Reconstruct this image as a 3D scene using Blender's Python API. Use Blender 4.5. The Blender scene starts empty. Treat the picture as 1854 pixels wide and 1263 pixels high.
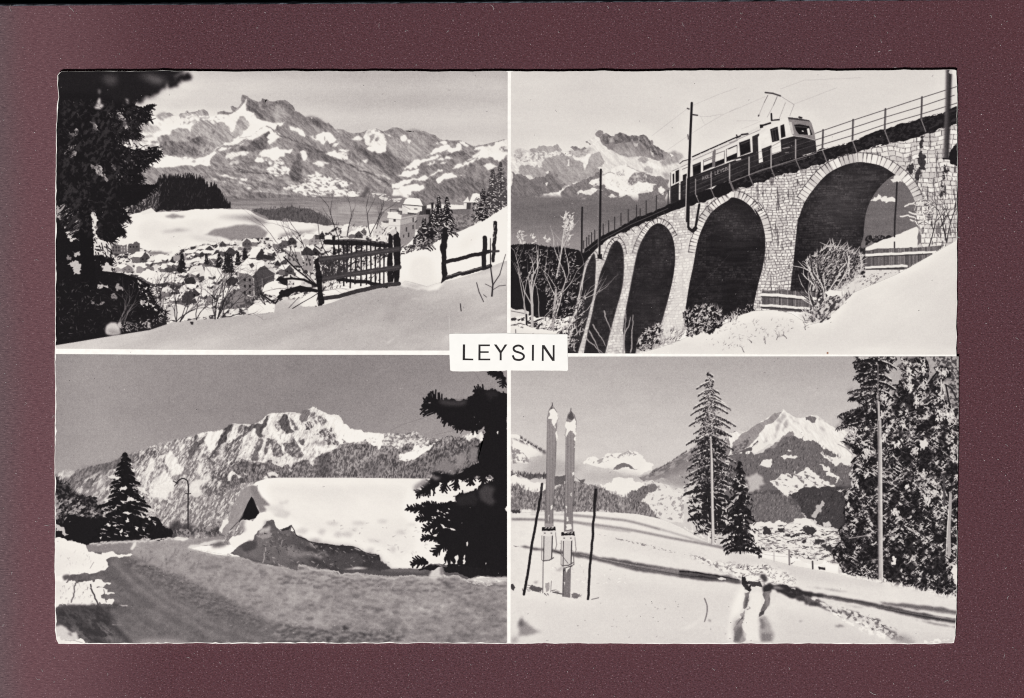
import bpy, bmesh, math
import numpy as np
from mathutils.geometry import tessellate_polygon
from mathutils import Vector

# ---------------------------------------------------------------- camera, world, lamp, exposure
scene = bpy.context.scene
U = .14/1630                       # metres per frame unit (1/1854 of the frame width); the card is 14 cm wide
TH = .00040                        # card thickness
def W(px, py, z=0.): return ((px-927)*U, (631.5-py)*U, z)

cam_d = bpy.data.cameras.new('camera'); cam = bpy.data.objects.new('camera', cam_d); scene.collection.objects.link(cam)
CAM_H = .60
cam.location = (0, 0, TH+CAM_H)
cam_d.sensor_width = 36; cam_d.lens = 36*CAM_H/(1854*U)
cam_d.clip_start = .01; cam_d.clip_end = 20
scene.camera = cam

world = bpy.data.worlds.new('World'); scene.world = world; world.use_nodes = True
bg = world.node_tree.nodes['Background']; bg.inputs[0].default_value = (.9, .95, 1, 1); bg.inputs[1].default_value = .035

# the scanner's lamp: a long way below the lower edge and a little to the left, so the card throws its thin shadow upwards and to the right
ld = bpy.data.lights.new('scanner_lamp', 'AREA'); ld.shape = 'RECTANGLE'; ld.size = .7; ld.size_y = .35; ld.energy = 282; ld.color = (1, .992, .98)
lamp = bpy.data.objects.new('scanner_lamp', ld); scene.collection.objects.link(lamp)
lamp.location = (-1.15, -2.7, 2.6)
lamp.rotation_euler = (Vector((0, 0, 0))-Vector(lamp.location)).to_track_quat('-Z', 'Y').to_euler()

scene.view_settings.view_transform = 'Standard'; scene.view_settings.look = 'None'
scene.view_settings.exposure = 0; scene.view_settings.gamma = 1
scene.view_settings.use_curve_mapping = False
scene.render.engine = 'CYCLES'
scene.cycles.use_denoising = False          # keep the fibre and print grain
scene.cycles.filter_width = 1.1
scene.cycles.max_bounces = 4

# ---------------------------------------------------------------- print shop: the flat grey-tone picture on the card
# The print is drawn stroke by stroke into an array; 1 unit = 1/1854 of the frame width.
CX0, CY0, CW, CH = 95, 120, 1645, 1055
G = np.full((CH, CW), .965, np.float32)
ZR = dict(A=(95,120), B=(505,120), C=(95,370), D=(505,370), E=(915,120), F=(1320,120), G=(915,370), H=(1320,370),
          I=(95,635), J=(505,635), K=(95,895), L=(505,895), M=(915,635), N=(1320,635), O=(915,895), Q=(1320,895))
ZS = 1854/420.
FINE = dict(a=(240,160,8.829), b=(410,160,8.829), c=(360,260,8.829), d=(560,200,8.829), e=(710,220,8.829), f=(240,760,8.829), g=(410,730,8.829), h=(560,730,8.829), i=(920,225,6.267), j=(1060,225,6.267), k=(690,340,6.267), l=(1230,1020,6.267), m=(1510,640,5.722), n=(1510,780,5.722), o=(1220,660,4.978), p=(180,970,3.871), q=(250,440,3.988))
rng = np.random.default_rng(7)
CLIP = [None]

def XY(r, s):
    """'A:x,y x,y B:x,y' -> array of card pixels; a letter switches the drawing sheet."""
    out = []
    ox, oy = ZR.get(r, (0, 0))
    for t in s.split():
        if ':' in t:
            r, t = t.split(':')
            ox, oy = ZR.get(r, (0, 0))
        x, y = t.split(',')
        if r in FINE: f = FINE[r]; out.append((f[0]+float(x)/f[2]-CX0, f[1]+float(y)/f[2]-CY0))
        elif r == 'T': out.append((float(x)-CX0, float(y)-CY0))
        elif r == 'Z': out.append((800+float(x)/7.725-CX0, 560+float(y)/7.725-CY0))
        else: out.append((ox+float(x)/ZS-CX0, oy+float(y)/ZS-CY0))
    return np.array(out)

def hsh(ix, iy, seed):
    h = (ix.astype(np.int64)*374761393 + iy.astype(np.int64)*668265263 + seed*974634777) & 0xffffffff
    h = ((h ^ (h >> 13))*1274126177) & 0xffffffff
    return ((h ^ (h >> 16)) & 0xffff).astype(np.float32)/65535.

def vn(x, y, seed):
    ix, iy = np.floor(x), np.floor(y)
    fx, fy = (x-ix).astype(np.float32), (y-iy).astype(np.float32)
    fx = fx*fx*(3-2*fx); fy = fy*fy*(3-2*fy)
    ix = ix.astype(np.int64); iy = iy.astype(np.int64)
    a = hsh(ix, iy, seed); b = hsh(ix+1, iy, seed); c = hsh(ix, iy+1, seed); d = hsh(ix+1, iy+1, seed)
    return (a+(b-a)*fx)*(1-fy)+(c+(d-c)*fx)*fy

def fbm(x, y, seed=1, o=4, g=.5):
    s = 0.; a = 1.; t = 0.
    for k in range(o):
        s = s+a*vn(x*2**k+17.3*k, y*2**k+9.1*k, seed+k*31); t += a; a *= g
    return s/t            # 0..1

def grid(sl):
    ys, xs = sl
    return np.meshgrid(np.arange(xs.start, xs.stop)+.5, np.arange(ys.start, ys.stop)+.5)

def rough(p, amp, step=2.5, closed=True):
    p = [tuple(q) for q in p]
    if closed: p = p+[p[0]]
    out = []
    def rec(a, b, am, n):
        dx, dy = b[0]-a[0], b[1]-a[1]
        L = math.hypot(dx, dy)
        if L < step or n == 0:
            out.append(a); return
        k = rng.normal()*am*min(L, 22)*.16
        m = ((a[0]+b[0])/2-dy/L*k, (a[1]+b[1])/2+dx/L*k)
        rec(a, m, am, n-1); rec(m, b, am, n-1)
    for a, b in zip(p[:-1], p[1:]): rec(a, b, amp, 7)
    if not closed: out.append(p[-1])
    return np.array(out)

def blur(m, r):
    """three box blurs along each axis"""
    n = max(1, int(round(r)))
    for ax in (0, 1):
        for _ in range(3):
            pad = [(0, 0), (0, 0)]; pad[ax] = (n+1, n)
            c = np.cumsum(np.pad(m, pad, mode='edge'), axis=ax)
            m = (c[2*n+1:]-c[:-2*n-1])/(2*n+1) if ax == 0 else (c[:, 2*n+1:]-c[:, :-2*n-1])/(2*n+1)
    return m

def cover(p, pad=0, ss=2):
    """area coverage of a polygon: (slices, mask) or None"""
    x0 = max(0, int(p[:, 0].min())-1-pad); x1 = min(CW, int(p[:, 0].max())+2+pad)
    y0 = max(0, int(p[:, 1].min())-1-pad); y1 = min(CH, int(p[:, 1].max())+2+pad)
    if x1 <= x0 or y1 <= y0: return None
    m = np.zeros((y1-y0, x1-x0), np.float32)
    q = np.roll(p, -1, axis=0)
    ay, by, ax, bx = p[:, 1], q[:, 1], p[:, 0], q[:, 0]
    px = np.arange(x0, x1, dtype=np.float32)
    lo, hi = np.minimum(ay, by), np.maximum(ay, by)
    dy = np.where(by == ay, 1e-9, by-ay)
    for j in range(y0, y1):
        for k in range(ss):
            y = j+(k+.5)/ss
            e = (lo <= y) & (hi > y)
            if not e.any(): continue
            xs = np.sort(ax[e]+(y-ay[e])/dy[e]*(bx[e]-ax[e]))
            row = m[j-y0]
            for a, b in zip(xs[0::2], xs[1::2]):
                i0 = max(0, int(a)-x0); i1 = min(x1-x0, int(b)+2-x0)
                if i1 > i0:
                    row[i0:i1] += np.clip(np.minimum(b, px[i0:i1]+1)-np.maximum(a, px[i0:i1]), 0, 1)/ss
    return (slice(y0, y1), slice(x0, x1)), m

def put(sl, m, tone, a=1.):
    if CLIP[0] is not None: m = m*CLIP[0][sl]
    m = m*a
    G[sl] = G[sl]*(1-m)+tone*m

def mk(r, s, jag=0, bl=0, step=2.5):
    p = XY(r, s) if isinstance(s, str) else s
    if jag: p = rough(p, jag, step)
    c = cover(p, pad=int(bl*3)+1 if bl else 0)
    if c is None: return None
    sl, m = c
    if bl: m = blur(m, bl)
    return sl, m

def P(r, s, tone, jag=0, bl=0, a=1.):
    c = mk(r, s, jag, bl)
    if c: put(c[0], c[1], tone, a)

def PT(r, s, t0, t1, sc=(6, 6), ang=0, th=.5, soft=.08, seed=3, jag=0, bl=0, a=1., o=4, g=.55):
    """polygon filled with two tones split by a stretched, turned noise"""
    c = mk(r, s, jag, bl)
    if not c: return
    sl, m = c
    X, Y = grid(sl)
    ca, sa = math.cos(math.radians(ang)), math.sin(math.radians(ang))
    n = fbm((X*ca+Y*sa)/sc[0], (-X*sa+Y*ca)/sc[1], seed, o, g)
    t = np.clip((n-th)/soft+.5, 0, 1)
    if t0 is None: put(sl, m*t, t1, a)
    else: put(sl, m, t0+(t1-t0)*t, a)

def SH(r, s, amp, sc=(20, 20), ang=0, seed=5, bl=0, o=4, jag=0):
    """add tonal unevenness inside a polygon"""
    c = mk(r, s, jag, bl)
    if not c: return
    sl, m = c
    X, Y = grid(sl)
    ca, sa = math.cos(math.radians(ang)), math.sin(math.radians(ang))
    n = fbm((X*ca+Y*sa)/sc[0], (-X*sa+Y*ca)/sc[1], seed, o, .6)-.5
    if CLIP[0] is not None: m = m*CLIP[0][sl]
    G[sl] = np.clip(G[sl]+n*2*amp*m, .05, .985)

def GR(r, s, f, bl=0):
    """polygon filled by a tone function of sheet coordinates in frame units"""
    c = mk(r, s, 0, bl)
    sl, m = c
    X, Y = grid(sl)
    put(sl, m, f(X+CX0, Y+CY0))

def seg(x0, y0, x1, y1, w0, w1, tone, a=1.):
    W = max(w0, w1)/2+1
    xa = max(0, int(min(x0, x1)-W)); xb = min(CW, int(max(x0, x1)+W)+1)
    ya = max(0, int(min(y0, y1)-W)); yb = min(CH, int(max(y0, y1)+W)+1)
    if xb <= xa or yb <= ya: return
    X = np.arange(xa, xb, dtype=np.float32)[None, :]+.5-x0
    Y = np.arange(ya, yb, dtype=np.float32)[:, None]+.5-y0
    dx, dy = x1-x0, y1-y0
    L = dx*dx+dy*dy+1e-6
    t = np.clip((X*dx+Y*dy)/L, 0, 1)
    d = np.sqrt((X-t*dx)**2+(Y-t*dy)**2)
    w = w0+(w1-w0)*t
    put((slice(ya, yb), slice(xa, xb)), np.clip(w/2+.5-d, 0, 1)*np.clip(w, 0, 1), tone, a)

def LN(r, s, w, tone, a=1., w1=None, jag=0):
    """polyline; widths in frame units"""
    p = XY(r, s) if isinstance(s, str) else s
    if jag: p = rough(p, jag, 4, False)
    n = len(p)-1
    w1 = w if w1 is None else w1
    for i in range(n):
        seg(p[i][0], p[i][1], p[i+1][0], p[i+1][1], w+(w1-w)*i/n, w+(w1-w)*(i+1)/n, tone, a)

def SC(r, s, n, ln, wd, ang, spread, tones, curve=0, jag=0):
    """n short strokes scattered in a polygon"""
    c = mk(r, s, jag)
    if not c: return
    sl, m = c
    ys, xs = np.nonzero(m > .5)
    if not len(xs): return
    k = rng.integers(0, len(xs), n)
    for i in k:
        x = xs[i]+sl[1].start+rng.random(); y = ys[i]+sl[0].start+rng.random()
        a = math.radians(ang+rng.normal()*spread)
        L = ln*(.5+rng.random())
        t = tones[rng.integers(len(tones))]
        seg(x, y, x+L*math.cos(a), y+L*math.sin(a), wd*(.7+.6*rng.random()), wd*.5, t+rng.normal()*.03)

def EDGE(r, s, n, ln, wd, tone, ang=None, spread=30, closed=True):
    """n strokes standing off the outline of a polygon (needles, twigs)"""
    p = XY(r, s) if isinstance(s, str) else s
    q = np.roll(p, -1, axis=0) if closed else p[1:]
    p = p if closed else p[:-1]
    d = q-p
    L = np.hypot(d[:, 0], d[:, 1])
    cum = np.cumsum(L)/L.sum()
    area = np.sum(p[:, 0]*q[:, 1]-q[:, 0]*p[:, 1])
    sg = 1 if area > 0 else -1
    for _ in range(n):
        i = int(np.searchsorted(cum, rng.random())); i = min(i, len(L)-1)
        t = rng.random()
        x, y = p[i]+d[i]*t
        a = math.degrees(math.atan2(-d[i][0]*sg, d[i][1]*sg)) if ang is None else ang
        a = math.radians(a+rng.normal()*spread)
        l = ln*(.3+rng.random())
        seg(x-math.cos(a)*l*.3, y-math.sin(a)*l*.3, x+math.cos(a)*l, y+math.sin(a)*l, wd, wd*.4, tone)

def TWIG(x, y, ang, ln, wd, tone, depth=4, kids=3, bend=14, spread=30, a=1., tip=None):
    """a branching bare bush stem"""
    n = 4
    for i in range(n):
        ang += rng.normal()*bend
        r = math.radians(ang)
        x1, y1 = x+math.cos(r)*ln/n, y+math.sin(r)*ln/n
        seg(x, y, x1, y1, wd*(1-.12*i), wd*(1-.12*(i+1)), tone+rng.normal()*.03, a)
        x, y = x1, y1
        if depth > 0 and i >= 1 and rng.random() < kids/3.:
            TWIG(x, y, ang+rng.choice([-1, 1])*(spread*(.6+.8*rng.random())), ln*.62, wd*.62, tone if tip is None else tip, depth-1, kids, bend, spread, a, tip)

def FIR(r, top, base, hw, tone=.1, snow=.0, n=26, droop=.5, seed=None, st=.88, dense=1., full=.85, ragged=.35, needles=5):
    """conifer: tiers of drooping boughs with needle strokes, snow laid on their upper sides"""
    (xt, yt), (xb, yb) = XY(r, top)[0], XY(r, base)[0]
    hw = hw/ZS
    H = yb-yt
    seg(xt, yt, xb, yb, 1, 3.5, tone)
    for i in range(n):
        f = (i+.6)/n
        y = yt+H*f*.97
        x = xt+(xb-xt)*f
        for sgn in (-1, 1):
            L = hw*(f**full)*(1-ragged/2+ragged*rng.normal()*.6)
            if L < 1: L = 1.2
            m = max(3, int(L/2.2*dense))
            px, py = x, y
            for k in range(1, m+1):
                u = k/m
                qx = x+sgn*L*u
                qy = y+L*(droop*u*u*.9-.12*u)+rng.normal()*.5
                w = (H/n)*(1.25-.75*u)
                seg(px, py, qx, qy, w, w*.9, tone+rng.normal()*.015)
                for _ in range(needles//2+1):
                    seg(qx, qy, qx+sgn*rng.random()*w*.9, qy+w*(.2+.9*rng.random()), 1.6, .6, tone)
                if snow and rng.random() < snow:
                    seg(px, py-w*.3, qx, qy-w*.3+rng.normal()*.4, w*.5*(.5+rng.random()), w*.3, st+rng.normal()*.06, .95)
                px, py = qx, qy

def BR_(x, y, ang, L, w, tone, seed=0):
    """one spruce bough with finger-like twigs on both sides"""
    r = math.radians(ang)
    m = max(4, int(L/3.2))
    for k in range(m):
        u = k/m
        px, py = x+math.cos(r)*L*u, y+math.sin(r)*L*u+L*.1*u*u
        seg(px, py, px+math.cos(r)*L/m*1.3, py+math.sin(r)*L/m*1.3+1, w*(1-.6*u)+1, w*(1-.6*u), tone)
        for sg in (-1, 1):
            a = r+sg*math.radians(48+rng.normal()*12)
            l = w*(1.9-1.0*u)*(.6+.6*rng.random())
            seg(px, py, px+math.cos(a)*l, py+math.sin(a)*l, 3.0, 2.4, tone)

def HOUSE(r, x, y, w, h, d=.3, snow=.93, flip=1):
    """tiny chalet: white roof slab, dark gable and side, sheet coordinates of the ridge end"""
    s = ZR[r]
    X = lambda a, b: (s[0]+a/ZS-CX0, s[1]+b/ZS-CY0)
    f = flip
    q = lambda *pp: np.array([X(x+f*a*w, y+b*h) for a, b in pp])
    P('', q((0, .35), (.5, .3), (.5, 1), (0, 1)), d+.12, .3)                 # side
    P('', q((.45, .42), (.78, .0), (1.1, .45), (1.1, 1.), (.45, 1.)), d, .3)        # gable
    P('', q((-.12, .45), (.2, -.02), (.8, -.06), (.47, .5)), snow, .5)              # roof
    P('', q((.78, -.06), (.86, -.04), (1.2, .5), (1.1, .52)), snow-.05, .3)
    for k in range(2):
        P('', q((.58+k*.25, .6), (.68+k*.25, .6), (.68+k*.25, .75), (.58+k*.25, .75)), d-.16)

def frame_clip(s):
    m = np.zeros((CH, CW), np.float32)
    sl, c = cover(XY('T', s), ss=4)
    m[sl] = c
    CLIP[0] = m

def WARP(r, s, amp, sc, seed=9, bl=2, o=3):
    """push the drawing about a little inside a polygon, so no drawn edge stays straight"""
    c = mk(r, s, 0, bl)
    sl, m = c
    if CLIP[0] is not None: m = m*CLIP[0][sl]
    X, Y = grid(sl)
    dx = (fbm(X/sc, Y/sc, seed, o, .6)-.5)*2*amp*m; dy = (fbm(X/sc+50, Y/sc, seed+1, o, .6)-.5)*2*amp*m
    x = np.clip(X-.5+dx, 0, CW-2); y = np.clip(Y-.5+dy, 0, CH-2)
    ix, iy = x.astype(int), y.astype(int)
    fx, fy = (x-ix).astype(np.float32), (y-iy).astype(np.float32)
    N = (G[iy, ix]*(1-fx)+G[iy, ix+1]*fx)*(1-fy)+(G[iy+1, ix]*(1-fx)+G[iy+1, ix+1]*fx)*fy
    G[sl] = G[sl]*(1-np.clip(m*3, 0, 1))+N*np.clip(m*3, 0, 1)

def SOFT(r, s, rad, a=1.):
    """soften the drawing inside a polygon"""
    c = mk(r, s, 0, 2)
    sl, m = c
    if CLIP[0] is not None: m = m*CLIP[0][sl]
    put(sl, m, blur(G[sl], rad), a)

def RIDGE(r, s, amp, sc=10, ang=60, st=1.6, light=200, seed=13, bl=0, o=5, lo=.08, hi=.97):
    """crags: a ridged height field lit from one side modulates what is drawn"""
    c = mk(r, s, 0, bl)
    sl, m = c
    if CLIP[0] is not None: m = m*CLIP[0][sl]
    X, Y = grid(sl)
    ca, sa = math.cos(math.radians(ang)), math.sin(math.radians(ang))
    U, V = (X*ca+Y*sa)/(sc*st), (-X*sa+Y*ca)/sc
    h = 0.; a = 1.
    for k in range(o):
        h = h+a*(1-np.abs(2*vn(U*2**k+3.7*k, V*2**k+1.9*k, seed+17*k)-1)); a *= .55
    gy, gx = np.gradient(h)
    l = math.radians(light)
    g = gx*math.cos(l)+gy*math.sin(l)
    g = g/(g.std()+1e-6)
    G[sl] = np.clip(G[sl]+amp*np.tanh(g*.8)*m, lo, hi)

def smooth(p, n=6, closed=False):
    """Catmull-Rom through the points"""
    p = np.asarray(p, float)
    q = np.vstack([p[-1:], p, p[:2]]) if closed else np.vstack([2*p[0]-p[1], p, 2*p[-1]-p[-2]])
    out = []
    for i in range(1, len(q)-2):
        for t in np.arange(n)/n:
            a, b, c, d = q[i-1], q[i], q[i+1], q[i+2]
            out.append(.5*((2*b)+(c-a)*t+(2*a-5*b+4*c-d)*t*t+(3*b-a-3*c+d)*t**3))
    if not closed: out.append(p[-1])
    return np.array(out)

def CONT(r, s, k, off=0., bl=1):
    """printing contrast inside a polygon"""
    c = mk(r, s, 0, bl); sl, m = c
    if CLIP[0] is not None: m = m*CLIP[0][sl]
    G[sl] += (np.clip(.55+(G[sl]-.55)*k+off, .08, .96)-G[sl])*m
# ---------------------------------------------------------------- upper left print: village in snow under a jagged massif
frame_clip('99,126 919.5,126 918,634.8 700,634.5 300,633 99,631')
GR('T', '95,120 925,120 925,420 95,420', lambda x, y: .85-.12*np.clip((x-330)/330, 0, 1)+.03*np.clip((x-760)/150, 0, 1)+.10*np.clip((y-150)/130, 0, 1)-.02*np.sin(y/9.))
SH('T', '95,120 925,120 925,420 95,420', .02, (60, 9), 0, 11)
R1 = ('a:200,470 270,430 300,400 360,430 400,455 470,440 540,395 590,385 650,420 690,435 740,440 760,400 850,390 865,350 890,360 900,385 1040,360 1060,335 1080,370 1110,350 1140,330 1190,365 1220,430 1270,445 1350,440 1360,370 1400,375 1420,360 1560,385 1600,370 1565,290 1600,275 1660,310 1700,290 1740,230 1760,110 '
      'b:265,100 320,140 420,180 510,215 560,200 570,155 620,180 655,175 690,205 790,210 810,180 840,205 900,205 930,180 990,215 1060,300 1090,355 1180,410 1260,455 1330,455 1460,465 1530,520 1600,560 1630,540 1690,600 1740,660 1780,640 '
      'd:460,290 540,300 620,345 720,365 800,355 880,335 920,310 1000,320 1070,285 1130,310 1170,330 1240,315 1330,265 1400,270 1460,285 1520,325 1600,315 1650,345 1690,315 1840,330 '
      'e:180,145 260,140 320,160 370,135 460,150 520,150 580,180 640,200 690,215 760,275 810,295 880,285 920,300 1060,295 1130,310 1200,345 1260,375 1340,390 1500,360 1650,320 1760,290 1854,270 ')
P('A', R1+'B:1850,1236 0,1236 A:600,1236', .51, .25)
PT('A', R1+'B:1850,1236 0,1236 A:600,1236', None, .60, (12, 3), 24, .52, .2, 21, .1, 0, .6)
def MM(sheet, *items):
    """(outline, tone[, softness]) patches drawn in order, edges lightly broken"""
    for it in items: P(sheet, it[0], it[1], .9, it[2] if len(it) > 2 else 0)
# left massif
P('a', '270,440 500,440 740,440 1000,400 1270,445 1500,420 1700,330 1800,200 b:330,160 320,350 420,380 470,450 560,510 720,545 880,545 940,540 700,700 500,760 250,830 a:1500,900 1300,1010 700,1090 430,1080 250,1000 0,1000 0,600', .9, .5)
MM('a', ('360,430 540,395 650,420 560,470 480,510 400,500', .64, 1), ('740,440 870,360 900,385 1060,340 1140,332 1220,432 1120,440 1000,430 850,470 770,470', .66), ('1110,350 1140,330 1200,370 1220,430 1130,420', .52), ('1350,375 1420,360 1590,385 1560,412 1430,402', .48), ('1565,290 1600,275 1690,315 1640,350 1580,335', .52), ('1745,110 1800,105 1850,140 1800,200 1750,240', .52),
   ('80,540 200,545 350,580 430,640 490,660 330,720 200,705 60,680', .68, 1), ('380,510 500,530 450,620 400,600', .74, 2))
PT('a', '740,440 1250,430 1500,470 1300,520 1000,560 760,580', None, .62, (5, 4), -20, .58, .1, 23)
P('a', '430,760 520,735 590,740 640,655 880,635 930,690 945,600 1080,515 1200,500 1290,560 1325,600 1290,500 1430,530 1560,620 1570,710 1600,700 1680,500 1720,440 1780,440 1854,560 1830,650 1720,740 1600,850 1400,930 1300,1000 1150,1050 1000,1080 700,1080 500,1060 430,960', .61, .7)
P('a', '1440,530 1560,560 1690,450 1660,560 1600,660 1570,710 1550,640 1480,580', .9, .8); P('a', '1290,500 1340,520 1350,620 1310,590', .66, .5)
PT('a', '440,850 560,835 760,840 800,862 900,850 1000,780 1060,760 1160,830 1250,900 1320,990 1150,1040 900,1090 720,1080 500,1050', .4, .52, (1.6, 9), 4, .5, .3, 24, .7); P('a', '440,750 530,735 600,790 590,840 480,850', .5, .8)
MM('a', ('880,770 920,765 915,815 885,815', .4), ('1250,690 1310,685 1310,715 1260,715', .44), ('1080,610 1130,625 1100,635', .5), ('1000,790 1070,760 1120,800 1060,850', .4), ('1010,740 1040,745 1020,775', .88), ('690,1090 900,1060 1010,1090 900,1120', .56))
PT('a', '1050,860 1250,900 1320,990 1150,1040 1000,1050', None, .64, (2, 8), 20, .52, .15, 124)
MM('a', ('0,880 200,800 420,840 430,870 250,880 100,960 0,960', .82), ('160,830 330,835 420,860 200,850', .5), ('0,780 150,760 350,740 300,790 100,840 0,860', .62, 1), ('220,920 350,890 400,960 280,960', .55, 1))
P('a', '280,1140 450,1090 700,1100 1000,1110 1300,1000 1340,1015 1260,1100 1250,1240 240,1240', .93, .5); PT('a', '700,1120 1250,1060 1200,1180 700,1190', None, .68, (7, 2.5), -6, .58, .1, 31)
# summit wall and the slopes under it
P('b', '330,160 510,215 560,205 570,157 700,205 930,182 990,215 1090,355 1260,455 1460,465 1600,560 1690,600 1760,670 1680,700 1560,710 1440,740 1330,740 1240,680 1150,620 1000,560 900,515 700,540 560,500 470,450 420,390 330,350', .5, .5)
PT('b', '330,160 510,215 560,205 570,157 700,205 930,182 990,215 1090,355 1000,330 800,280 600,300 500,330 420,390 330,350', None, .41, (3.5, 8), -12, .48, .2, 22, .4)
MM('b', ('760,310 900,300 1010,400 960,480 780,500 680,420', .6, 4), ('500,240 560,260 560,320 500,340', .58, 2), ('350,200 430,220 420,330 340,330', .43, 2), ('1250,470 1460,470 1600,570 1700,640 1500,620 1330,560', .42, 2), ('1250,600 1400,600 1560,690 1440,730 1320,720', .58, 2), ('1340,460 1370,460 1365,490', .9), ('330,340 420,350 600,430 560,500 470,440', .42, 1))
MM('b', ('200,450 280,450 380,580 270,690 220,790 60,740 130,650', .64), ('330,370 420,385 480,470 560,510 720,545 930,525 880,570 790,640 660,590 610,590 450,700 380,770 250,800 210,790 270,680 380,580 300,460 280,400', .93), ('360,440 420,420 400,460', .7), ('460,690 590,600 600,620 480,700', .6))
MM('b', ('560,760 640,700 700,690 740,650 720,700 640,770 680,830 650,900 610,970 350,1010 180,1010 250,920 400,850', .41), ('580,640 630,590 700,640 650,690 590,690 560,740 420,830 220,900 150,940 300,830 440,740', .91), ('740,665 900,775 790,810 740,870 690,900 660,850 690,820 640,770 700,720', .93),
   ('790,640 900,570 1000,570 1030,660 1230,770 1340,870 1430,960 1500,1040 1350,960 1150,870 1040,830 920,780 820,680', .53), ('800,600 840,580 830,650 790,640', .44), ('1010,590 1060,610 1170,640 1220,680 1250,780 1180,750 1020,660', .94), ('690,930 790,830 920,790 1100,850 1250,930 1000,930 700,990', .57, 1))
LN('b', '640,600 900,770 1050,830 1200,890 1400,980 1600,1080 1854,1200', 1.6, .36, jag=.4); LN('b', '210,790 400,760', 1, .45)
P('b', '1100,860 1250,900 1430,960 1650,1080 1854,1160 1854,1236 1500,1130 1280,1050 1150,950', .45, .6, 1)
MM('b', ('520,1050 600,980 680,970 720,1000 900,970 1060,970 1040,1000 930,1030 910,1085 650,1085', .92), ('1170,1010 1240,985 1280,1020 1275,1130 1250,1155 1210,1100 1200,1050', .92), ('450,1140 500,1090 590,1130 580,1180 500,1200 460,1170', .9), ('660,1170 800,1130 900,1160 930,1190 900,1236 800,1236 760,1190', .9), ('1430,750 1500,720 1600,695 1660,720 1755,815 1690,870 1640,880 1600,800 1580,870 1500,800', .93), ('1700,900 1790,860 1730,940', .9), ('1590,1030 1690,1010 1854,1020 1854,1130 1780,1120 1700,1080', .9), ('1370,1190 1480,1160 1560,1170 1640,1210 1500,1236', .86),
   ('1330,760 1420,800 1480,840 1380,810', .85), ('1560,790 1600,740 1610,880 1580,860', .6), ('0,1030 200,1010 360,1020 200,1060 0,1130', .84), ('0,960 100,930 60,960', .85), ('30,1190 100,1150 190,1170 100,1210', .82))
# lower flank
PT('c', '0,520 100,420 200,380 420,290 560,210 900,220 1100,400 1500,560 1854,620 1854,860 420,860 300,620 100,560', .47, .6, (11, 2.6), 14, .52, .2, 26, .3)
MM('c', ('890,270 930,210 1020,240 1040,285 960,300', .92), ('1060,270 1090,230 1080,275', .9), ('960,150 1040,95 1120,110 1300,90 1500,85 1440,130 1340,160 1360,200 1100,200', .92), ('1620,120 1660,100 1720,150 1715,260 1690,270 1650,200', .92), ('1480,380 1560,160 1620,170 1660,380 1650,540 1600,590 1480,580 1450,440', .4), ('420,230 500,160 680,150 790,150 700,190 560,210', .86), ('300,110 400,60 520,60 440,90 340,120', .9), ('470,330 540,270 640,280 560,325', .76), ('800,370 900,340 1060,400 1000,410 860,400', .66, 1),
   ('340,500 420,490 520,520 780,550 760,577 560,557 400,522', .9), ('230,570 290,555 420,590 490,600 380,602', .88), ('770,700 820,690 840,715 790,722', .88), ('1060,740 1130,715 1140,747', .86), ('920,550 1080,540 1060,560 940,570', .75))
PT('c', '1120,290 1200,260 1270,250 1370,270 1300,320 1420,370 1460,420 1440,520 1380,480 1250,540 1180,490 1080,420 1100,380 1200,350', .93, .5, (4.5, 2), 16, .57, .1, 27, .8)
LN('c', '900,750 1060,765 1320,800 1450,812', 1.3, .85); LN('c', '640,610 760,660 830,665', 1.3, .82); LN('c', '1100,480 1180,530 1210,580', 1.4, .72); LN('c', '560,380 700,450 900,470 1100,480', 1.6, .36)
PT('c', '1340,700 1400,650 1560,640 1640,600 1720,540 1854,490 d:100,950 250,1050 450,1070 700,1160 600,1236 B:640,1000 660,1040 300,1030 c:1854,860 1700,830 1500,760', .92, .46, (5, 2.2), 10, .55, .1, 40, .6)
P('c', '420,860 700,810 1100,780 1500,820 1854,840 1854,880 420,875', .44, .4, 1, .8)
# right of the summit
P('d', '880,560 910,600 1000,660 1100,680 1220,660 1240,590 1340,690 1470,780 1540,830 1440,1000 1300,1050 1180,950 1000,850 900,760 760,680 700,560', .44, .6, 1); P('d', '1240,480 1400,430 1854,380 1854,700 1560,820 1470,780 1340,690 1240,590', .6, .4, 2); SH('d', '1240,480 1854,380 1854,700 1560,820 1240,590', .04, (8, 4), 30, 158); P('d', '1200,340 1500,340 1850,350 1850,480 1500,500 1260,470', .55, .5, 2)
MM('d', ('860,440 920,320 1070,290 1130,350 1190,370 1240,480 1230,550 1010,570 960,580 890,530', .86), ('960,400 1050,380 1000,480 970,520', .58), ('1080,400 1120,430 1090,490 1050,500', .55), ('930,320 1000,325 980,360 930,360', .68), ('1070,290 1130,310 1090,340 1050,330', .66), ('1190,380 1240,480 1210,470', .55), ('910,600 1010,570 1230,540 1225,650 1100,680 1000,660', .93), ('660,450 720,430 850,440 850,462 720,472', .88), ('1190,330 1350,420 1270,402', .88), ('1440,370 1530,380 1540,490 1480,490', .92), ('1560,470 1630,470 1600,522', .9),
   ('100,410 180,360 270,345 330,360 435,465 330,520 290,470 260,500', .93), ('240,400 265,480 235,470', .5), ('310,420 290,470 300,400', .6), ('370,570 400,530 480,510 420,580', .9), ('460,620 530,620 640,640 600,660 500,640', .88), ('260,680 500,665 600,690 625,770 560,790 370,745 400,700', .9), ('520,700 600,700 580,730', .5), ('840,800 930,780 930,822 880,832', .86), ('50,850 120,810 200,832 120,850', .88), ('110,900 200,890 232,912', .86), ('430,290 490,340 450,330', .85))
PT('d', '560,760 760,800 1000,900 1200,1000 1300,1100 1100,1150 800,1000 600,860', None, .7, (8, 1.8), 33, .54, .1, 35)
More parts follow.
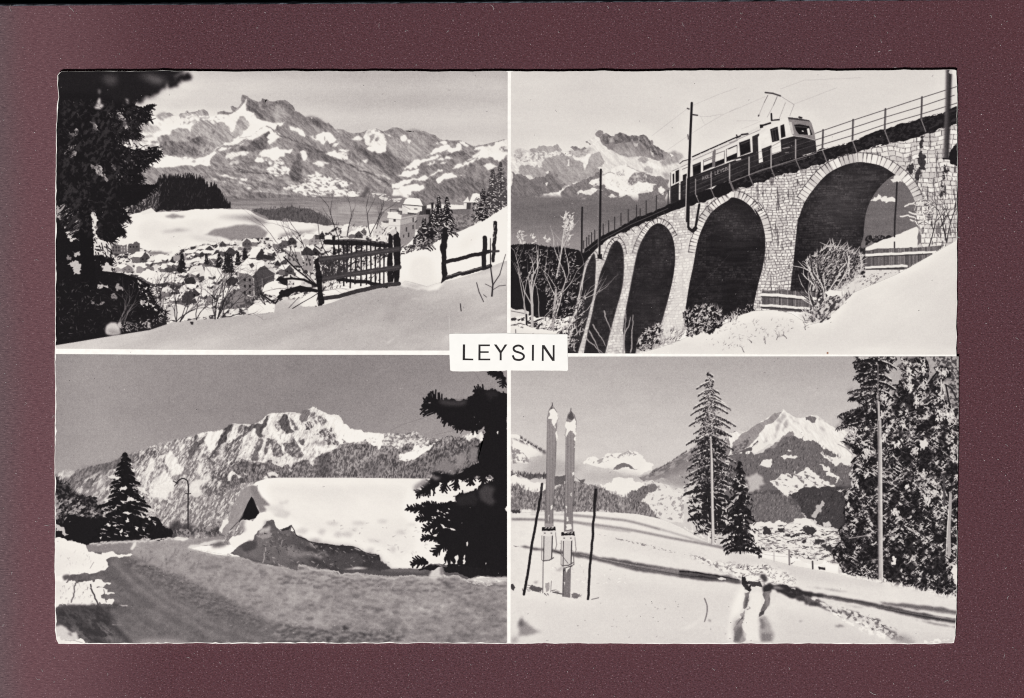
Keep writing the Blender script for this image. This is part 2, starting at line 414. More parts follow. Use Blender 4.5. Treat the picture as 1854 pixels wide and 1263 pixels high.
LN('d', '0,560 200,700 500,800 800,960 1050,1050 1250,1150', 2.2, .38, jag=.4)
P('e', '0,1000 190,750 330,640 640,550 900,520 1150,550 1400,500 1700,600 1854,560 1854,1236 0,1236', .5, .5); SH('e', '100,800 640,560 1400,500 1854,560 1854,1236 300,1236', .07, (6, 2.5), -25, 159)
MM('e', ('540,550 640,470 780,390 880,360 930,400 860,450 760,490 640,530', .93), ('880,470 960,430 1040,340 1100,370 1150,460 1060,470 950,500', .91), ('920,500 1060,480 1150,470 1230,500 1150,550 1000,555 900,530', .43), ('760,330 830,300 890,310 880,350 800,352', .9), ('1080,310 1130,310 1240,390 1180,392', .86), ('690,360 720,310 740,360', .85), ('190,750 330,640 460,620 640,550 780,545 700,590 520,640 420,700 290,770 200,772', .91), ('720,600 860,560 950,570 1000,605 900,592', .89), ('560,680 690,620 680,660 600,702', .88), ('760,660 880,640 790,682', .86),
   ('90,850 200,780 360,770 430,750 360,850 250,900 180,882', .93), ('0,990 180,930 330,900 500,860 840,760 600,860 400,930 200,1000 120,1050 0,1062', .93), ('130,1040 280,1020 400,1000 500,1005 540,1040 440,1110 300,1170 150,1142', .93), ('0,1090 150,1060 280,1180 150,1210 0,1200', .88), ('700,940 760,890 800,840 920,820 1000,850 1180,850 1100,870 950,900 780,970 720,972', .93),
   ('1080,670 1200,620 1330,520 1420,460 1300,450 1400,400 1650,330 1854,280 1854,510 1760,600 1700,650 1690,610 1530,580 1420,580 1280,650 1150,710 940,760 1000,720', .9), ('1450,710 1500,680 1620,660 1600,690 1690,720 1620,740 1500,742', .9), ('1180,400 1280,470 1220,490 1150,430', .62))
PT('e', '1180,560 1420,460 1380,600 1100,700', None, .5, (7, 2), -30, .54, .1, 36); SC('e', '1690,450 1780,380 1840,420 1800,490', 40, 2, 1.1, -60, 40, [.4, .5])
P('e', '350,1190 540,1060 750,980 950,910 1200,880 1450,930 1500,1100 1400,1236 300,1236', .47, .5); P('e', '800,1040 1000,980 1400,1000 1400,1060 1000,1050', .42, 0, 4); P('e', '0,1170 120,1190 180,1236 0,1236', .5, .6)
MT = R1+'B:1850,1100 700,1060 0,1060 A:1300,1100 600,1000'
WARP('A', 'A:600,440 1000,420 1400,420 1550,320 B:200,430 640,560 900,520 1300,600 1830,620 1850,1100 0,1060 A:1300,1080 600,980', 1.0, 4, 153)
SOFT('A', MT, 1, .35)
SH('A', MT, .05, (16, 7), 28, 154, 0, 4)
RIDGE('A', MT, .075, 15, 40, 1.5, 150, 151, 0, 5)
SH('A', MT, .05, (2.2, 1.7), 20, 152, 0, 3)
SOFT('A', MT, 1, .25)
CONT('A', MT, 1.24, .03)
P('B', '690,960 730,970 720,1010 670,1060 640,1040', .38, .8, 1)
P('B', '740,1030 900,1040 1060,1050 1000,1120 860,1110 720,1070', .5, 1, 1)
PT('B', '740,1010 1000,1030 960,1090 760,1060', None, .85, (8, 3), -10, .55, .08, 42)
# valley floor
GR('A', '1370,1058 1854,1050 B:300,1045 660,1042 860,1110 990,1130 870,1236 860,1300 D:500,180 300,130 0,60 C:1600,60 A:1420,1125', lambda x, y: .50+.12*np.clip((y-360)/30, 0, 1))
SH('A', '1370,1058 1854,1050 B:300,1045 660,1042 860,1110 990,1130 870,1236 D:860,100 500,180 300,130 0,60 A:1420,1125', .12, (34, 2.2), 3, 43)
P('D', '440,20 640,0 800,40 700,60 480,50', .68, .6, 2, .8)
# dark wooded knolls
K1 = '830,965 860,905 900,888 960,897 1040,882 1120,892 1190,905 1240,965 1290,952 1330,1000 1370,1072 1430,1125 1380,1138 820,1168 800,1150'
P('A', K1, .13, .5)
EDGE('A', '830,965 860,905 900,890 960,897 1040,884 1120,892 1190,905 1240,965 1290,955 1330,1000 1370,1072 1420,1120', 170, 7, 2.2, .13, -90, 6, False)
PT('A', '600,1120 700,1040 760,990 850,950 830,1150 780,1170 720,1190 640,1190 600,1160', .2, .55, (2, 6), 25, .62, .12, 44, .8)
SC('A', '780,1000 860,930 850,1160 790,1160', 60, 7, 1, -75, 15, [.5, .6, .3])
SC('A', K1, 120, 5, 1, -85, 10, [.22, .28, .18])
P('C', '1590,50 1650,32 1854,22 D:0,20 100,15 230,30 350,80 480,160 380,168 200,142 0,132 C:1740,122 1660,75', .34, .5)
SC('C', '1590,50 1650,32 1854,22 D:0,20 100,15 230,30 350,80 480,160 380,168 200,142 0,132 C:1740,122 1660,75', 340, 4, 1.2, -80, 15, [.26, .42, .38])
# the white hill
P('C', '300,420 320,90 600,85 650,72 720,60 790,28 830,62 1100,42 1400,36 1580,50 1640,90 1720,122 1854,138 D:0,138 200,146 380,172 500,200 560,260 300,420 C:1854,420 900,480', .935, .2)
P('C', '700,60 790,26 830,62 720,80', .9)
SH('C', '320,90 1400,40 D:300,160 C:1854,300 900,400 300,400', .02, (40, 14), 0, 45)
P('C', '895,98 930,85 1000,80 1062,90 1040,106 960,112', .58, .3, 1)
P('C', '1200,242 1330,190 1500,160 1650,168 1722,222 1700,262 1600,290 1470,285 1330,255', .55, .3, 1)
P('C', '1290,98 1470,90 1600,85 1690,115 1728,148 1660,162 1560,125 1450,110', .55, 0, 3)
P('C', '860,215 960,205 1000,192 1120,205 1000,214 900,222', .66, 0, 2)
P('C', '1080,250 1260,258 1400,290 1290,300 1180,290', .82, 0, 3)
P('D', '0,240 120,215 250,205 330,190 240,230 100,252 0,292', .6, 0, 2)
P('D', '200,150 380,170 470,190 520,240 420,250 330,200', .88, .5)
# village
VIL = 'C:330,400 480,300 560,330 760,370 900,395 1000,385 1100,340 1300,320 1400,290 1500,290 1700,260 1854,260 D:0,250 300,230 420,200 560,170 700,170 860,190 870,420 400,640 300,820 0,830 C:1854,760 1770,790 1770,860 1320,910 900,940 600,700'
PT('C', VIL, .84, .24, (6, 4.5), -8, .53, .1, 46, .6)
PT('C', VIL, None, .93, (10, 6), -14, .60, .1, 47, .6)
SC('C', VIL, 900, 4, 1.6, -25, 30, [.15, .25, .35, .9, .95, .93])
P('C', '330,300 470,300 470,400 520,440 400,440 340,380', .92, .6)
P('C', '720,355 800,375 900,385 960,378 900,400 830,402 760,385', .5, .6, 1)
# hotel at the left of the village
P('C', '472,312 530,310 560,330 596,320 596,388 475,386', .42, .3)
P('C', '606,320 650,285 698,310 698,385 640,390 606,390', .36, .3)
P('C', '480,305 540,290 575,275 600,310 560,325', .92, .5)
P('C', '600,312 650,268 690,275 640,315', .93, .5)
for i in range(5):
    for j in range(2): P('C', f'{482+i*22},{335+j*25} {492+i*22},{335+j*25} {492+i*22},{350+j*25} {482+i*22},{350+j*25}', .2 if i < 3 else .7)
for i in range(3): P('C', f'{618+i*26},330 {628+i*26},330 {628+i*26},345 {618+i*26},345', .15)
HV = [(640, 380, 150, 90, .3), (820, 410, 150, 70, .3), (500, 480, 150, 60, .5), (670, 470, 150, 80, .45), (860, 470, 130, 75, .3), (700, 530, 190, 110, .3), (1060, 360, 150, 60, .25), (1160, 330, 140, 70, .25),
      (1310, 330, 150, 90, .22), (1420, 290, 90, 50, .3), (1480, 320, 120, 50, .4), (1570, 350, 150, 110, .25), (1640, 270, 130, 70, .35), (1680, 360, 120, 90, .3), (1760, 290, 120, 60, .35), (1250, 400, 120, 70, .3),
      (1090, 500, 170, 110, .5), (1230, 500, 170, 110, .6), (900, 560, 160, 90, .4), (1070, 400, 110, 60, .3), (1010, 590, 130, 70, .3), (870, 650, 160, 90, .35), (1030, 640, 190, 130, .25), (1230, 600, 160, 110, .7),
      (1350, 660, 230, 170, .28), (1160, 720, 130, 90, .5), (1760, 640, 110, 90, .3), (940, 720, 130, 90, .4), (760, 420, 120, 60, .35), (960, 420, 120, 60, .4), (1180, 440, 110, 60, .35), (1780, 420, 110, 90, .3), (1300, 590, 130, 80, .5)]
for x, y, w, h, d in HV:
    HOUSE('C', x, y, w*.86, h*.95, d, .9+rng.random()*.06, 1 if rng.random() < .7 else -1)
for x, y, w, h, d in [(20, 260, 110, 60, .25), (190, 240, 120, 80, .6), (290, 210, 70, 70, .2), (60, 370, 120, 120, .62), (180, 340, 130, 70, .2), (500, 165, 90, 90, .75), (610, 185, 90, 60, .4), (700, 160, 120, 90, .8), (0, 480, 110, 80, .3), (120, 560, 130, 100, .8), (560, 210, 100, 60, .3)]:
    HOUSE('D', x, y, w, h, d, .95)
for x, y, h in [(1030, 395, 150), (1330, 400, 100), (1395, 380, 170), (1420, 400, 140), (1535, 350, 90), (1480, 400, 80), (1230, 390, 80)]:
    FIR('C', f'{x},{y}', f'{x},{y+h}', h*.24, .14, .15, 8, .4)
for s_, t in (('q:110,140 130,92 180,80 245,90 232,125 170,135', .94), ('q:232,125 250,95 275,120 270,150 235,150', .22), ('q:165,185 175,145 262,145 250,170 210,190', .92), ('q:185,190 235,165 275,190 270,210 190,205', .3), ('q:0,235 60,185 140,210 270,230 330,260 320,300 200,280 100,290', .93), ('q:40,290 200,285 320,305 300,330 100,310', .26), ('q:330,260 400,240 420,290 350,295', .2),
             ('q:365,215 385,172 462,155 492,240 430,245', .87), ('q:430,245 495,240 520,225 520,260 440,265', .3), ('q:480,168 580,182 672,212 655,292 520,300 470,282', .93), ('q:575,262 610,262 605,270 578,270', .2), ('q:410,82 452,50 482,80 470,98 420,98', .2), ('q:440,55 480,45 560,52 545,78 485,74', .92), ('q:545,78 565,50 590,70 580,95 510,100 480,95', .24), ('q:580,60 650,18 690,20 630,62', .94), ('q:625,64 662,28 716,58 700,80 640,80', .26), ('q:500,100 575,70 600,100 560,112', .92), ('q:345,125 430,98 470,120 420,130 360,140', .92), ('q:255,90 345,82 355,120 260,130', .6),
             ('q:790,105 822,38 884,52 850,105', .94), ('q:848,105 888,52 985,82 975,112 900,112', .2), ('q:905,80 930,50 965,80', .92), ('q:980,160 1010,120 1030,165', .2), ('q:985,95 1060,60 1060,120 1020,130', .9), ('q:1065,52 1170,60 1176,160 1102,172', .62), ('q:1068,48 1120,30 1175,40 1172,62', .93), ('q:1180,72 1215,22 1285,82 1192,88', .24), ('q:1192,88 1272,92 1262,205 1192,192', .58),
             ('q:160,345 215,300 240,330 270,350 220,360', .88), ('q:300,400 362,318 402,380 425,432 330,436', .26), ('q:290,395 360,312 350,350 310,400', .93), ('q:410,330 480,300 520,340 510,380 470,385 430,350', .92), ('q:410,390 450,375 495,410 490,440 430,445', .88), ('q:520,310 620,305 610,345 560,360', .78), ('q:640,330 690,315 690,335 640,350', .9), ('q:630,275 690,240 715,265 700,300 650,310', .24),
             ('q:585,425 692,330 826,396 805,468 600,482', .3), ('q:680,380 730,340 775,380 760,440 690,450', .5), ('q:565,405 692,322 645,378 590,432', .94), ('q:230,430 300,440 420,470 560,470 600,490 420,545 250,550', .9), ('q:200,470 260,440 290,500 220,540', .8)):
    P('q', s_, t, .35)
for k in range(90):
    q = XY('q', f'{20+rng.random()*1020},{60+rng.random()*360}')[0]; w = 5+rng.random()*7
    if G[int(q[1]), int(q[0])] > .6:
        P('', np.array([q, q+[w*.55, -w*.32], q+[w*1.3, -w*.1], q+[w*.8, w*.28]]), .95, .1); P('', np.array([q+[w*.8, w*.28], q+[w*1.3, -w*.1], q+[w*1.35, w*.4], q+[w*.85, w*.7]]), .24, .1); P('', np.array([q+[.3, .6], q+[w*.8, w*.32], q+[w*.82, w*.7], q+[.4, w*.45]]), .42, .1)
SC('q', '0,220 330,250 500,240 690,300 690,420 400,450 100,400', 120, 3, 1.2, -30, 40, [.18, .25, .3, .95]); PT('q', '585,425 692,330 826,396 805,468 600,482', None, .5, (2, 4), 0, .58, .12, 162)
for x_, y_ in ((1085, 80), (1110, 80), (1135, 82), (1090, 110), (1118, 112), (1145, 114), (1210, 110), (1235, 112), (1212, 145), (1238, 146), (770, 245), (772, 290), (775, 340)): P('q', f'{x_},{y_} {x_+11},{y_} {x_+11},{y_+16} {x_},{y_+16}', .24)
for x_, y_, h_ in ((318, 70, 130), (585, 75, 90), (640, 65, 140), (665, 80, 120), (720, 60, 90), (775, 45, 70)): FIR('q', f'{x_},{y_}', f'{x_},{y_+h_}', h_*.26, .13, .15, 8, .4)
P('C', '1450,532 1560,428 1690,450 1702,482 1600,572 1560,552 1500,546', .95, .4)
P('C', '1600,575 1692,488 1778,545 1772,640 1700,700 1640,752 1612,702', .3, .3)
P('C', '1490,548 1560,556 1600,574 1612,742 1560,720 1500,690', .46, .3)
P('C', '1688,448 1712,465 1790,545 1772,548 1694,485', .8, .3)
P('C', '1570,480 1600,465 1615,490 1590,510', .3)
for i in range(2):
    for j in range(3): P('C', f'{1530+i*40},{590+j*50} {1545+i*40},{592+j*50} {1545+i*40},{615+j*50} {1530+i*40},{612+j*50}', .15)
for j in range(3): LN('C', f'1620,{620+j*40} 1772,{560+j*36}', .8, .5)
LN('C', '1608,590 1612,750', 1.5, .85); LN('C', '1676,590 1680,700', 1, .6)
P('C', '1560,830 1640,775 1760,790 1770,858 1580,878', .94, .5)
P('C', '1670,660 1760,610 1854,650 1854,690 1790,730 1690,700', .93, .6)
LN('C', '1660,710 1780,790 1854,690', 3, .15); LN('C', '1670,720 1740,790', 1.5, .2)
# hotel with a flat tower, long roofs behind
PT('k', '420,470 540,300 800,300 1050,300 1060,440 860,500 700,560 560,640 340,700 360,600', .28, .5, (3, 3), 0, .55, .15, 160, .6)
P('k', '395,330 540,305 540,400 480,400 420,470 390,470', .5)
P('k', '770,250 1015,240 1015,300 800,295', .45); PT('k', '800,300 1050,298 1050,440 860,500 800,380', .4, .58, (4, 4), 0, .5, .2, 161)
P('k', '520,195 600,188 930,194 967,240 770,246 760,220 600,232 520,230', .93, .15); LN('k', '770,247 968,243', 1, .3)
P('k', '970,170 1022,170 1014,240 970,242', .28); P('k', '938,168 972,170 966,240 934,236', .9); P('k', '922,166 960,130 984,95 1002,162', .93); P('k', '1020,168 1092,165 1062,290 1015,290', .52); P('k', '1000,162 1040,65 1080,57 1118,70 1135,112 1092,166', .955); LN('k', '925,168 1092,168', .8, .35)
P('k', '238,195 330,240 300,252 302,296 240,290', .85); P('k', '240,195 467,212 462,272 430,272 300,252', .91); P('k', '465,210 512,200 506,300 430,306 440,262 465,262', .28); P('k', '440,122 480,150 514,196 476,206', .42)
P('k', '248,186 275,130 312,107 432,119 442,130 477,203', .955); LN('k', '250,188 474,206', 1.2, .25); P('k', '300,250 432,264 405,287 300,276', .94); P('k', '300,278 402,290 400,304 300,297', .3); P('k', '374,233 411,233 411,246 374,244', .35); LN('k', '248,200 330,242', .8, .4)
P('k', '566,165 596,165 594,236 570,236', .16); LN('k', '545,172 598,168', 1.2, .25); P('k', '505,240 560,240 560,300 508,300', .15)
P('k', '85,340 222,358 206,640 190,660 90,450', .88); P('k', '222,335 397,318 382,560 300,640 232,680 208,640', .57); P('k', '222,335 402,304 406,320 396,376 220,420', .68)
P('k', '68,268 190,274 192,294 232,306 226,362 68,342 74,312 82,300', .93); LN('k', '74,345 224,362', .8, .4); LN('k', '222,362 398,322', .8, .45); LN('k', '90,425 220,432', .7, .6); LN('k', '105,245 105,270', 1, .3); LN('k', '105,245 200,250 205,280', 1.2, .25); LN('k', '180,262 230,262 225,300', 1.6, .25); P('k', '200,225 240,232 235,262 200,255', .85)
for s_ in ('140,352 166,352 166,382 140,382', '150,443 172,443 172,480 150,476', '280,448 296,444 296,495 280,496', '304,508 321,504 321,556 304,560', '356,338 371,335 371,385 357,386', '355,420 370,417 370,466 356,468', '250,530 262,526 262,560 250,564'): P('k', s_, .26)
P('k', '0,380 60,395 85,400 85,440 140,450 110,500 60,560 70,600 0,600', .88, .6); P('k', '15,375 85,368 82,400 20,392', .4); SC('k', '0,450 120,440 60,560 0,520', 14, 5, 1, -40, 20, [.25])
# far right slope
P('D', '945,430 960,420 1100,360 1300,285 1500,190 1700,90 B:1800,1095 1850,1060 D:1850,440 1680,510 1290,640 1180,660 950,620', .955, .15)
# snow-laden firs on the slope
for tp, bs, h, n in (('k:655,95', 'k:640,440', 88, 15), ('k:745,100', 'k:760,540', 86, 17), ('k:490,335', 'k:480,690', 100, 13), ('k:590,240', 'k:580,560', 66, 11), ('k:1160,0', 'k:1150,370', 96, 17)): FIR('k', tp, bs, h, .13, .5, n, .75, ragged=.5, needles=3, st=.84)
FIR('B', '1770,760', 'D:1775,30', 100, .3, .3, 24, .5); FIR('B', '1710,820', 'D:1700,70', 80, .25, .35, 18, .5); LN('B', '1775,770 1775,1000', 1.2, .15)
SC('k', '380,380 620,380 800,300 860,500 560,640 360,690', 90, 4.5, 1.6, 40, 40, [.85, .15, .75, .12]); SC('k', '1040,100 1300,60 1290,250 1080,380 1030,340', 110, 4, 1.5, 20, 40, [.8, .13, .15, .6])
SC('D', '965,330 1060,320 1300,250 1150,360 965,400', 90, 6, 1.5, -20, 30, [.15, .3, .7])
P('D', '1540,190 1700,90 1800,25 1850,-10 1850,60 1600,200', .955)
# the big dark spruce on the left
T1 = ('A:0,0 1060,0 1040,50 985,95 900,140 850,200 795,247 740,225 665,280 648,312 720,332 802,305 768,370 785,428 700,455 668,500 708,552 660,580 560,590 530,625 620,662 740,668 832,640 '
      '836,682 872,682 858,712 790,762 700,840 608,886 700,862 722,892 678,952 842,948 800,990 745,1040 650,1095 556,1130 600,1180 612,1236 C:600,90 580,132 530,150 570,200 585,235 520,255 480,300 440,290 380,262 320,190 '
      '322,330 350,400 492,438 470,490 380,480 400,540 520,560 680,600 760,660 830,800 905,860 915,960 780,1025 540,1060 200,1120 0,1150 ')
P('A', T1.replace('A:0,0 1060,0 1040,50 985,95 900,140 850,200 795,247', 'A:0,0 700,0 790,235'), .1, .3)
for q_, r_ in (('A:0,0 1060,0 1040,45 985,85 930,110 880,170 850,190 795,240 740,225 600,300 0,300', 2), ('A:800,120 900,120 905,160 850,190 800,200', 2), ('A:700,60 960,60 985,90 900,105', 2)): P('A', q_, .11, 2.6, r_)
c_ = mk('A', 'A:0,0 1060,0 1040,50 985,95 900,140 850,200 795,247 740,225 600,300 300,200 0,200', 0, 4)
put(c_[0], c_[1], .13)
EDGE('A', 'A:648,312 720,332 802,305 768,370 785,428 700,455 668,500 708,552 660,580 560,590 530,625 620,662 740,668 832,640 836,682 872,682 858,712 790,762 700,840 608,886 700,862 722,892 678,952 842,948 800,990 745,1040 650,1095 556,1130 600,1180 612,1236 C:600,90 580,132 530,150 570,200 585,235 520,255 480,300 440,290 380,262 320,190 322,330', 420, 8, 2.2, .1, 25, 35, False)
EDGE('C', '350,400 492,438 470,490 380,480 400,540 520,560 680,600 760,660 830,800 905,860 905,930 780,985', 200, 8, 1.6, .1, 0, 50, False)
for s, t, b in (('A:330,322 352,300 372,248 385,298 412,312 385,342 350,340', .78, 1), ('A:295,442 340,462 362,480 378,517 345,510 325,475', .72, 0), ('A:520,402 545,365 560,392 585,440 600,505 575,485 540,430', .68, 0), ('A:135,520 170,505 198,498 200,545 160,560', .62, 0),
                ('A:400,90 470,70 520,100 500,150 440,140', .3, 4), ('A:580,255 605,260 612,300 590,290', .6, 1), ('A:360,180 385,185 380,225 365,215', .4, 1),
                ('A:88,690 125,640 190,630 160,680 110,705', .6, 0), ('A:130,720 165,680 195,690 190,712 150,732', .62, 0), ('A:340,800 375,790 402,815 442,895 430,922 390,872 345,835', .68, 0), ('A:295,770 312,780 330,810 305,800', .5, 0), ('A:470,770 500,800 520,830 480,810', .4, 0),
                ('A:40,1190 120,1122 200,1140 150,1190 60,1225', .62, 0), ('C:30,60 110,20 205,25 205,90 120,120 60,125', .66, 0), ('C:95,190 205,120 215,200 215,290 140,295 110,240', .82, 0), ('C:118,480 200,450 228,500 225,545 170,560', .75, 0), ('C:150,372 218,370 222,405 170,408', .72, 0), ('C:110,420 140,405 150,445 120,450', .5, 0),
                ('C:312,62 345,75 365,120 355,200 330,235 318,180', .88, 0), ('C:325,250 430,300 470,310 468,380 440,430 360,400 330,340', .86, 0), ('C:360,640 440,640 445,668 360,672', .75, 0), ('C:500,660 560,660 565,690 510,690', .6, 0), ('C:460,720 520,720 520,750 470,745', .5, 0), ('C:300,770 420,780 400,800 330,795', .5, 0), ('C:390,500 470,500 470,530 420,535', .8, 0),
                ('C:760,950 785,950 790,985 765,985', .7, 0), ('C:700,770 740,765 730,800 705,800', .6, 0), ('A:700,65 800,75 900,100 880,128 780,110', .55, 5)):
    P('A', s, t, 1.6 if not b else .6, b)
SC('C', '30,60 205,25 215,290 110,260', 50, 16, 2.0, -30, 12, [.1]); SC('A', '40,1120 210,1120 200,1230 40,1230', 40, 14, 2, -40, 12, [.1]); SC('A', '80,620 200,620 200,730 80,730', 24, 9, 1.6, -60, 20, [.1])
SC('A', '140,510 200,500 200,560', 8, 6, 1.4, 20, 30, [.12]); SC('C', '320,240 480,300 470,430 340,400', 30, 9, 1.8, 60, 30, [.1])
P('C', '215,-10 308,-10 318,200 330,400 352,700 230,700 228,400', .09, .3)
P('C', '95,195 215,120 215,150 100,225', .1, .4); P('C', '90,160 210,100 210,115 90,180', .1, .4)
LN('C', '380,540 560,560 680,600 770,650', 5, .1)
SC('C', '30,600 700,600 850,820 850,960 500,1020 60,1080', 260, 5, 1.1, -40, 60, [.3, .22, .4, .18, .15])
for k in range(9):
    q = XY('C', f'{520+rng.random()*60},{950}')[0]
    TWIG(q[0], q[1], -80+rng.normal()*25, 30+rng.random()*30, 1.3, .42, 1, 1.5, 10, 25)
P('C', '520,960 545,935 550,990', .7, .8); SC('C', '540,950 900,900 780,990 560,1010', 60, 3.5, 1.6, 0, 60, [.55, .7, .5])
PT('C', '680,600 760,660 850,800 900,860 900,930 700,800', None, .8, (4, 4), 30, .62, .06, 51)
LN('A', '300,530 480,518 640,505', .6, .3, .8)
CR = 'A:60,260 640,260 700,330 770,380 660,460 650,560 560,600 700,690 800,690 700,800 600,880 650,960 560,1100 C:560,140 440,280 320,240 200,200 60,200'
SC('A', CR, 520, 6, 1.2, 40, 30, [.17, .2, .24, .14, .1]); SC('A', 'A:420,330 760,330 760,420 660,500 640,590 820,650 850,700 680,850 600,950 500,900 560,700 480,560', 150, 2.6, 1.2, 45, 40, [.5, .65, .4, .3, .75])
SC('A', 'A:420,330 760,330 760,420 660,500 640,590 820,650 850,700 680,850 600,950 500,900 560,700 480,560', 260, 7, 1.5, 35, 30, [.1, .12])
PT('A', 'A:60,300 700,320 640,700 500,1000 C:400,260 60,200', None, .24, (5, 8), 35, .6, .12, 163, 0, 6, .7)
# foreground snow in shade
FG = 'C:0,1128 200,1096 400,1062 540,1040 780,1002 960,940 1100,925 1320,910 1560,882 1772,862 1778,800 1810,775 1854,762 D:60,762 180,812 310,816 440,780 600,705 740,672 960,645 1010,610 1060,620 1180,655 1290,622 1400,602 1600,542 1680,502 1760,470 1850,440 1850,1200 0,1200 C:0,1200'
GR('C', FG, lambda x, y: .77-.05*np.clip((x-350)/200, 0, 1)-.03*np.clip((y-520)/60, 0, 1)+.05*np.clip((y-590)/40, 0, 1)+.04*np.clip((x-760)/100, 0, 1))
SH('C', FG, .06, (90, 22), -14, 48)
for s_, t in (('D:300,850 700,720 1000,680 1100,760 700,880 400,940', .64), ('D:1100,700 1500,640 1800,560 1820,640 1400,760 1180,780', .80), ('D:0,1000 500,1000 1000,900 1300,960 900,1060 300,1100', .78), ('C:500,1080 1200,980 1700,920 1700,980 1000,1060', .68), ('D:900,820 1300,780 1600,820 1300,900 1000,900', .66)): P('D', s_, t, 0, 16, .75)
P('D', '150,800 210,720 280,690 310,720 310,812 190,815', .93, .3); P('D', '20,760 90,745 200,800 120,810', .8, 0, 2)
P('D', '960,640 1010,608 1060,620 1180,655 1300,620 1200,690 1100,680 1010,660', .9, .5, 1); P('D', '980,625 1060,640 1160,660 1080,665', .66, 0, 2)
P('D', '1310,625 1480,585 1640,560 1820,470 1825,560 1600,590 1480,610', .84, 0, 2); P('D', '1180,690 1240,640 1330,615 1270,680', .93, 0, 1)
P('D', '1030,770 1080,750 1140,765 1080,758', .85, 0, 1); P('D', '830,1130 900,1080 940,1060 880,1105', .82, 0, 1); P('D', '1280,1090 1360,1040 1360,1080', .84, 0, 3)
P('D', '1700,930 1820,880 1820,920', .82, 0, 2); P('D', '860,900 960,720 980,800 900,960', .64, 0, 6); LN('D', '1360,890 1362,1030', 1, .78)
SH('D', '300,830 900,700 1300,650 1820,560 1820,1160 0,1160', .025, (26, 12), -20, 148)
P('C', '422,1005 432,965 470,940 510,945 540,985 542,1030 480,1045 430,1035', .8, .3, 1); P('C', '430,1010 470,990 540,1010 540,1035 480,1045', .62, 0, 2)
P('C', '1100,935 1125,935 1125,960 1108,960', .2, .5)
# bare shrubs before the village
P('q', '890,325 970,275 1080,320 1080,352 1000,376 900,350', .94, .4)
P('q', '990,270 1030,235 1080,260 1075,305', .14, .6)
for x, y, a, l, n in [(990, 935, -80, 330, 3), (1020, 935, -60, 300, 3), (1300, 915, -95, 420, 4), (1320, 910, -75, 420, 4), (1360, 900, -65, 340, 3), (1150, 920, -90, 220, 2), (900, 930, -100, 200, 3), (860, 770, -85, 220, 3), (1700, 800, -120, 200, 2), (560, 960, -75, 200, 3)]:
    q = XY('C', f'{x},{y}')[0]
    for k in range(n): TWIG(q[0], q[1], a+rng.normal()*14, l/ZS*(.5+.4*rng.random()), 1.5, .16, 3, 2.4, 9, 26)
for x, y, a, l in [(110, 830, -45, 420), (300, 650, -155, 420), (300, 640, -130, 560), (250, 620, -118, 480), (290, 660, 175, 330), (480, 280, -110, 330), (545, 250, -80, 260), (730, 240, -108, 260), (725, 250, -72, 300), (780, 190, -70, 170), (400, 420, -125, 420), (250, 480, -120, 420), (60, 470, -65, 200)]:
    q = XY('D', f'{x},{y}')[0]
    TWIG(q[0], q[1], a, l/ZS*.85, 1.4, .17, 2, 1.6, 6, 22)
LN('D', '300,650 200,600 100,590 0,600', 4, .12); LN('D', '300,690 170,660 60,690 0,740', 6, .12); LN('D', '300,645 130,510 40,420', 2.5, .12); LN('D', '80,825 160,740', 1, .3)
P('D', '0,700 80,680 250,670 300,690 120,700 30,740 0,755', .12, .8)
# gate and rail fence
P('D', '425,260 450,240 455,400 430,405', .12, .4)
LN('D', '375,300 470,300 860,325', 9, .14, jag=.2); LN('D', '470,285 600,282 860,310', 3, .3)
for i in range(11):
    x = 480+i*36+rng.normal()*4
    LN('D', f'{x},{285+i*2} {x-4+rng.normal()*8},{640+rng.normal()*15}', 2.6, .13)
LN('D', '470,600 640,615 860,655', 6, .13, jag=.2)
PT('D', '320,440 560,420 545,580 330,600', None, .22, (3, 4), 0, .38, .2, 49, .3)
SC('D', '330,450 860,400 860,600 350,690', 110, 9, 1.2, -70, 22, [.15, .2])
P('D', '875,235 908,225 912,620 870,622', .13, .3); P('D', '918,225 935,205 960,230 960,645 915,640', .13, .3); LN('D', '885,215 925,185', 3, .92)
P('D', '870,235 900,205 930,190 940,225 905,250', .8, .8)
for a in ('320,440 600,405 960,355', '320,600 600,552 960,500'): LN('D', a, 9, .25, jag=.15); LN('D', a, 2.5, .31)
LN('D', '350,752 480,735 600,700 780,655 960,632', 7, .22, jag=.15)
P('D', '283,440 318,425 345,600 362,790 340,808 314,812 300,620', .12, .3)
SH('D', '283,425 960,340 960,660 300,812', .05, (9, 2), -8, 50)
P('D', '1308,192 1328,182 1348,192 1340,420 1335,600 1295,630 1300,420', .13, .3)
LN('D', '1325,462 1500,420 1680,375', 6.5, .16, jag=.2); LN('D', '1330,588 1480,550 1620,510 1690,490', 6.5, .16, jag=.3); LN('D', '1340,575 1480,538 1680,488', 1.5, .4)
LN('D', '1645,265 1640,495', 8, .15, jag=.2); LN('D', '1730,145 1722,300 1712,450', 6.5, .15, 1, 5.5, jag=.3); LN('D', '1690,375 1755,372', 4, .25); SC('D', '1715,150 1735,150 1725,300 1712,300', 14, 3, 1.2, 90, 20, [.6, .5])
LN('D', '1702,730 1710,640 1692,500 1690,360 1690,270', 3, .16, 1, 1.2); LN('D', '1712,640 1765,560 1790,470 1812,398', 1.8, .2, 1, 1); LN('D', '1712,680 1760,650 1812,645', 1.2, .3); LN('D', '1700,660 1650,635', 1.2, .3)
LN('D', '1580,625 1600,700 1635,775', 1.6, .25); LN('D', '1635,720 1660,740', 1.2, .3); LN('D', '1450,793 1456,850', 1.8, .2)
LN('C', '1325,460 1345,440', 1, .8)
CLIP[0] = None# ---------------------------------------------------------------- upper right print: mountain railcar on a stone viaduct
frame_clip('925,124 1742,124 1742,642 1400,641.6 1028,639.4 924,638')
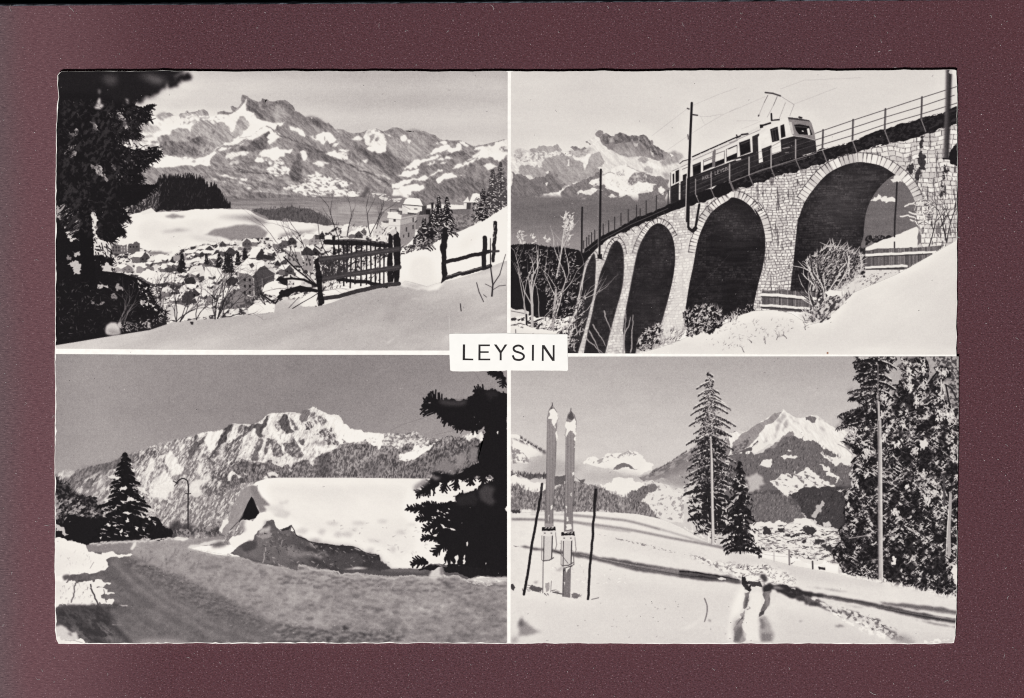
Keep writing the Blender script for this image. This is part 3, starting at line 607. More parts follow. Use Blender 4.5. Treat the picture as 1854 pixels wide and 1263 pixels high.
GR('T', '915,115 1745,115 1745,520 915,520', lambda x, y: .885+.02*np.clip((y-200)/80, 0, 1)-.03*np.exp(-((x-1080)/70)**2-((y-190)/60)**2)-.015*np.clip((1000-x)/80, 0, 1))
SH('T', '915,115 1745,115 1745,420 915,420', .012, (70, 14), 0, 61)
R2 = 'E:20,680 60,675 i:80,300 130,270 220,300 270,270 320,270 345,240 370,260 440,245 480,225 500,240 550,220 570,235 610,295 650,305 700,295 705,255 760,245 900,265 920,240 875,195 900,185 950,155 1000,130 1015,70 j:150,55 200,85 330,135 370,115 390,88 480,130 560,120 600,130 660,112 710,160 770,230 900,310 960,315 1080,325 1115,370 1150,400 '
P('E', R2+'E:1500,900 1500,1236 20,1236', .84, .3)
def M2(sheet, *items):
    for it in items: P(sheet, it[0], it[1], .8, it[2] if len(it) > 2 else 0)
M2('i', ('60,300 130,275 230,305 180,330 80,340', .72, 1), ('240,290 270,272 320,275 345,242 440,250 550,222 610,297 480,320 330,310', .63), ('705,260 760,247 900,268 860,290 740,290', .5), ('690,300 900,280 930,250 960,300 850,360 740,340', .7, 1), ('875,197 900,187 950,215 930,235', .48), ('1015,72 1075,75 1080,110 1040,150 1005,140', .55),
   ('120,500 150,460 250,470 330,450 350,490 385,480 420,390 500,360 600,350 680,360 720,370 800,410 860,440 870,520 950,330 1030,310 1095,420 1020,490 1080,540 700,690 660,700 540,740 300,600 130,560', .62), ('660,400 695,400 695,470 670,460', .88), ('270,410 330,400 340,420 290,425', .62), ('800,390 860,370 940,330 910,430 870,500 855,440', .9), ('990,60 1000,60 1000,70', .6))
M2('i', ('40,530 100,560 200,580 280,610 310,590 420,600 470,530 520,540 660,690 540,770 350,820 200,840 40,840', .46), ('470,535 520,540 600,620 660,700 560,640', .56), ('190,580 230,570 285,610 260,625', .84), ('420,540 460,525 465,545 440,560', .86), ('425,660 450,650 440,692 425,690', .88), ('540,790 620,735 660,730 640,760 580,805', .9), ('700,700 830,660 870,670 800,690 730,710', .9),
   ('700,690 850,620 1020,540 1060,560 1060,620 1000,690 960,700 1110,700 1060,740 1000,800 800,840 600,830', .48), ('920,660 980,620 1050,605 1000,660 960,690', .9), ('780,770 830,740 950,730 1010,765 940,800 800,795', .88), ('1130,830 1170,785 1240,820 1200,840', .9), ('1060,740 1140,730 1260,800 1270,820 1240,820 1170,785 1120,830 1060,800', .46))
PT('i', '60,310 300,310 600,310 700,300 940,290 800,370 400,390 100,440', None, .62, (4, 3), -10, .56, .12, 62)
M2('j', ('190,110 330,135 390,90 480,130 560,120 660,115 710,160 770,230 900,310 960,380 880,410 780,400 690,370 590,365 480,370 380,340 290,290 190,220', .53))
PT('j', '190,110 330,135 390,90 480,130 660,115 710,160 770,230 900,310 880,380 760,330 690,260 600,180 420,200 300,230 190,210', None, .4, (3, 6), -30, .47, .14, 63, .4)
M2('j', ('255,150 305,145 325,230 275,195', .68, 1), ('540,200 600,205 585,250 552,242', .74), ('300,260 480,290 600,350 480,368 380,340', .63, 2), ('740,290 785,375 770,370', .76), ('440,180 500,230 470,250', .6, 1), ('600,330 720,350 700,370 620,362', .62, 2), ('930,320 1080,325 1115,370 1050,440 900,490 840,420 900,400', .63, 1), ('960,328 1000,360 970,370', .92), ('80,340 150,310 215,420 150,480 30,560 -60,560 60,440', .65),
   ('590,390 640,360 740,400 690,432 600,432', .64), ('670,480 740,468 770,500 760,555 690,555', .68), ('720,420 860,470 870,500 790,500', .93, 1), ('860,560 950,550 960,620 900,620', .66, 1))
PT('j', '520,570 560,545 680,550 690,640 620,690 520,690 470,640', .5, .72, (2.5, 3), 30, .55, .2, 64, .7); P('j', '680,555 800,590 950,620 950,740 820,690 690,650', .5, .6)
P('j', '770,690 960,720 900,877 590,877 600,780 770,750', .48, .6); P('j', '0,720 220,720 300,780 380,830 470,790 590,877 0,877', .47, .6)
M2('j', ('220,560 400,460 520,480 580,530 500,600 470,670 540,700 740,690 770,750 620,760 590,790 595,870 460,795 380,812 340,760 230,700', .93), ('860,700 912,740 882,805 830,760 810,720', .91), ('258,820 300,785 372,822 320,838', .91), ('0,740 90,720 220,735 100,770 0,800', .88), ('40,670 110,620 160,605 150,640 80,690', .9))
SC('j', '330,560 440,500 440,590 340,600', 40, 1.6, 1, 0, 60, [.55, .6]); SC('j', '230,600 560,620 740,720 600,780 300,720', 60, 1.4, .9, 0, 60, [.7, .65]); LN('j', '190,575 280,540 330,560', 1.2, .55); LN('j', '470,470 580,520 690,560', 1, .62)
P('i', '20,780 350,812 560,812 700,806 900,850 1316,850 1316,910 20,910', .46, .5, 2)
SH('E', R2+'E:1400,1050 20,1050', .03, (14, 7), 28, 166, 0, 4)
RIDGE('E', R2+'E:1400,1040 20,1040', .05, 14, 50, 1.5, 150, 167, 0, 5)
WARP('E', 'E:30,690 500,690 780,600 1100,660 1400,780 1300,1100 30,1100', .9, 4, 66)
SH('E', R2+'E:1400,1050 20,1050', .05, (2.2, 1.8), 20, 65, 0, 3)
CONT('E', R2+'E:1400,1050 20,1050', 1.08, .015)
GR('E', '20,1060 1340,1060 1340,1236 G:1340,420 20,420', lambda x, y: .44+.13*np.clip((y-395)/45, 0, 1), 4)
SH('E', '20,1040 1340,1040 1340,1236 G:1340,420 20,420', .035, (50, 5), -4, 67)
# dark wooded hill and frosted thicket, lower left
P('G', '0,330 45,325 100,315 200,320 330,340 450,345 560,360 610,380 660,420 640,900 0,900', .12, .5)
EDGE('G', '0,330 100,315 200,320 330,340 450,345 600,380', 60, 3, 1.5, .12, -90, 12, False)
P('G', '0,815 45,822 120,838 190,860 190,900 60,905 0,915', .85, .6); P('G', '0,905 150,890 260,930 420,920 620,960 520,1180 0,1190', .93, .8)
PT('G', '45,900 250,880 640,960 540,1150 250,1020 45,960', None, .2, (7, 3), -20, .56, .1, 68)
LN('G', '45,850 150,870', 1.2, .35); LN('G', '45,965 120,950 200,975', 1.4, .3)
# viaduct masonry
DECK = [(635, 350, 'G'), (700, 300, 'G'), (760, 262, 'G'), (850, 215, 'G')]
WALL = ('G:612,600 628,520 640,460 690,395 750,330 850,258 1000,190 1120,135 1300,66 E:1320,1160 1500,1110 1700,1050 1830,985 F:20,1000 200,932 400,872 580,822 800,742 1020,690 1270,622 1550,545 1720,492 1860,455 '
        'H:1860,330 1500,340 1500,500 400,860 190,860 G:1440,1000 1350,1110 1040,1200 480,1200 500,1100 560,830')
wsl, wm = mk('G', WALL); WALLH = XY('G', WALL)
X, Y = grid(wsl); X = X+CX0; Y = Y+CY0
k = np.clip((X-1050)/680, 0, 1)                       # nearer stones are larger
def stones(X, Y, rh, cw, slope, seed):
    U = X+3.5*(fbm(X/22, Y/22, seed, 2)-.5)*2; V = Y-slope*(X-1400)+4*(fbm(X/26+9, Y/26, seed+3, 2)-.5)*2
    r = np.floor(V/rh); fv = V/rh-r
    off = hsh(r.astype(np.int64), r.astype(np.int64)*0+3, seed)
    w = cw*(.75+.6*hsh(r.astype(np.int64), r.astype(np.int64)*0+8, seed))
    c = np.floor(U/w+off*5); fu = U/w+off*5-c
    # uneven widths: move each joint
    d = np.minimum(np.minimum(fu, 1-fu)*w, np.minimum(fv, 1-fv)*rh)
    n = (fbm(X/2.2, Y/2.2, seed+5, 3)-.5)*1.6
    st = np.clip((d+n-.45)/1.0+.4, 0, 1)
    tone = .77+.2*hsh(c.astype(np.int64), r.astype(np.int64), seed+9)+.05*(fbm(X/3, Y/3, seed+7, 3)-.5)
    return st, tone
sa, ta = stones(X, Y, 5.2, 7.2, -.06, 70); sb, tb = stones(X, Y, 8.4, 11., -.05, 71)
near = (np.clip((X-1480)/110, 0, 1) > .5).astype(np.float32)
st_ = sa*(1-near)+sb*near; to_ = ta*(1-near)+tb*near
mort = .44+.22*np.clip((1420-X)/150, 0, 1)
stain = np.clip((fbm(X/4, Y/22, 72, 4)-.66)/.06, 0, 1)*np.clip((X-1200)/200, .15, 1)*.6
put(wsl, wm, (mort+(to_-mort)*st_)*(1-stain)+.2*stain)
for s in ('F:1530,560 1560,560 1545,700 1520,900 1500,950 1510,1080 1490,1060 1490,900 1510,760', 'F:1715,790 1740,790 1725,900 1690,1000 1680,1080 1690,950', 'F:1440,780 1480,800 1500,830 1460,870'):
    P('F', s, .14, 1.6, 0, .85)
# arch rings of cut voussoirs
A1 = 'H:488,700 510,500 535,260 550,120 F:562,1200 605,1085 680,975 780,865 900,797 1020,766 1120,772 1220,797 1310,852 1385,915 1445,995 1485,1085 1502,1180 H:1495,80 1512,180 1505,330'
A2 = 'G:1440,830 1470,640 1500,500 1540,285 1600,135 1660,45 E:1650,1165 1700,1120 1780,1070 F:20,1047 60,1052 110,1072 175,1122 222,1190 H:200,30 245,95 276,190 290,300 276,460 232,640 192,820'
A3 = 'G:960,850 1010,600 1050,402 1090,290 1150,195 1190,162 1232,150 1290,185 1335,260 1355,370 1350,520 1310,720 1258,910'
A4 = 'G:690,890 750,580 800,450 840,340 870,300 893,290 925,322 945,400 945,560 930,680 880,860 830,1050'
A5 = 'G:600,700 625,600 650,500 690,410 712,394 722,450 720,560 710,690 670,860'
def ring(s, w, n, t=.9, w1=None):
    p = smooth(XY('G', s))
    d = np.gradient(p, axis=0); L = np.hypot(d[:, 0], d[:, 1])[:, None]
    nrm = np.stack([d[:, 1], -d[:, 0]], 1)/L
    ww = np.linspace(w, w if w1 is None else w1, len(p))[:, None]
    o = p+nrm*ww
    P('', np.concatenate([p, o[::-1]]), t, .2)
    cum = np.concatenate([[0], np.cumsum(np.hypot(*np.diff(p, axis=0).T))])
    for k_ in range(0, len(p)-3, 3): P('', np.array([p[k_], p[k_+3], o[k_+3], o[k_]]), t-.14+.2*rng.random(), .1)
    for f in np.linspace(0, cum[-1], n):
        f += rng.normal()*1.0
        a = np.array([np.interp(f, cum, p[:, k]) for k in (0, 1)]); b = np.array([np.interp(f, cum, o[:, k]) for k in (0, 1)])
        seg(a[0], a[1], b[0], b[1], .9, 1.1, .3, .75)
        if rng.random() < .5:
            m0 = a+(b-a)*(.35+.3*rng.random()); seg(m0[0], m0[1], b[0], b[1], 1.6, 2.6, .2, .5)
    LN('', rough(o, .8, 5, False), 1.2, .25, .75)
P('G', 'G:1440,830 1500,500 1540,285 1490,230 1440,300 1380,440 1360,600 1320,800 1280,900 1240,1000 1300,1090 1420,1050', .9, .3, 1, .55); P('G', 'G:600,700 640,470 720,400 745,430 700,720 600,1180 540,1180 670,860', .9, .3, 1, .7)
ring('F:605,1085 680,975 780,865 900,797 1020,766 1120,772 1220,797 1310,852 1385,915 1445,995 1485,1085', 17, 34); ring('G:1520,390 1540,285 1600,135 1660,45 E:1650,1165 1700,1120 1780,1070 F:20,1047 60,1052 110,1072 175,1122 222,1190 H:200,30 245,95 276,190 290,300', 13, 44)
ring('G:1050,402 1090,290 1150,195 1190,162 1232,150 1290,185 1335,260', 9, 26); ring('G:800,450 840,340 870,300 893,290 925,322 945,400', 6, 14); ring('G:650,500 690,410 712,394 722,450', 4.5, 7)
def hole(s, bot, t=.12):
    pts = np.vstack([smooth(XY('G', s)), XY('H' if bot[0] == '6' else 'G', bot)])
    P('', pts, t)
    c = mk('', pts)
    sl, m = c
    x, y = grid(sl)
    r, tone = stones(x+CX0, y+CY0, 4.4, 7., -.02, 75)
    put(sl, m*np.clip((fbm(x/25, y/25, 76, 3)-.30)*4, 0, 1)*r*.9, t+.15*tone*hsh((x//7).astype(np.int64), (y//4.4).astype(np.int64), 4))
    c = mk('', pts); put(c[0], c[1]*np.clip((fbm(*[q/g for q, g in zip(grid(c[0]), (40, 4))], 77, 3)-.52)*6, 0, 1), t+.06, .45)
hole(A1, 'H:1080,520 1000,560 700,760'); hole(A2, '60,860 0,900 G:1700,940 1500,900')
hole(A3, 'G:1240,965 1110,1010 1062,1070 1040,1190 960,1200 940,1000', .13); hole(A4, 'G:795,1200 625,1200 660,1010', .14); hole(A5, 'G:620,1050 575,1200 480,1200 530,1050 580,830', .14)
SOFT('G', 'G:500,400 1300,200 1300,1180 500,1180', 1, .35)
for s_, t in (('F:650,1010 900,810 1120,785 1310,870 1200,960 1100,1120 1000,1236 700,1236', .1), ('H:560,0 1080,0 1075,480 900,560 700,300', .035), ('E:1700,1150 F:40,1070 170,1140 240,1236 H:200,300 G:1700,300 1650,120', .06), ('G:1150,220 1232,165 1320,270 1330,500 1200,600 1100,500', .04), ('G:1000,700 1250,600 1230,900 1060,1000', .05), ('G:760,600 930,500 880,800 700,900', .05)):
    c = mk('F', s_, 0, 14); x, y = grid(c[0]); w_ = mk('', WALLH)
    hm = np.zeros((CH, CW), np.float32); hm[w_[0]] = w_[1]
    G[c[0]] += t*c[1]*hm[c[0]]*(G[c[0]] < .3)*(.5+fbm(x/30, y/3, 79, 3))
# the view beyond through the near arch
V1 = 'F:1325,868 1385,915 1445,995 1485,1085 1502,1180 H:1495,80 1512,180 1505,330 1085,360 1075,250 1085,120 F:1085,1225 1095,1170 1125,1085 1175,1000 1245,922'
P('', smooth(XY('F', V1), 4, True), .43, .1); SH('F', V1, .04, (30, 6), 0, 78)
P('F', '1130,1070 1160,1045 1220,1050 1300,1040 1330,1060 1330,1080 1250,1090 1160,1075', .92, 1.3); P('F', '1290,900 1330,870 1370,900 1400,930 1340,925 1300,915', .9, 1.4)
P('H', '1085,265 1200,240 1280,245 1300,270 1090,330', .15, 1); SC('H', '1085,265 1200,240 1280,245 1100,330', 40, 3, 1, -60, 30, [.4, .6])
P('H', '1085,350 1180,305 1290,265 1400,215 1500,175 1515,200 1505,345 1085,372', .92, .3)
LN('F', '1342,925 1335,1090 H:1325,120 1322,255', 3, .17); LN('H', '1322,300 1322,350', 2.4, .2)
# deck, ballast edge
P('G', 'G:635,352 700,300 760,262 850,212 1000,127 E:1130,1178 1220,1140 1300,1100 1420,1055 F:0,905 250,800 700,678 1000,590 1260,500 1550,405 1730,360 1870,322 1870,452 1720,492 1550,545 1270,622 1020,690 800,742 580,822 400,872 200,932 20,1000 E:1830,985 1700,1050 1500,1110 1320,1160 G:1300,66 1120,135 1000,190 850,258 750,330 690,395 650,440 630,420', .12, .5)
PT('F', 'F:0,905 250,800 700,678 1000,590 1260,500 1550,405 1730,360 1870,322 1870,452 1550,545 1270,622 1020,690 800,742 580,822 200,932 20,1000', None, .2, (5, 3), -20, .56, .12, 79)
LN('F', '0,930 250,830 700,690', 1.6, .5); LN('F', '50,905 350,805 620,730', 1, .4); LN('G', '640,380 760,290 1000,160 1300,30', 1.2, .35)
SC('F', '600,710 1000,590 1260,500 1550,408 1730,362 1730,380 1260,520 1000,610', 80, 3, 1.6, -20, 30, [.12, .1])
# railcar
P('E', '1322,842 1395,805 1480,765 1854,590 F:0,585 60,560 150,542 250,485 350,432 470,405 560,415 640,430 658,450 690,560 700,676 250,800 0,905 E:1420,1055 1325,1098', .9, 0)
P('E', '1320,960 1480,882 1854,742 F:0,748 180,690 330,632 420,582 520,556 600,562 690,590 700,678 250,802 0,907 E:1420,1060 1322,1100', .17)
SH('E', '1320,960 1480,882 1854,742 F:0,748 330,632 520,556 690,590 700,678 250,802 0,907 E:1420,1060 1322,1100', .035, (20, 6), -20, 80)
P('E', '1400,770 1500,722 1700,640 1854,565 F:0,592 250,478 350,428 345,440 250,500 0,610 E:1854,605 1700,675 1500,755 1400,800', .86)
LN('E', '1495,722 1854,562 F:60,548', 2.2, .13); 
for i in range(7): LN('E', f'{1490+i*72},{728-i*31} {1498+i*72},{745-i*31}', 1.6, .9)
LN('E', '1500,748 1854,592 F:0,612 250,505', 1, .5)
LN('E', '1395,775 1420,755 1480,740', 1.6, .25); LN('E', '1330,838 1480,770', 1.2, .55)
for s in ('1336,862 1350,852 1350,930 1338,942', '1360,836 1396,820 1396,912 1360,930', '1497,788 1562,762 1562,850 1500,876', '1418,868 1450,855 1450,900 1418,912'): P('E', s, .12)
for s in ('1582,795 1655,765 1655,800 1582,832', '1672,765 1750,735 1750,770 1672,803', '1768,725 1850,690 1850,728 1768,760', '1780,655 1854,625 1854,632 1782,664'): P('E', s, .13)
for s in ('1582,750 1655,720 1655,802 1582,833 1582,750', '1675,702 1750,675 1750,772 1675,803 1675,702', '1766,662 1852,628 1852,728 1768,760 1766,662', '1415,822 1455,805', '1497,790 1562,764'): LN('E', s, 1, .35)
P('E', '1655,690 1672,660 1682,665 1675,800 1655,805', .45); P('E', '1565,760 1580,752 1580,835 1565,845', .93)
P('F', '0,720 50,700 62,705 62,728 0,755', .13); P('F', '82,610 165,580 172,682 92,712', .12, .1); LN('F', '82,610 165,580 172,682 92,712 82,610', 1, .3)
P('F', '185,560 240,535 250,655 205,790 190,690', .2); P('F', '230,565 246,545 272,762 238,772', .94); P('F', '246,545 325,505 335,625 256,650', .92)
P('F', '328,502 388,480 402,590 345,606', .14); LN('F', '345,500 358,600', 1.2, .3); LN('F', '365,490 380,595', 1.2, .28); P('F', '410,472 440,460 452,560 416,572', .13)
P('F', '338,622 412,588 418,680 342,706', .93); P('F', '470,405 560,415 640,430 658,450 685,540 690,590 600,565 520,556 500,540 475,430', .52); P('F', '470,405 560,415 640,430 650,440 520,425 475,420', .25)
P('F', '500,540 478,440 500,445 520,540', .78); P('F', '520,466 560,462 640,476 666,548 560,542 535,510', .11); P('F', '622,498 640,492 652,545 632,550', .9); LN('F', '585,515 592,518', 2, .9); LN('F', '560,405 580,410', 3, .15); LN('F', '520,555 600,565 690,590', 1.2, .75)
LN('F', '430,655 480,645', 2, .55); LN('F', '450,690 475,685', 1.6, .5); LN('F', '60,748 90,740', 3, .85); LN('E', '1395,800 1392,1060', 3, .85); LN('E', '1322,850 1318,1090', 1.5, .4)
P('F', '245,465 272,462 272,488 248,495', .12); LN('F', '272,470 330,452', 3, .14); LN('F', '338,378 340,430', 3, .13); LN('F', '345,430 400,425', 2.6, .16); LN('F', '60,570 90,555', 3, .2); LN('F', '100,545 150,538', 3, .2)
# pantograph and wires
LN('F', '290,208 350,215 410,235', 2.8, .3); LN('F', '310,230 280,290', 1.0, .38); LN('F', '385,240 355,310', 1.0, .38); LN('F', '280,290 238,390', .8, .52); LN('F', '415,238 520,305', .8, .52); LN('F', '450,290 400,420', .8, .5); LN('F', '520,305 485,395', .8, .52); LN('F', '355,310 305,405', .9, .6); LN('F', '238,390 235,395', 2.5, .3)
for s in ('E:1170,555 1450,340', 'E:1300,665 1480,540 1600,465 1740,385 1854,330', 'E:1500,310 1700,225 1854,170', 'E:1510,385 1560,398 1640,400', 'E:1560,398 1592,462', 'E:1640,395 1740,380', 'F:0,365 290,240', 'F:410,180 600,110 1050,90', 'F:520,300 860,170', 'F:60,435 230,432', 'F:100,500 250,440'): LN('E', s, .7, .66, .8)
SH('E', '1322,842 1480,765 1854,562 F:250,470 470,405 640,430 700,676 250,800 0,905 E:1420,1055', .05, (10, 5), -22, 168)
for s_ in ('E:1500,800 1555,778', 'E:1590,760 1650,735', 'F:95,620 160,596', 'F:340,512 385,495', 'F:530,480 620,486'): LN('E', s_, 2, .34, .7)
LN('E', '1330,975 1480,900 1854,760 F:330,645 420,595', .8, .3); LN('E', '1340,1030 1854,830 F:330,700 690,610', .7, .28)
# lettering on the side of the car
GLY = {'A': ['0,1 .4,0 .8,1', '.15,.65 .65,.65'], 'I': ['.2,0 .2,1'], 'G': ['.8,.2 .5,0 .15,.1 0,.5 .15,.9 .5,1 .8,.85 .8,.55 .5,.55'], 'L': ['0,0 0,1 .65,1'], 'E': ['.65,0 0,0 0,1 .65,1', '0,.5 .55,.5'],
       'Y': ['0,0 .4,.5 .8,0', '.4,.5 .4,1'], 'S': ['.7,.15 .4,0 .1,.12 .1,.38 .65,.6 .65,.88 .35,1 .05,.85'], 'N': ['0,1 0,0 .7,1 .7,0']}
def WRITE(s, x, y, dx, dy, h, tone, w):
    for ch in s:
        if ch != ' ':
            for g in GLY[ch]:
                q = np.array([[float(v) for v in t.split(',')] for t in g.split()])
                pts = np.stack([x+q[:, 0]*h*.72+q[:, 1]*h*.02, y+q[:, 1]*h+q[:, 0]*h*.72*dy/dx], 1)
                LN('', pts, w, tone)
        st = (.5 if ch == 'I' else 1)
        x += dx*st; y += dy*st
a = XY('E', '1572,882')[0]; WRITE('AIGLE', a[0], a[1], 4.3, -1.55, 6.0, .62, .85)
a = XY('E', '1676,838')[0]; WRITE('LEYSIN', a[0], a[1], 4.5, -1.65, 6.2, .7, .9)
# railing in front of the car and beyond
for x, y0, y1 in ((1520, 900, 1020), (1645, 842, 982), (1790, 785, 915)):
    LN('E', f'{x},{y0} {x},{y1}', 1.8, .6); LN('E', f'{x},{y1} {x+35},{y1+85}', 1.6, .5)
for x, y0, y1 in ((5, 780, 905), (160, 725, 870), (336, 655, 812), (532, 585, 740)):
    LN('F', f'{x},{y0} {x},{y1}', 2.2, .68); LN('F', f'{x},{y1} {x+36},{y1+85}', 2, .45)
for o in (0, 42, 85): LN('E', f'1420,{960+o*.8} 1645,{862+o*.9} 1854,{765+o} F:160,{728+o} 336,{660+o} 532,{590+o} 690,{540+o}', .7, .55, .7)
for x, y0, y1 in ((752, 508, 668), (992, 426, 592), (1250, 340, 512), (1542, 245, 425)):
    LN('F', f'{x},{y0} {x-6},{y1}', 3.4, .3); LN('F', f'{x+5},{y0} {x-1},{y1}', 1.2, .5); LN('F', f'{x-6},{y1} {x+30},{y1+95}', 2, .5)
for s in ('690,535 750,512 990,430 1250,345 1540,250 1860,148', '690,588 990,490 1250,405 1540,318 1800,230', '690,640 990,550 1250,462 1540,380 1860,280'): LN('F', s, 1.3, .28)
LN('F', '700,680 1000,590', 1, .9)
# line poles, brackets, small posts
LN('E', '1490,292 1478,560 1465,900 1445,1236', 4.2, .13, 1, 4.6); LN('E', '1448,880 1440,1236 G:1445,190', 1.6, .8); LN('E', '1468,900 1460,1236 G:1465,180', 3, .12)
LN('E', '1455,335 1468,340', 2.5, .3); LN('E', '1500,385 1535,390', 2.4, .2); LN('E', '1458,545 1462,580', 2, .4)
LN('G', '1465,0 1462,180 1490,210 1520,180 1550,0', 4, .13); LN('G', '1470,195 1500,215 1525,190', 5, .15)
LN('E', '763,824 757,1236 G:752,425', 3.8, .14); LN('G', '742,0 742,330', 1.4, .5); LN('E', '614,1126 612,1236 G:610,375', 3, .14); LN('E', '620,1172 650,1176', 1, .35); P('G', '735,400 772,395 772,440 740,430', .14)
for x, y0, y1 in ((625, 290, 350), (650, 262, 335), (668, 245, 320), (688, 225, 310), (714, 205, 295), (782, 155, 240), (826, 130, 225), (873, 100, 205), (924, 70, 165), (982, 40, 145), (1048, 5, 120), (1077, 35, 105), (1125, -30, 90), (1207, -70, 50)):
    LN('G', f'{x},{y0} {x},{y1}', 1.8, .2)
LN('E', '1302,990 1300,1105', 2, .2); LN('E', '1125,1070 1207,1035 1320,985', .8, .35); LN('G', '626,300 720,215 830,140 985,50 1130,-20', .7, .35)
for i in range(9): LN('G', f'{850+i*52},{270-i*26} {875+i*52},{300-i*26}', 1.2, .3)
# near steel mast at the right
c = mk('F', '1732,20 1782,20 1772,300 1757,735 1710,735 1728,300', 0, 1)
X, Y = grid(c[0]); put(c[0], c[1], .42-.26*np.clip((X-(1712-CX0)+ (Y-20)*.03)/9., 0, 1))
LN('F', '1712,735 1755,737', 3, .14); P('F', '1760,700 1830,560 1870,560 1870,790 1770,780', .12, .8)
# snow, fences, shrubs
SN = 'G:1035,1200 1060,1190 1240,1142 1400,1082 1600,1002 1854,912 H:0,930 100,880 190,852 350,842 500,872 640,962 740,938 860,842 1000,702 1340,558 1500,470 1600,412 1860,262 1860,1210 0,1210'
P('H', '500,900 800,760 900,640 1050,545 1200,525 1360,535 1340,600 1000,760 700,1000', .86, .8, 1)
PT('H', '700,860 900,640 1050,560 1340,540 1000,740', None, .5, (5, 3), -35, .62, .1, 82)
P('H', '1078,378 1180,352 1500,345 1720,325 1640,390 1430,500 1400,520 1080,520', .4)
for i in range(44): x = 1080+i*14.5; LN('H', f'{x},{372-i*.9} {x+2},{515-max(0,i-24)*5.5}', 1.8, .24+.34*rng.random(), .8)
LN('H', '1072,405 1250,395 1500,385 1650,378', 4.6, .93, jag=.2); LN('H', '1080,503 1250,497 1420,492', 4.2, .92, jag=.2); LN('H', '1080,420 1500,400 1620,392', 1.6, .2); LN('H', '1080,518 1400,508', 2.2, .2)
P('H', '1075,345 1090,345 1085,520 1072,520', .2)
P('H', '265,692 480,690 700,700 720,850 480,855 260,830', .4, .3)
for i in range(36): x = 268+i*12.5; LN('H', f'{x},{696+rng.normal()*4} {x},{815+i*.8}', 1.8, .22+.38*rng.random(), .8)
LN('H', '258,720 430,728 560,742 690,752', 5, .93, jag=.2); LN('H', '250,803 420,815 640,832', 4, .92, jag=.2); LN('H', '260,735 690,768', 1.5, .2); LN('H', '255,820 640,850', 2, .2)
PT('H', '-60,930 20,850 120,820 200,800 210,850 100,890', .14, .6, (2, 3), 0, .6, .12, 83, .8)
P('H', SN, .925, .25)
GR('H', SN, lambda x, y: .93-.035*np.clip((x-1600)/120, 0, 1)*np.clip((y-470)/60, 0, 1)-.02*np.clip((y-560)/60, 0, 1))
SH('H', SN, .012, (50, 12), -30, 84)
SC('H', 'G:1700,1000 1854,930 H:500,900 740,960 600,1010 100,1130 0,1180 G:1600,1120', 110, 3.5, 1, -50, 45, [.55, .65, .75, .45])
for x, y in ((380, 1080), (460, 1070), (180, 1105), (120, 1180), (290, 1112), (610, 1000)): q = XY('H', f'{x},{y}')[0]; TWIG(q[0], q[1], -110, 9, 1.3, .4, 2, 2, 15, 30)
P('H', '1010,690 1000,640 1080,590 1000,620', .8, .5)
# frosted shrub in front of the pier
BU = 'H:620,430 700,400 780,330 840,330 960,360 1050,400 1065,470 1040,560 960,620 880,680 760,720 690,700 660,620 640,520'
PT('H', BU, .16, .66, (1.8, 3), 35, .54, .15, 85, 2.2)
SC('H', BU, 620, 6, 1.3, -52, 30, [.15, .2, .85, .9, .7, .55, .3])
EDGE('H', BU, 90, 12, 2, .78, -70, 35)
for x, y, a, l in ((740, 930, -105, 420), (740, 920, -85, 380), (760, 900, -70, 330), (720, 880, -120, 330), (800, 700, -60, 330), (760, 680, -100, 330), (880, 640, -70, 260), (680, 640, -140, 160), (690, 600, -115, 240), (960, 560, -65, 220)):
    q = XY('H', f'{x},{y}')[0]
    TWIG(q[0], q[1], a, l/ZS*.6, 3, .2, 1, 2.2, 9, 20); TWIG(q[0]-1, q[1], a, l/ZS*.62, 2.4, .82, 1, 2.4, 10, 20)
P('H', '760,700 800,680 920,690 910,735 800,735', .93, .5)
PT('H', '690,780 790,740 900,745 880,830 760,930 700,930 620,860', .25, .8, (3, 5), 45, .48, .15, 86, 1); SC('H', '560,850 700,830 740,930 620,960', 70, 8, 1.3, -120, 35, [.3, .8, .25, .85])
SC('H', '900,730 1000,690 880,840 780,900', 40, 6, 1.3, -50, 30, [.3, .5, .8])
# shrubs under the middle arches
for BU, n in (('G:1430,850 1500,840 1560,810 1640,800 1720,840 1760,900 1740,960 1560,1020 1440,1050', 200), ('G:1060,1100 1090,1020 1160,990 1220,950 1245,1000 1240,1120 1140,1150 1070,1160', 150)):
    PT('G', BU, .13, .7, (3, 3), 30, .56, .12, 87, 1.4); SC('G', BU, n, 4, 2, -40, 40, [.8, .85, .6, .12, .15]); EDGE('G', BU, 30, 6, 1.5, .6, -80, 30)
SC('G', '1240,1010 1440,1000 1400,1090 1250,1130', 60, 7, 1.4, -60, 30, [.7, .85, .4]); SC('G', '1760,960 1854,840 1854,930', 24, 9, 1.6, -75, 20, [.8, .3, .85])
for s in ('790,850 840,1000', '700,960 800,1130', '670,1010 760,1190', '640,1060 730,1150 780,1190', '940,1190 960,900', '950,1060 1000,900', '1000,1180 1020,880', '960,850 965,920'): LN('G', s, 2.6, .62, .9, 1.2, jag=.3)
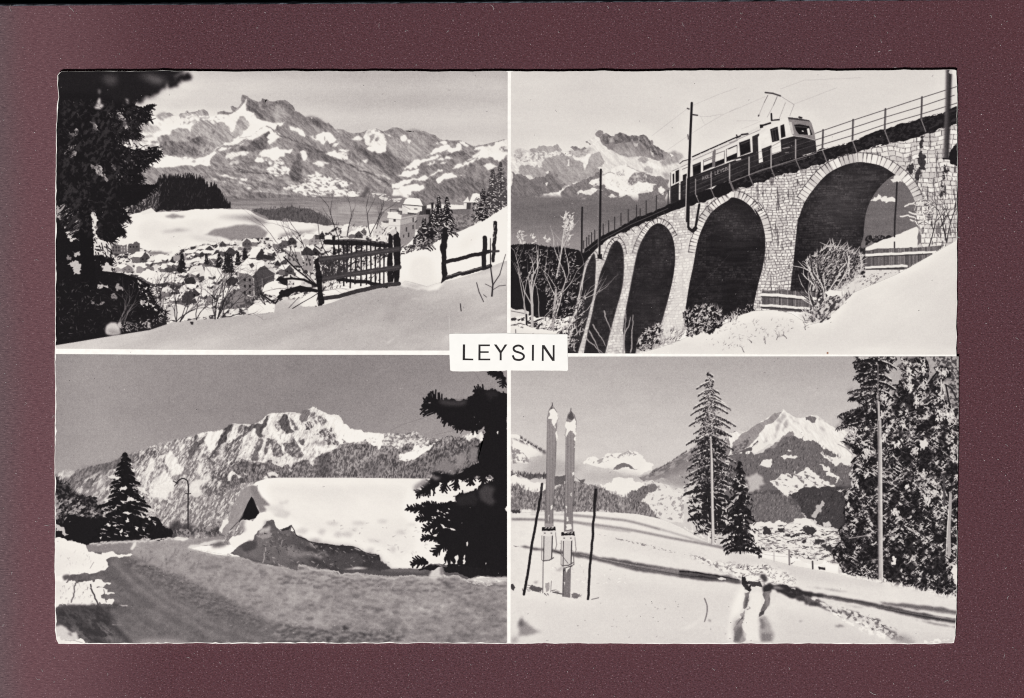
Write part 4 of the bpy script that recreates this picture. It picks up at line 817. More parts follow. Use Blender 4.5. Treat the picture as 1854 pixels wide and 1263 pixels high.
# frosted saplings at the lower left
for x, y, a, l, w in ((375, 1030, -85, 560, 3), (215, 1030, -95, 560, 4), (170, 1020, -96, 520, 2.2), (380, 900, -75, 470, 2.4), (270, 900, -95, 300, 1.6), (120, 560, -95, 250, 1.4), (340, 1030, -62, 470, 2), (480, 1030, -70, 470, 2), (420, 1030, -55, 380, 1.8), (540, 950, -72, 360, 1.6), (250, 980, -60, 330, 1.6), (410, 590, -78, 420, 2)):
    q = XY('G', f'{x},{y}')[0]
    TWIG(q[0], q[1], a, l/ZS*.8, w, .68, 2, 1.6, 6, 24, 1, .8)
LN('G', '410,570 440,430 460,260 490,100', 2.4, .8, 1, 1.4); LN('G', '165,1020 168,880 130,680 100,520', 2, .7, 1, 1.2); LN('G', '215,1030 215,850 205,700 215,560', 5, .72, 1, 3); LN('G', '210,800 150,690', 2, .7); LN('G', '375,1020 385,880 405,680', 4, .65); LN('G', '168,880 172,1030', 3, .15)
SC('G', '80,200 160,220 140,320 100,320', 26, 4, 1.8, -60, 40, [.85, .8]); SC('G', '200,240 240,240 235,310 205,310', 12, 4, 2, -60, 40, [.85]); SC('G', '300,255 360,280 330,320', 12, 4, 2, -60, 40, [.85]); SC('G', '460,70 545,70 530,210 480,210 455,160', 60, 4.5, 2.2, -50, 45, [.88, .8]); SC('G', '455,200 540,180 500,330 460,300', 26, 5, 1.8, -55, 35, [.85, .75])
SC('G', '80,340 560,380 600,560 560,720 250,700 100,600', 330, 3.6, 1.2, -50, 40, [.75, .6, .85, .5, .4]); SC('G', '320,660 640,740 620,1000 420,1030 250,1000 330,880', 430, 4.4, 1.2, -50, 35, [.8, .15, .9, .2, .65])
SC('G', '500,930 640,900 560,1180 500,1150', 90, 7, 1.5, -60, 30, [.7, .15, .85, .5])
P('G', '40,975 240,990 420,1030 500,1040 500,1060 30,1060', .93, 1); LN('G', '82,1000 83,1032', 1.4, .4)
# frosted branches at the right pier
for s in ('1370,95 1430,85 1490,110', '1405,15 1450,-5 1480,-15', '1440,60 1500,80', '1450,120 1500,140 1560,100'): LN('H', s, 2.6, .9, jag=.4)
for x, y, a, l in ((1740, 300, -100, 330), (1740, 300, -96, 260), (1600, 330, -80, 260), (1690, 180, -60, 120)):
    q = XY('H', f'{x},{y}')[0]; TWIG(q[0], q[1], a, l/ZS, 2, .18, 3, 2.2, 8, 32)
SC('H', 'F:1490,1060 1620,1080 H:1620,120 1560,200 1490,160 1440,70', 60, 6, 1.6, -20, 40, [.93, .9, .3])
CLIP[0] = None
# ---------------------------------------------------------------- lower left print: snowed-in chalet above a ploughed road
frame_clip('97,640.2 300,641.8 700,642 813,642 919,642.5 918.5,1168 97,1168')
GR('T', '90,635 925,635 925,880 90,880', lambda x, y: .545+.045*np.clip((x-480)/380, 0, 1)*np.clip((y-650)/90, 0.2, 1)+.02*np.sin(x/130.)+.03*np.clip((y-740)/90, 0, 1)+.03*np.exp(-((x-180)/80)**2))
SH('T', '90,635 925,635 925,900 90,900', .022, (40, 26), 0, 101, 0, 5)
R3 = ('I:0,975 40,970 100,950 180,960 220,940 300,915 420,900 480,880 f:-60,540 0,520 200,470 340,390 420,430 470,420 600,360 660,320 780,290 1000,240 1200,180 1350,170 1450,150 1560,80 1620,55 1740,75 '
      'g:240,330 300,335 400,335 490,320 560,270 640,190 680,180 760,150 850,145 920,150 960,160 1000,135 1050,160 1130,155 1150,190 1200,170 1260,130 1290,100 1330,95 1380,50 1440,60 1540,130 1620,190 1760,230 1854,270 '
      'J:420,530 480,560 530,580 570,620 610,636 640,628 700,650 780,660 900,655 990,665 1060,650 1080,640 1120,656 1170,690 1250,700 1330,716 1420,690 1500,665 1620,640 1850,640 ')
LOW = 'J:1850,1030 0,1030 K:1854,400 0,420'
PT('I', R3+LOW, .68, .46, (2.6, 6), 28, .48, .22, 102, .25, 0, 1., 4, .65)
PT('I', R3+LOW, None, .86, (3, 9), 30, .60, .1, 104, .2, 0, .9, 4, .65)
# left: dim wooded shoulder
P('I', '0,1000 120,1000 200,960 300,918 480,884 580,825 700,820 700,900 420,960 380,1010 400,1236 0,1236', .53, .8, 2)
PT('I', '150,980 300,920 480,885 600,830 800,800 900,760 880,830 700,880 420,960 300,1100 120,1100', None, .42, (3, 8), 30, .45, .2, 105)
PT('I', '200,1030 400,960 420,1200 300,1236 150,1200', None, .78, (4, 9), 40, .56, .14, 106, 0, 3)
P('I', '40,975 100,952 180,962 210,945 120,1000 40,1015', .7, .8, 1); P('I', '40,1000 160,985 130,1010 50,1030', .82, .8, 1)
def M3(sheet, *items):
    for it in items:
        if len(it) == 3 and it[2] == 'm': PT(sheet, it[0], it[1], it[1]+.3, (2.2, 3.6), 30, .60, .15, 103, .8, 0, .95)
        else: P(sheet, it[0], it[1], .8, it[2] if len(it) > 2 else 0, .92)
M3('f', ('0,560 100,540 300,450 400,440 200,620 100,740 0,740', .43, 'm'), ('200,600 300,560 260,700 120,900 60,900 100,760', .5, 'm'), ('360,560 440,560 400,700 340,800 330,700', .48, 'm'), ('400,440 600,370 760,310 740,420 700,560 620,500 560,460 500,560 440,520', .55, 'm'))
M3('f', ('520,600 600,480 640,530 720,640 690,700 780,740 820,800 760,860 640,880 590,790 540,700', .87), ('300,1236 350,960 400,900 500,760 560,860 640,960 700,1050 600,1150 560,1236', .85), ('230,780 320,600 350,640 330,760 280,860 240,940 200,1060 180,1080', .85), ('50,1020 150,1080 280,1190 200,1180 90,1090', .88), ('760,480 800,330 840,420 800,540 720,600', .84),
   ('1030,240 1190,190 1130,280 1060,330', .92), ('1210,180 1450,155 1400,260 1340,350 1310,470 1260,530 1200,400 1140,330', .9), ('1560,90 1620,60 1740,80 1680,200 1600,350 1530,300 1510,230', .92), ('1410,420 1480,420 1440,580 1410,600', .82), ('1050,660 1130,690 1110,780 1090,860 1040,880 1030,840', .86), ('900,1100 980,970 1060,980 1150,960 1200,840 1250,920 1140,1020 1060,1090 1100,1200 1000,1236', .84), ('880,520 940,440 930,520 880,580', .85))
M3('f', ('1000,260 1040,240 1000,340 1060,360 1170,260 1200,200 1180,260 1070,400 1000,500 880,660 900,560 960,430', .4), ('1400,260 1470,140 1590,70 1560,170 1510,240 1500,340 1400,400 1340,480 1250,600 1180,640 1330,440', .34), ('850,340 920,310 900,380 860,390', .46), ('760,600 840,530 830,590 780,650', .38), ('480,600 520,680 550,780 510,720', .42), ('400,850 480,900 500,1000 470,1040', .55), ('850,680 1000,620 1100,640 1180,620 1150,760 1120,960 980,960 900,1050 820,900', .5, 'm'),
   ('1600,100 1630,70 1610,160 1580,220 1570,180', .4), ('1680,150 1760,90 1780,110 1700,220', .42), ('1854,250 1700,270 1600,400 1450,600 1300,800 1250,950 1150,1050 1130,1236 1440,1236 1480,1000 1560,830 1700,780 1854,850', .38, 'm'), ('1180,640 1330,480 1420,600 1300,760 1160,830', .46, 'm'))
# middle ribs and the pyramid
P('g', '100,320 240,330 400,335 560,270 640,190 760,150 920,150 1000,135 1130,155 1200,170 1290,100 1380,50 1540,130 1760,230 1854,270 1854,690 1640,780 1420,860 1430,1080 1000,1000 700,960 300,900 0,800 0,450', .85, .3)
M3('g', ('280,370 400,335 500,320 640,190 680,200 650,290 630,380 580,430 590,530 560,560 500,520 470,400 440,390 400,450 330,490 260,540 170,620 60,720 0,800 0,640 150,560 270,470', .34), ('0,800 170,620 260,560 240,700 190,850 240,900 220,980 60,1080 0,1080', .4, 'm'), ('390,560 340,600 310,690 340,660', .45), ('500,560 560,560 590,600 560,760 520,880 430,930 370,860 440,700', .42, 'm'), ('640,560 760,570 860,660 880,720 920,820 870,860 750,850 720,740 690,650 640,800 600,900 590,840', .42, 'm'),
   ('830,270 900,170 980,180 1000,270 1020,380 1080,450 980,490 920,440 870,370 840,310', .34), ('1000,200 1050,260 1100,340 1150,430 1080,440 1020,330', .46, 'm'), ('760,270 830,290 850,400 830,440 780,380', .5, 'm'), ('1160,200 1290,100 1350,90 1340,170 1300,230 1260,290 1200,310 1170,260', .44), ('1250,330 1330,290 1390,380 1440,400 1330,440 1260,430', .3, 'm'), ('1340,200 1400,130 1450,200 1560,230 1650,320 1540,370 1460,340 1380,260', .46, 'm'), ('1400,490 1480,460 1600,400 1720,390 1740,470 1800,620 1800,680 1680,660 1560,640 1540,540', .36, 'm'),
   ('900,650 1060,550 1100,570 1160,680 1250,830 1200,880 1050,860 980,800 920,720', .4, 'm'), ('1120,570 1230,560 1250,680 1180,680', .4), ('1430,600 1560,610 1600,660 1470,680', .6, 1), ('60,340 110,330 90,430 60,460', .4), ('180,400 240,340 300,350 250,460 200,480', .42))
M3('g', ('440,395 480,480 470,560 400,740 340,920 310,880 360,740 300,800 200,860 250,720 330,500', .88), ('600,560 630,640 590,740 550,880 590,960 560,940 525,860 580,720', .88), ('770,460 900,470 1000,500 1080,510 960,580 880,650 830,620 800,540', .93), ('1035,170 1140,170 1160,300 1230,420 1180,440 1100,300', .9), ('1560,140 1854,270 1854,680 1800,620 1740,470 1680,350 1580,230', .93), ('1400,850 1420,700 1480,690 1700,690 1780,690 1600,800', .94), ('690,200 760,160 830,170 790,250 760,400 780,540 700,480 670,330', .9))
LN('g', '870,650 910,740 990,860', 3.4, .9, jag=.5); LN('g', '1100,560 1150,640 1290,820 1380,900 1430,1030 1425,1100', 4, .92, jag=.5); LN('g', '690,650 740,900 800,970', 2, .85, jag=.5); LN('g', '1380,60 1420,200 1520,370', 2.2, .86, jag=.6); LN('g', '980,180 1030,330 1090,440', 2, .86, jag=.6); LN('g', '740,300 820,330', 2, .8)
PT('g', '1240,300 1500,190 1700,350 1800,660 1560,650 1400,500', None, .86, (2, 5), -25, .56, .1, 107)
PT('g', '60,330 240,335 640,195 1000,140 1380,55 1700,350 1800,680 1420,860 1430,1080 1000,1000 700,960 300,900 0,800', None, .42, (2.2, 7), 24, .60, .12, 133, 0, 2, .5, 5, .65)
PT('f', '0,540 340,400 780,300 1200,200 1600,80 1854,80 1854,700 1500,900 1200,1236 300,1236 0,900', None, .42, (2.2, 8), 34, .59, .12, 134, 0, 2, .45, 5, .65)
PT('f', '0,540 340,400 780,300 1200,200 1854,100 1854,700 1200,1236 300,1236 0,900', None, .9, (2, 8), 34, .585, .1, 135, 0, 2, .75, 4, .6)
M3('f', ('1400,260 1470,140 1590,70 1560,170 1510,240 1500,340 1400,400 1340,480 1250,600 1180,640 1330,440', .34), ('1000,260 1040,240 1000,340 1060,360 1170,260 1200,200 1180,260 1070,400 1000,500 880,660 900,560 960,430', .4), ('520,600 600,480 640,530 720,640 690,700 780,740 760,860 640,880 590,790 540,700', .88, 1), ('320,1236 350,960 400,900 500,760 560,860 640,960 690,1050 600,1150 560,1236', .86, 1), ('230,780 320,600 350,640 330,760 280,860 200,1060', .86, 1), ('1210,180 1450,155 1400,260 1340,350 1310,470 1260,530 1200,400 1140,330', .9), ('1050,660 1130,690 1110,780 1090,860 1040,880', .86, 1), ('900,1100 980,970 1150,960 1200,840 1250,920 1140,1020 1060,1090 1100,1200 1000,1236', .84, 1))
# forested foot
PT('g', '0,1080 100,1000 300,930 560,960 720,900 1000,980 1300,900 1440,1090 1500,850 1660,780 1854,700 J:500,1020 0,1030 I:1500,1060 f:1350,1236', .36, .58, (1.7, 3.4), 6, .52, .2, 132, .6)
M3('g', ('720,880 790,960 960,930 1080,900 1060,980 1010,1020 980,960 800,985 740,960', .86), ('10,1236 20,1150 80,1080 130,1090 240,1170 200,1200 150,1130 100,1140 60,1236', .9), ('270,1090 340,1130 290,1150', .86), ('640,1110 720,1090 830,1130 800,1180 680,1170', .86), ('560,1200 640,1150 680,1200', .9), ('990,1040 1070,1060 1040,1100', .76))
FB = 'J:300,850 420,800 520,745 640,740 760,700 860,720 1000,700 1120,690 1250,710 1420,692 1620,645 1850,640 1850,1030 0,1030 240,960'
PT('J', FB, .36, .64, (1.7, 3.6), 6, .5, .25, 110, .8)
SH('J', FB, .10, (24, 14), -35, 111)
PT('J', '640,740 760,690 1000,670 1330,718 1200,740 1000,760 800,740', .52, .84, (4, 3), 0, .48, .15, 112, .8)
for s in ('950,830 1030,810 1080,740 1180,760 1270,742 1150,820 1040,880 960,865', '700,720 800,690 830,740 800,790 760,760'): PT('J', s, .92, .6, (6, 4), 0, .7, .1, 113, .9)
PT('J', '1000,1030 1080,900 1200,810 1330,760 1480,700 1640,680 1700,760 1500,1030', .32, .56, (1.7, 3.6), 10, .5, .25, 114, 1); P('J', '1480,690 1620,645 1660,700 1640,740 1560,690', .86, 1)
P('J', '480,560 530,582 570,622 640,630 700,652 840,665 840,700 740,690 660,720 560,735 500,690', .93, .5); P('J', '300,855 420,810 430,1020 300,1020', .32, .8, 3, .55); P('J', '680,900 820,860 800,1010 690,1010', .34, .8, 5, .5)
SOFT('I', R3+'J:1850,1000 0,1000 I:700,1236', 1, .3)
SH('I', R3+'J:1850,1000 0,1000 I:700,1236', .05, (2, 2), 0, 116, 0, 3)
RIDGE('I', R3+'J:1850,760 500,800 0,980 I:1500,1000 600,1100 0,1000', .06, 14, -60, 1.8, 20, 115, 0, 5)
CONT('I', R3+'J:1850,1010 0,1010 I:1500,1060 700,1236 300,1100', 1.2, -.01)
# lamp with a bent arm
LN('K', '1084,345 1084,0 I:1086,1130 1086,1070', 2.2, .13); LN('', smooth(XY('I', '1086,1075 1075,1035 1045,1020 1015,1030 990,1055')), 1.8, .15); LN('I', '965,1040 1000,1060', 1.6, .2); LN('I', '975,1080 1000,1050', 1.6, .2); LN('I', '1065,1140 1105,1140', 1.6, .2)
P('K', '860,260 960,200 1090,240 1240,290 1340,260 1360,330 1100,345 960,350 850,360', .2, 1.2, 2, .8); PT('K', '950,280 1340,240 1350,330 1000,345', None, .55, (3, 4), 0, .55, .15, 117)
# left bush and spruce
PT('I', '0,1010 60,1040 130,1060 150,1130 250,1180 380,1236 K:380,390 250,400 0,350', .12, .32, (3, 4), -40, .55, .15, 118, 1.6)
EDGE('I', '20,1010 60,1040 130,1060 150,1130 250,1180', 70, 8, 1.2, .14, -60, 30, False)
PT('K', '20,40 200,20 380,150 340,210 100,220 30,140', None, .62, (6, 3), -30, .56, .1, 119, 0, 2); PT('K', '20,230 140,320 60,330 20,280', None, .8, (6, 3), 30, .5, .1, 120)
P('K', '0,200 380,180 850,190 960,290 960,360 640,365 300,410 200,400 0,340', .1, 1)
P('K', '20,235 60,250 130,320 100,335 30,290', .75, .8)
FIR('I', '580,808', 'K:585,350', 300, .09, .0, 19, .30, full=.86, ragged=.3, needles=7)
for s in ('I:440,1010 480,990 550,1010 530,1025 470,1020', 'I:600,890 640,900 630,915', 'I:620,925 660,950 655,965 630,950', 'I:520,1110 560,1090 600,1095 570,1110 540,1125', 'I:660,1070 700,1090 740,1130 700,1120', 'I:540,1195 600,1175 650,1180 700,1205 640,1200 560,1215', 'I:410,1200 450,1180 440,1210', 'I:690,1150 760,1160 800,1200 720,1170', 'I:480,950 500,945 500,960',
          'K:470,110 510,90 520,110 490,125', 'K:560,150 600,135 640,150 600,160', 'K:580,210 600,180 615,215 590,225', 'K:690,150 740,175 790,195 770,205 720,190', 'K:760,100 810,115 830,150 790,130', 'K:660,270 690,265 690,295 670,285', 'K:720,270 735,265 735,295', 'K:545,310 560,270 550,340', 'K:410,245 450,230 470,240', 'K:480,250 520,235 510,250', 'K:375,345 395,335 390,365', 'K:580,330 600,315 610,335', 'K:800,225 830,235 825,250'):
    P('I', s, .86, 1.2)
for _ in range(60):
    q = XY('I', f'{380+rng.random()*440},{1000+rng.random()*540}')[0]; seg(q[0], q[1], q[0]+3+rng.random()*4, q[1]+1.5, 1.6, .8, .7+.2*rng.random(), .8 if abs(q[0]+CX0-226) < (q[1]+CY0-815)*.42 else 0)
# roof
RF = 'I:1640,1140 1605,1070 1625,1048 1700,1022 J:-40,1015 0,1013 600,1014 1000,1018 1740,1025 1850,1020 L:1850,600 1340,600 900,600 800,520 680,462 600,416 480,410 340,392 240,372 140,325 100,280 0,300 K:1700,420 1650,150 1620,60'
GR('J', RF, lambda x, y: .955-.03*np.clip((x-480)/100, 0, 1)*np.clip((915-y)/30, 0, 1)-.02*np.clip((y-930)/40, 0, 1))
for x, y, w, h in ((430, 230, 60, 14), (640, 230, 60, 14), (820, 215, 50, 14), (340, 300, 40, 26), (470, 320, 40, 26), (545, 320, 50, 26), (600, 280, 30, 12), (970, 300, 50, 14), (730, 440, 40, 16), (910, 440, 22, 26), (180, 290, 60, 26), (20, 160, 70, 30), (1060, 240, 40, 10), (300, 360, 40, 10), (760, 370, 60, 10)):
    P('L', f'{x-w},{y} {x},{y-h} {x+w},{y-h*.4} {x+w*.5},{y+h} {x-w*.4},{y+h*.7}', .74, .4, 2, .7)
SH('J', RF, .018, (50, 18), 10, 141)
SC('L', '300,200 1100,200 1250,420 900,560 500,380', 40, 4, 2, 15, 40, [.82, .78, .86])
P('K', '1650,60 1854,110 L:0,60 60,160 K:1854,180 1720,130', .86, 0, 3); P('L', '0,60 60,70 80,40 20,80', .7, 0, 2)
# gable boards and the dark attic
P('K', '1500,-20 1585,-10 1600,30 1530,150 1500,205 1430,280 1370,325 1345,310 1400,200 1450,80', .58, .2); SH('K', '1500,-20 1585,-10 1600,30 1500,205 1370,325 1345,310', .07, (3, 14), 30, 121); LN('K', '1590,20 1500,200 1420,285', 1.2, .3)
P('I', '1460,1236 1530,1110 1590,1075 1640,1080 1640,1236', .58, .2); P('I', '1580,1085 1620,1075 1690,1180 1740,1236 1640,1236', .5, .2, 1)
P('K', '1590,15 1610,40 1655,145 1620,190 1560,205 1490,225 1530,140', .09, .2); P('K', '1600,0 1640,0 1710,120 1700,140 1655,145', .52, .2, 1)
# heaped snow beside the gable
P('K', '1330,290 1360,200 1405,195 1390,240 1350,310', .9, .6)
P('K', '1410,365 1440,330 1500,325 1535,290 1495,240 1510,205 1550,200 1600,215 1640,160 1690,138 1780,188 1854,200 L:60,190 110,250 40,290 0,300 K:1780,270 1700,330 1610,370 1540,400 1480,425 1440,420', .93, .5)
P('K', '1495,260 1495,220 1520,200 1545,205 1530,240 1545,290 1515,300', .55, 0, 2); P('K', '1640,330 1680,280 1700,210 1760,205 1740,260 1720,300', .6, .5, 2)
DR = 'K:1420,470 1490,410 1600,370 1620,320 1680,270 1710,215 1770,205 1800,270 1854,280 L:0,290 60,270 105,240 95,290 145,325 240,372 330,392 480,412 600,418 690,465 800,487 808,530 860,565 905,595 1120,600 1180,570 1250,555 1480,575 1830,640 1850,665 1500,680 1200,655 900,660 640,640 480,640 330,600 180,570 150,620 0,560 K:1854,580 1680,560 1500,500'
P('K', DR, .36, .6); SH('K', DR, .07, (26, 9), 15, 122)
P('L', '150,360 330,395 600,425 690,470 800,492 805,530 890,595 480,640 250,560', .2, .6, 4, .75); P('K', '1660,280 1740,250 1730,300 1650,320', .7, .5, 1); P('K', '1540,430 1700,410 1680,540 1500,480', .42, .6, 3); P('K', '1690,400 1854,420 1854,560 1720,540', .36, .5, 4)
for s, t in (('L:290,480 350,470 400,490 370,515 310,510', .5), ('L:230,380 270,370 310,410 260,410', .75), ('L:450,500 500,480 520,520', .38), ('L:130,450 300,470 250,520 140,510', .42)): P('L', s, t, .5, 3)
for s, t in (('K:1620,330 1700,300 1760,330 1740,400 1640,400', .5), ('K:1700,430 1790,420 1854,470 1854,540 1700,530', .44), ('L:0,420 90,400 160,430 140,520 0,500', .5), ('L:0,330 80,310 120,340 60,380 0,380', .46), ('L:340,420 560,440 620,480 500,500 380,470', .26), ('L:620,470 790,500 790,560 640,570', .22), ('K:1540,400 1620,380 1600,430 1530,450', .3), ('L:150,330 240,380 220,430 130,400', .3)): P('L', s, t, 1.2, 1, .85)
P('L', '500,600 620,575 720,590 620,600', .8, 0, 1); P('L', '10,280 60,262 108,240 80,280 30,292', .2, .5)
P('L', '480,640 520,605 900,600 1200,610 1200,660 640,645', .32, .3, 1); P('L', '820,595 1120,600 1200,625 860,612', .45, 0, 2)
P('L', '1300,570 1480,560 1850,600 1850,660 1480,650 1330,620', .12, .6)
for s, t, bl_ in (('L:0,300 100,292 150,330 240,375 230,412 130,392 0,402', .34, 0), ('L:150,462 330,460 400,490 372,516 150,502', .5, 1), ('K:1620,330 1690,285 1760,300 1745,340 1660,345', .6, 0), ('K:1640,345 1745,340 1720,405 1650,400', .42, 0), ('K:1700,420 1854,415 L:60,440 150,520 60,580 K:1854,575 1690,550', .4, 1), ('L:240,380 480,415 600,422 690,468 800,490 806,528 700,520 500,470 330,440', .2, 0), ('L:330,470 560,470 700,540 560,590 380,570', .3, 1), ('K:1500,420 1610,375 1625,330 1640,400 1560,470', .28, 1), ('L:700,520 806,530 890,592 760,590', .25, 0)): P('L', s, t, 1.1, bl_, .85)
LN('K', '1702,425 1690,480 1680,550', 2, .62, .8, jag=.4); LN('L', '100,250 140,325 240,374 335,394 480,412 600,418 690,465 800,487 808,530', 1.4, .12, .8, jag=.3); SC('L', 'K:1650,300 L:0,300 240,400 600,440 780,500 780,570 300,570 K:1700,540', 120, 4, 1.8, 15, 40, [.3, .45, .52, .24, .58])
# ploughed banks and road, all in shade
BK = 'K:275,405 430,382 600,368 700,360 850,372 960,352 1090,352 1200,350 1350,330 1390,365 1280,392 1090,430 1300,480 1500,500 1680,560 1854,580 L:0,560 60,590 150,620 165,560 240,580 380,612 490,645 640,630 760,650 900,660 1080,650 1200,660 1440,655 1480,680 1700,720 1850,670 1850,1230 0,1230 K:0,1230 0,900'
def bank_tone(x, y):
    d = y-(1004+(x-231)*.456)                         # below this line lies the road
    r = np.clip(d/14+.5, 0, 1)
    return (.585-.05*np.clip((y-1090)/60, 0, 1)+.02*np.sin(x/37.))*(1-r)+(.425-.05*np.clip((300-x)/150, 0, 1))*r
GR('K', BK, bank_tone)
SH('K', BK, .07, (22, 12), 25, 123, 0, 5); SH('K', BK, .05, (5, 4), 30, 124)
RIDGE('K', BK, .03, 30, 30, 1.3, 250, 125, 0, 3); RIDGE('L', 'L:0,600 480,650 1850,690 1850,1200 0,1200', .045, 20, 10, 1.3, 250, 136, 0, 3); SH('L', 'L:0,600 480,650 1850,690 1850,1200 0,1200', .06, (12, 9), 20, 140, 0, 3); PT('K', 'K:640,420 1060,420 1300,480 1250,560 1000,600 760,560', None, .6, (2.2, 20), 14, .55, .2, 137, 0, 5, .6)
P('K', '275,405 430,382 640,368 650,430 625,470 480,470 275,455', .52, .3); P('K', '620,440 650,385 670,375 640,445', .9, .4)
for i in range(46): q = XY('K', f'{300+i*14.5},{398-i*1.0+rng.normal()*6}')[0]; seg(q[0], q[1], q[0]+4, q[1]-1, 2.4, 1.5, .86, .9)
P('K', '960,352 1000,335 1085,345 1090,355 980,362', .9, .5); P('K', '1080,425 1100,405 1250,375 1385,358 1370,375 1200,405 1095,432', .85, .4); P('K', '1270,400 1360,380 1400,395 1380,410 1290,430', .4, .5, 2); P('K', '1390,405 1420,400 1410,412', .85, .4)
SC('K', '680,420 1060,430 1250,560 1000,580 760,560', 50, 12, 1.4, 105, 12, [.38, .44, .62])
EDGE('L', '0,560 60,590 150,620 165,560 240,580 380,612 490,645 640,630 760,650 900,660 1080,650 1200,660 1440,655 1480,680 1700,720', 150, 1.8, 3.2, .62, -80, 50, False)
# churned snow along the road edge
CB = 'p:150,160 290,165 380,215 480,240 560,265 700,340 780,390 900,430 1000,500 1120,560 1150,640 900,600 700,500 450,360 250,260'
PT('p', CB, None, .36, (2.6, 2.6), 0, .54, .2, 126, .8, 2, .75); RIDGE('p', CB, .07, 6, 20, 1.2, 250, 138, 3, 4); SC('p', CB, 130, 2.5, 1.5, 20, 60, [.3, .34, .56, .6])
PT('p', '700,480 1316,640 1316,740 900,700', None, .4, (6, 4), 25, .56, .2, 127, 0, 4, .7)
CL = 'L:0,1020 200,1035 400,1060 700,1090 1000,1110 1020,1160 600,1175 0,1185'
PT('L', CL, None, .3, (7, 6), 10, .50, .25, 128, .8, 3, .8); RIDGE('L', CL, .09, 11, 10, 1.2, 250, 139, 3, 4); PT('L', '540,690 900,740 1300,790 1500,800 1750,900 1700,1000 1400,860 900,780', None, .4, (9, 4), 18, .58, .2, 129, 0, 4, .7)
P('L', '500,1050 540,1050 570,1080 560,1100 510,1090', .25, .8, 1); P('L', '1310,1150 1370,1140 1400,1175', .34, .6, 3); P('L', '1430,1140 1480,1130 1500,1165', .34, .6, 3); P('L', '60,680 90,660 85,700', .34, .8, 1)
def clods(r, s, n, lo, hi, up=.66, dn=.36):
    """lumps of thrown snow: lit crest, shaded foot"""
    c = mk(r, s); sl, m = c; ys, xs = np.nonzero(m > .5)
    for i in rng.integers(0, len(xs), n):
        x, y, w = xs[i]+sl[1].start, ys[i]+sl[0].start, lo+(hi-lo)*rng.random()**2
        d = rng.normal()*.03
        seg(x-w*.3, y+w*.45, x+w*.7, y+w*.5, w*.8, w*.5, dn+d, .55); seg(x-w*.5, y-w*.1, x+w*.5, y-w*.15, w*.8, w*.6, up+d, .5)
clods('L', 'L:0,570 60,600 150,630 165,565 490,650 900,665 1440,660 1850,700 1850,800 900,760 400,740 0,700', 300, 2, 8); clods('L', 'K:1250,620 1500,560 1854,620 L:480,680 1850,720 1850,1180 0,1180 K:1700,1120 1500,900', 420, 2, 9, .6, .43); clods('L', CL, 150, 3, 9, .56, .26); clods('p', CB, 260, 1.5, 5, .56, .3); clods('p', 'p:300,60 900,130 1316,250 1316,600 1000,480 700,330 380,200', 120, 2, 8, .57, .43)
LN('', rough(XY('L', '165,562 240,580 380,612 490,645 640,632 760,650 900,660 1080,650 1200,660 1440,655 1480,680 1700,715'), .9, 3, False), 2.4, .74, .8); LN('', rough(XY('K', '1090,432 1300,482 1500,505 1680,562 1854,582'), .8, 3, False), 2, .68, .7)
SOFT('K', BK, 1, .75); SH('L', 'K:1100,560 L:480,680 1850,720 1850,1180 0,1180 K:1500,1000', .05, (20, 26), 20, 142, 10, 3)
# wheel ruts
for s, w, t in (('430,600 600,760 900,960 1250,1170', 12, .36), ('560,560 800,780 1150,1000 1500,1160', 10, .36), ('500,560 700,750 1000,950 1350,1160', 6, .6), ('350,640 500,800 700,960 1000,1180', 9, .4), ('170,960 300,1080 400,1200', 22, .22), ('380,960 500,1060 640,1190', 20, .2), ('300,760 520,950 800,1180', 8, .42), ('640,600 900,820 1300,1040 1700,1180', 6, .6), ('480,1000 560,1070 660,1180', 8, .55)):
    p = smooth(XY('K', s)); o = p+np.array([w/2, 0])
    c = mk('', np.concatenate([p-[w/2, 0], o[::-1]]), .3, 3); put(c[0], c[1], t, .7)
# sunlit road at the left
P('K', '0,340 30,345 120,370 200,385 265,400 285,455 400,462 500,470 520,482 640,480 620,495 450,508 425,520 445,580 420,605 300,635 190,640 80,640 0,660', .925, .6)
P('K', '0,690 80,690 180,690 200,710 260,690 330,700 400,690 470,712 380,738 350,745 440,758 440,785 500,788 380,800 390,825 495,845 380,858 350,880 240,885 110,885 0,915', .91, 1)
LN('K', '190,705 150,860', 2.4, .45, jag=.6); LN('K', '305,720 340,830 365,880', 2.6, .3, jag=.6); LN('K', '210,690 240,690', 4, .3); LN('K', '410,760 430,860', 1.4, .4); LN('K', '470,895 595,888', 2.6, .72, jag=.4); LN('K', '480,1040 550,1040', 2, .5); LN('K', '330,540 300,590', 1, .6)
P('K', '80,660 110,640 150,655 140,680 95,690', .35, .6, 1); SC('K', '60,700 340,700 340,880 60,880', 46, 4, 1, 110, 30, [.6, .7, .5]); SC('K', '60,400 420,480 420,600 60,640', 20, 4, 1, 110, 30, [.75])
P('K', '0,915 110,888 240,886 350,884 380,880 500,870 600,890 470,905 460,960 200,990 160,1060 0,1050', .3, .8, 1); PT('K', '0,920 400,900 500,1000 480,1180 250,1190 100,1060', None, .2, (12, 6), 40, .5, .2, 130, 0, 4, .8)
P('K', '0,1040 60,1045 120,1080 190,1100 205,1150 240,1200 0,1210', .8, .8, 1); P('K', '110,1105 150,1100 160,1130', .45, .6, 1)
P('K', '640,1180 760,1155 900,1150 1050,1165 1100,1200 640,1210', .6, 0, 4); P('K', '100,1165 170,1160 230,1190 100,1190', .9, .8)
P('L', '1195,660 1215,620 1250,575 1275,558 1300,575 1315,630 1300,660 1240,680', .8, .4, 1); P('L', '1285,570 1312,600 1310,650 1290,640', .5, 0, 1); P('L', '1320,690 1360,700 1380,770 1340,740', .36, .8, 2)
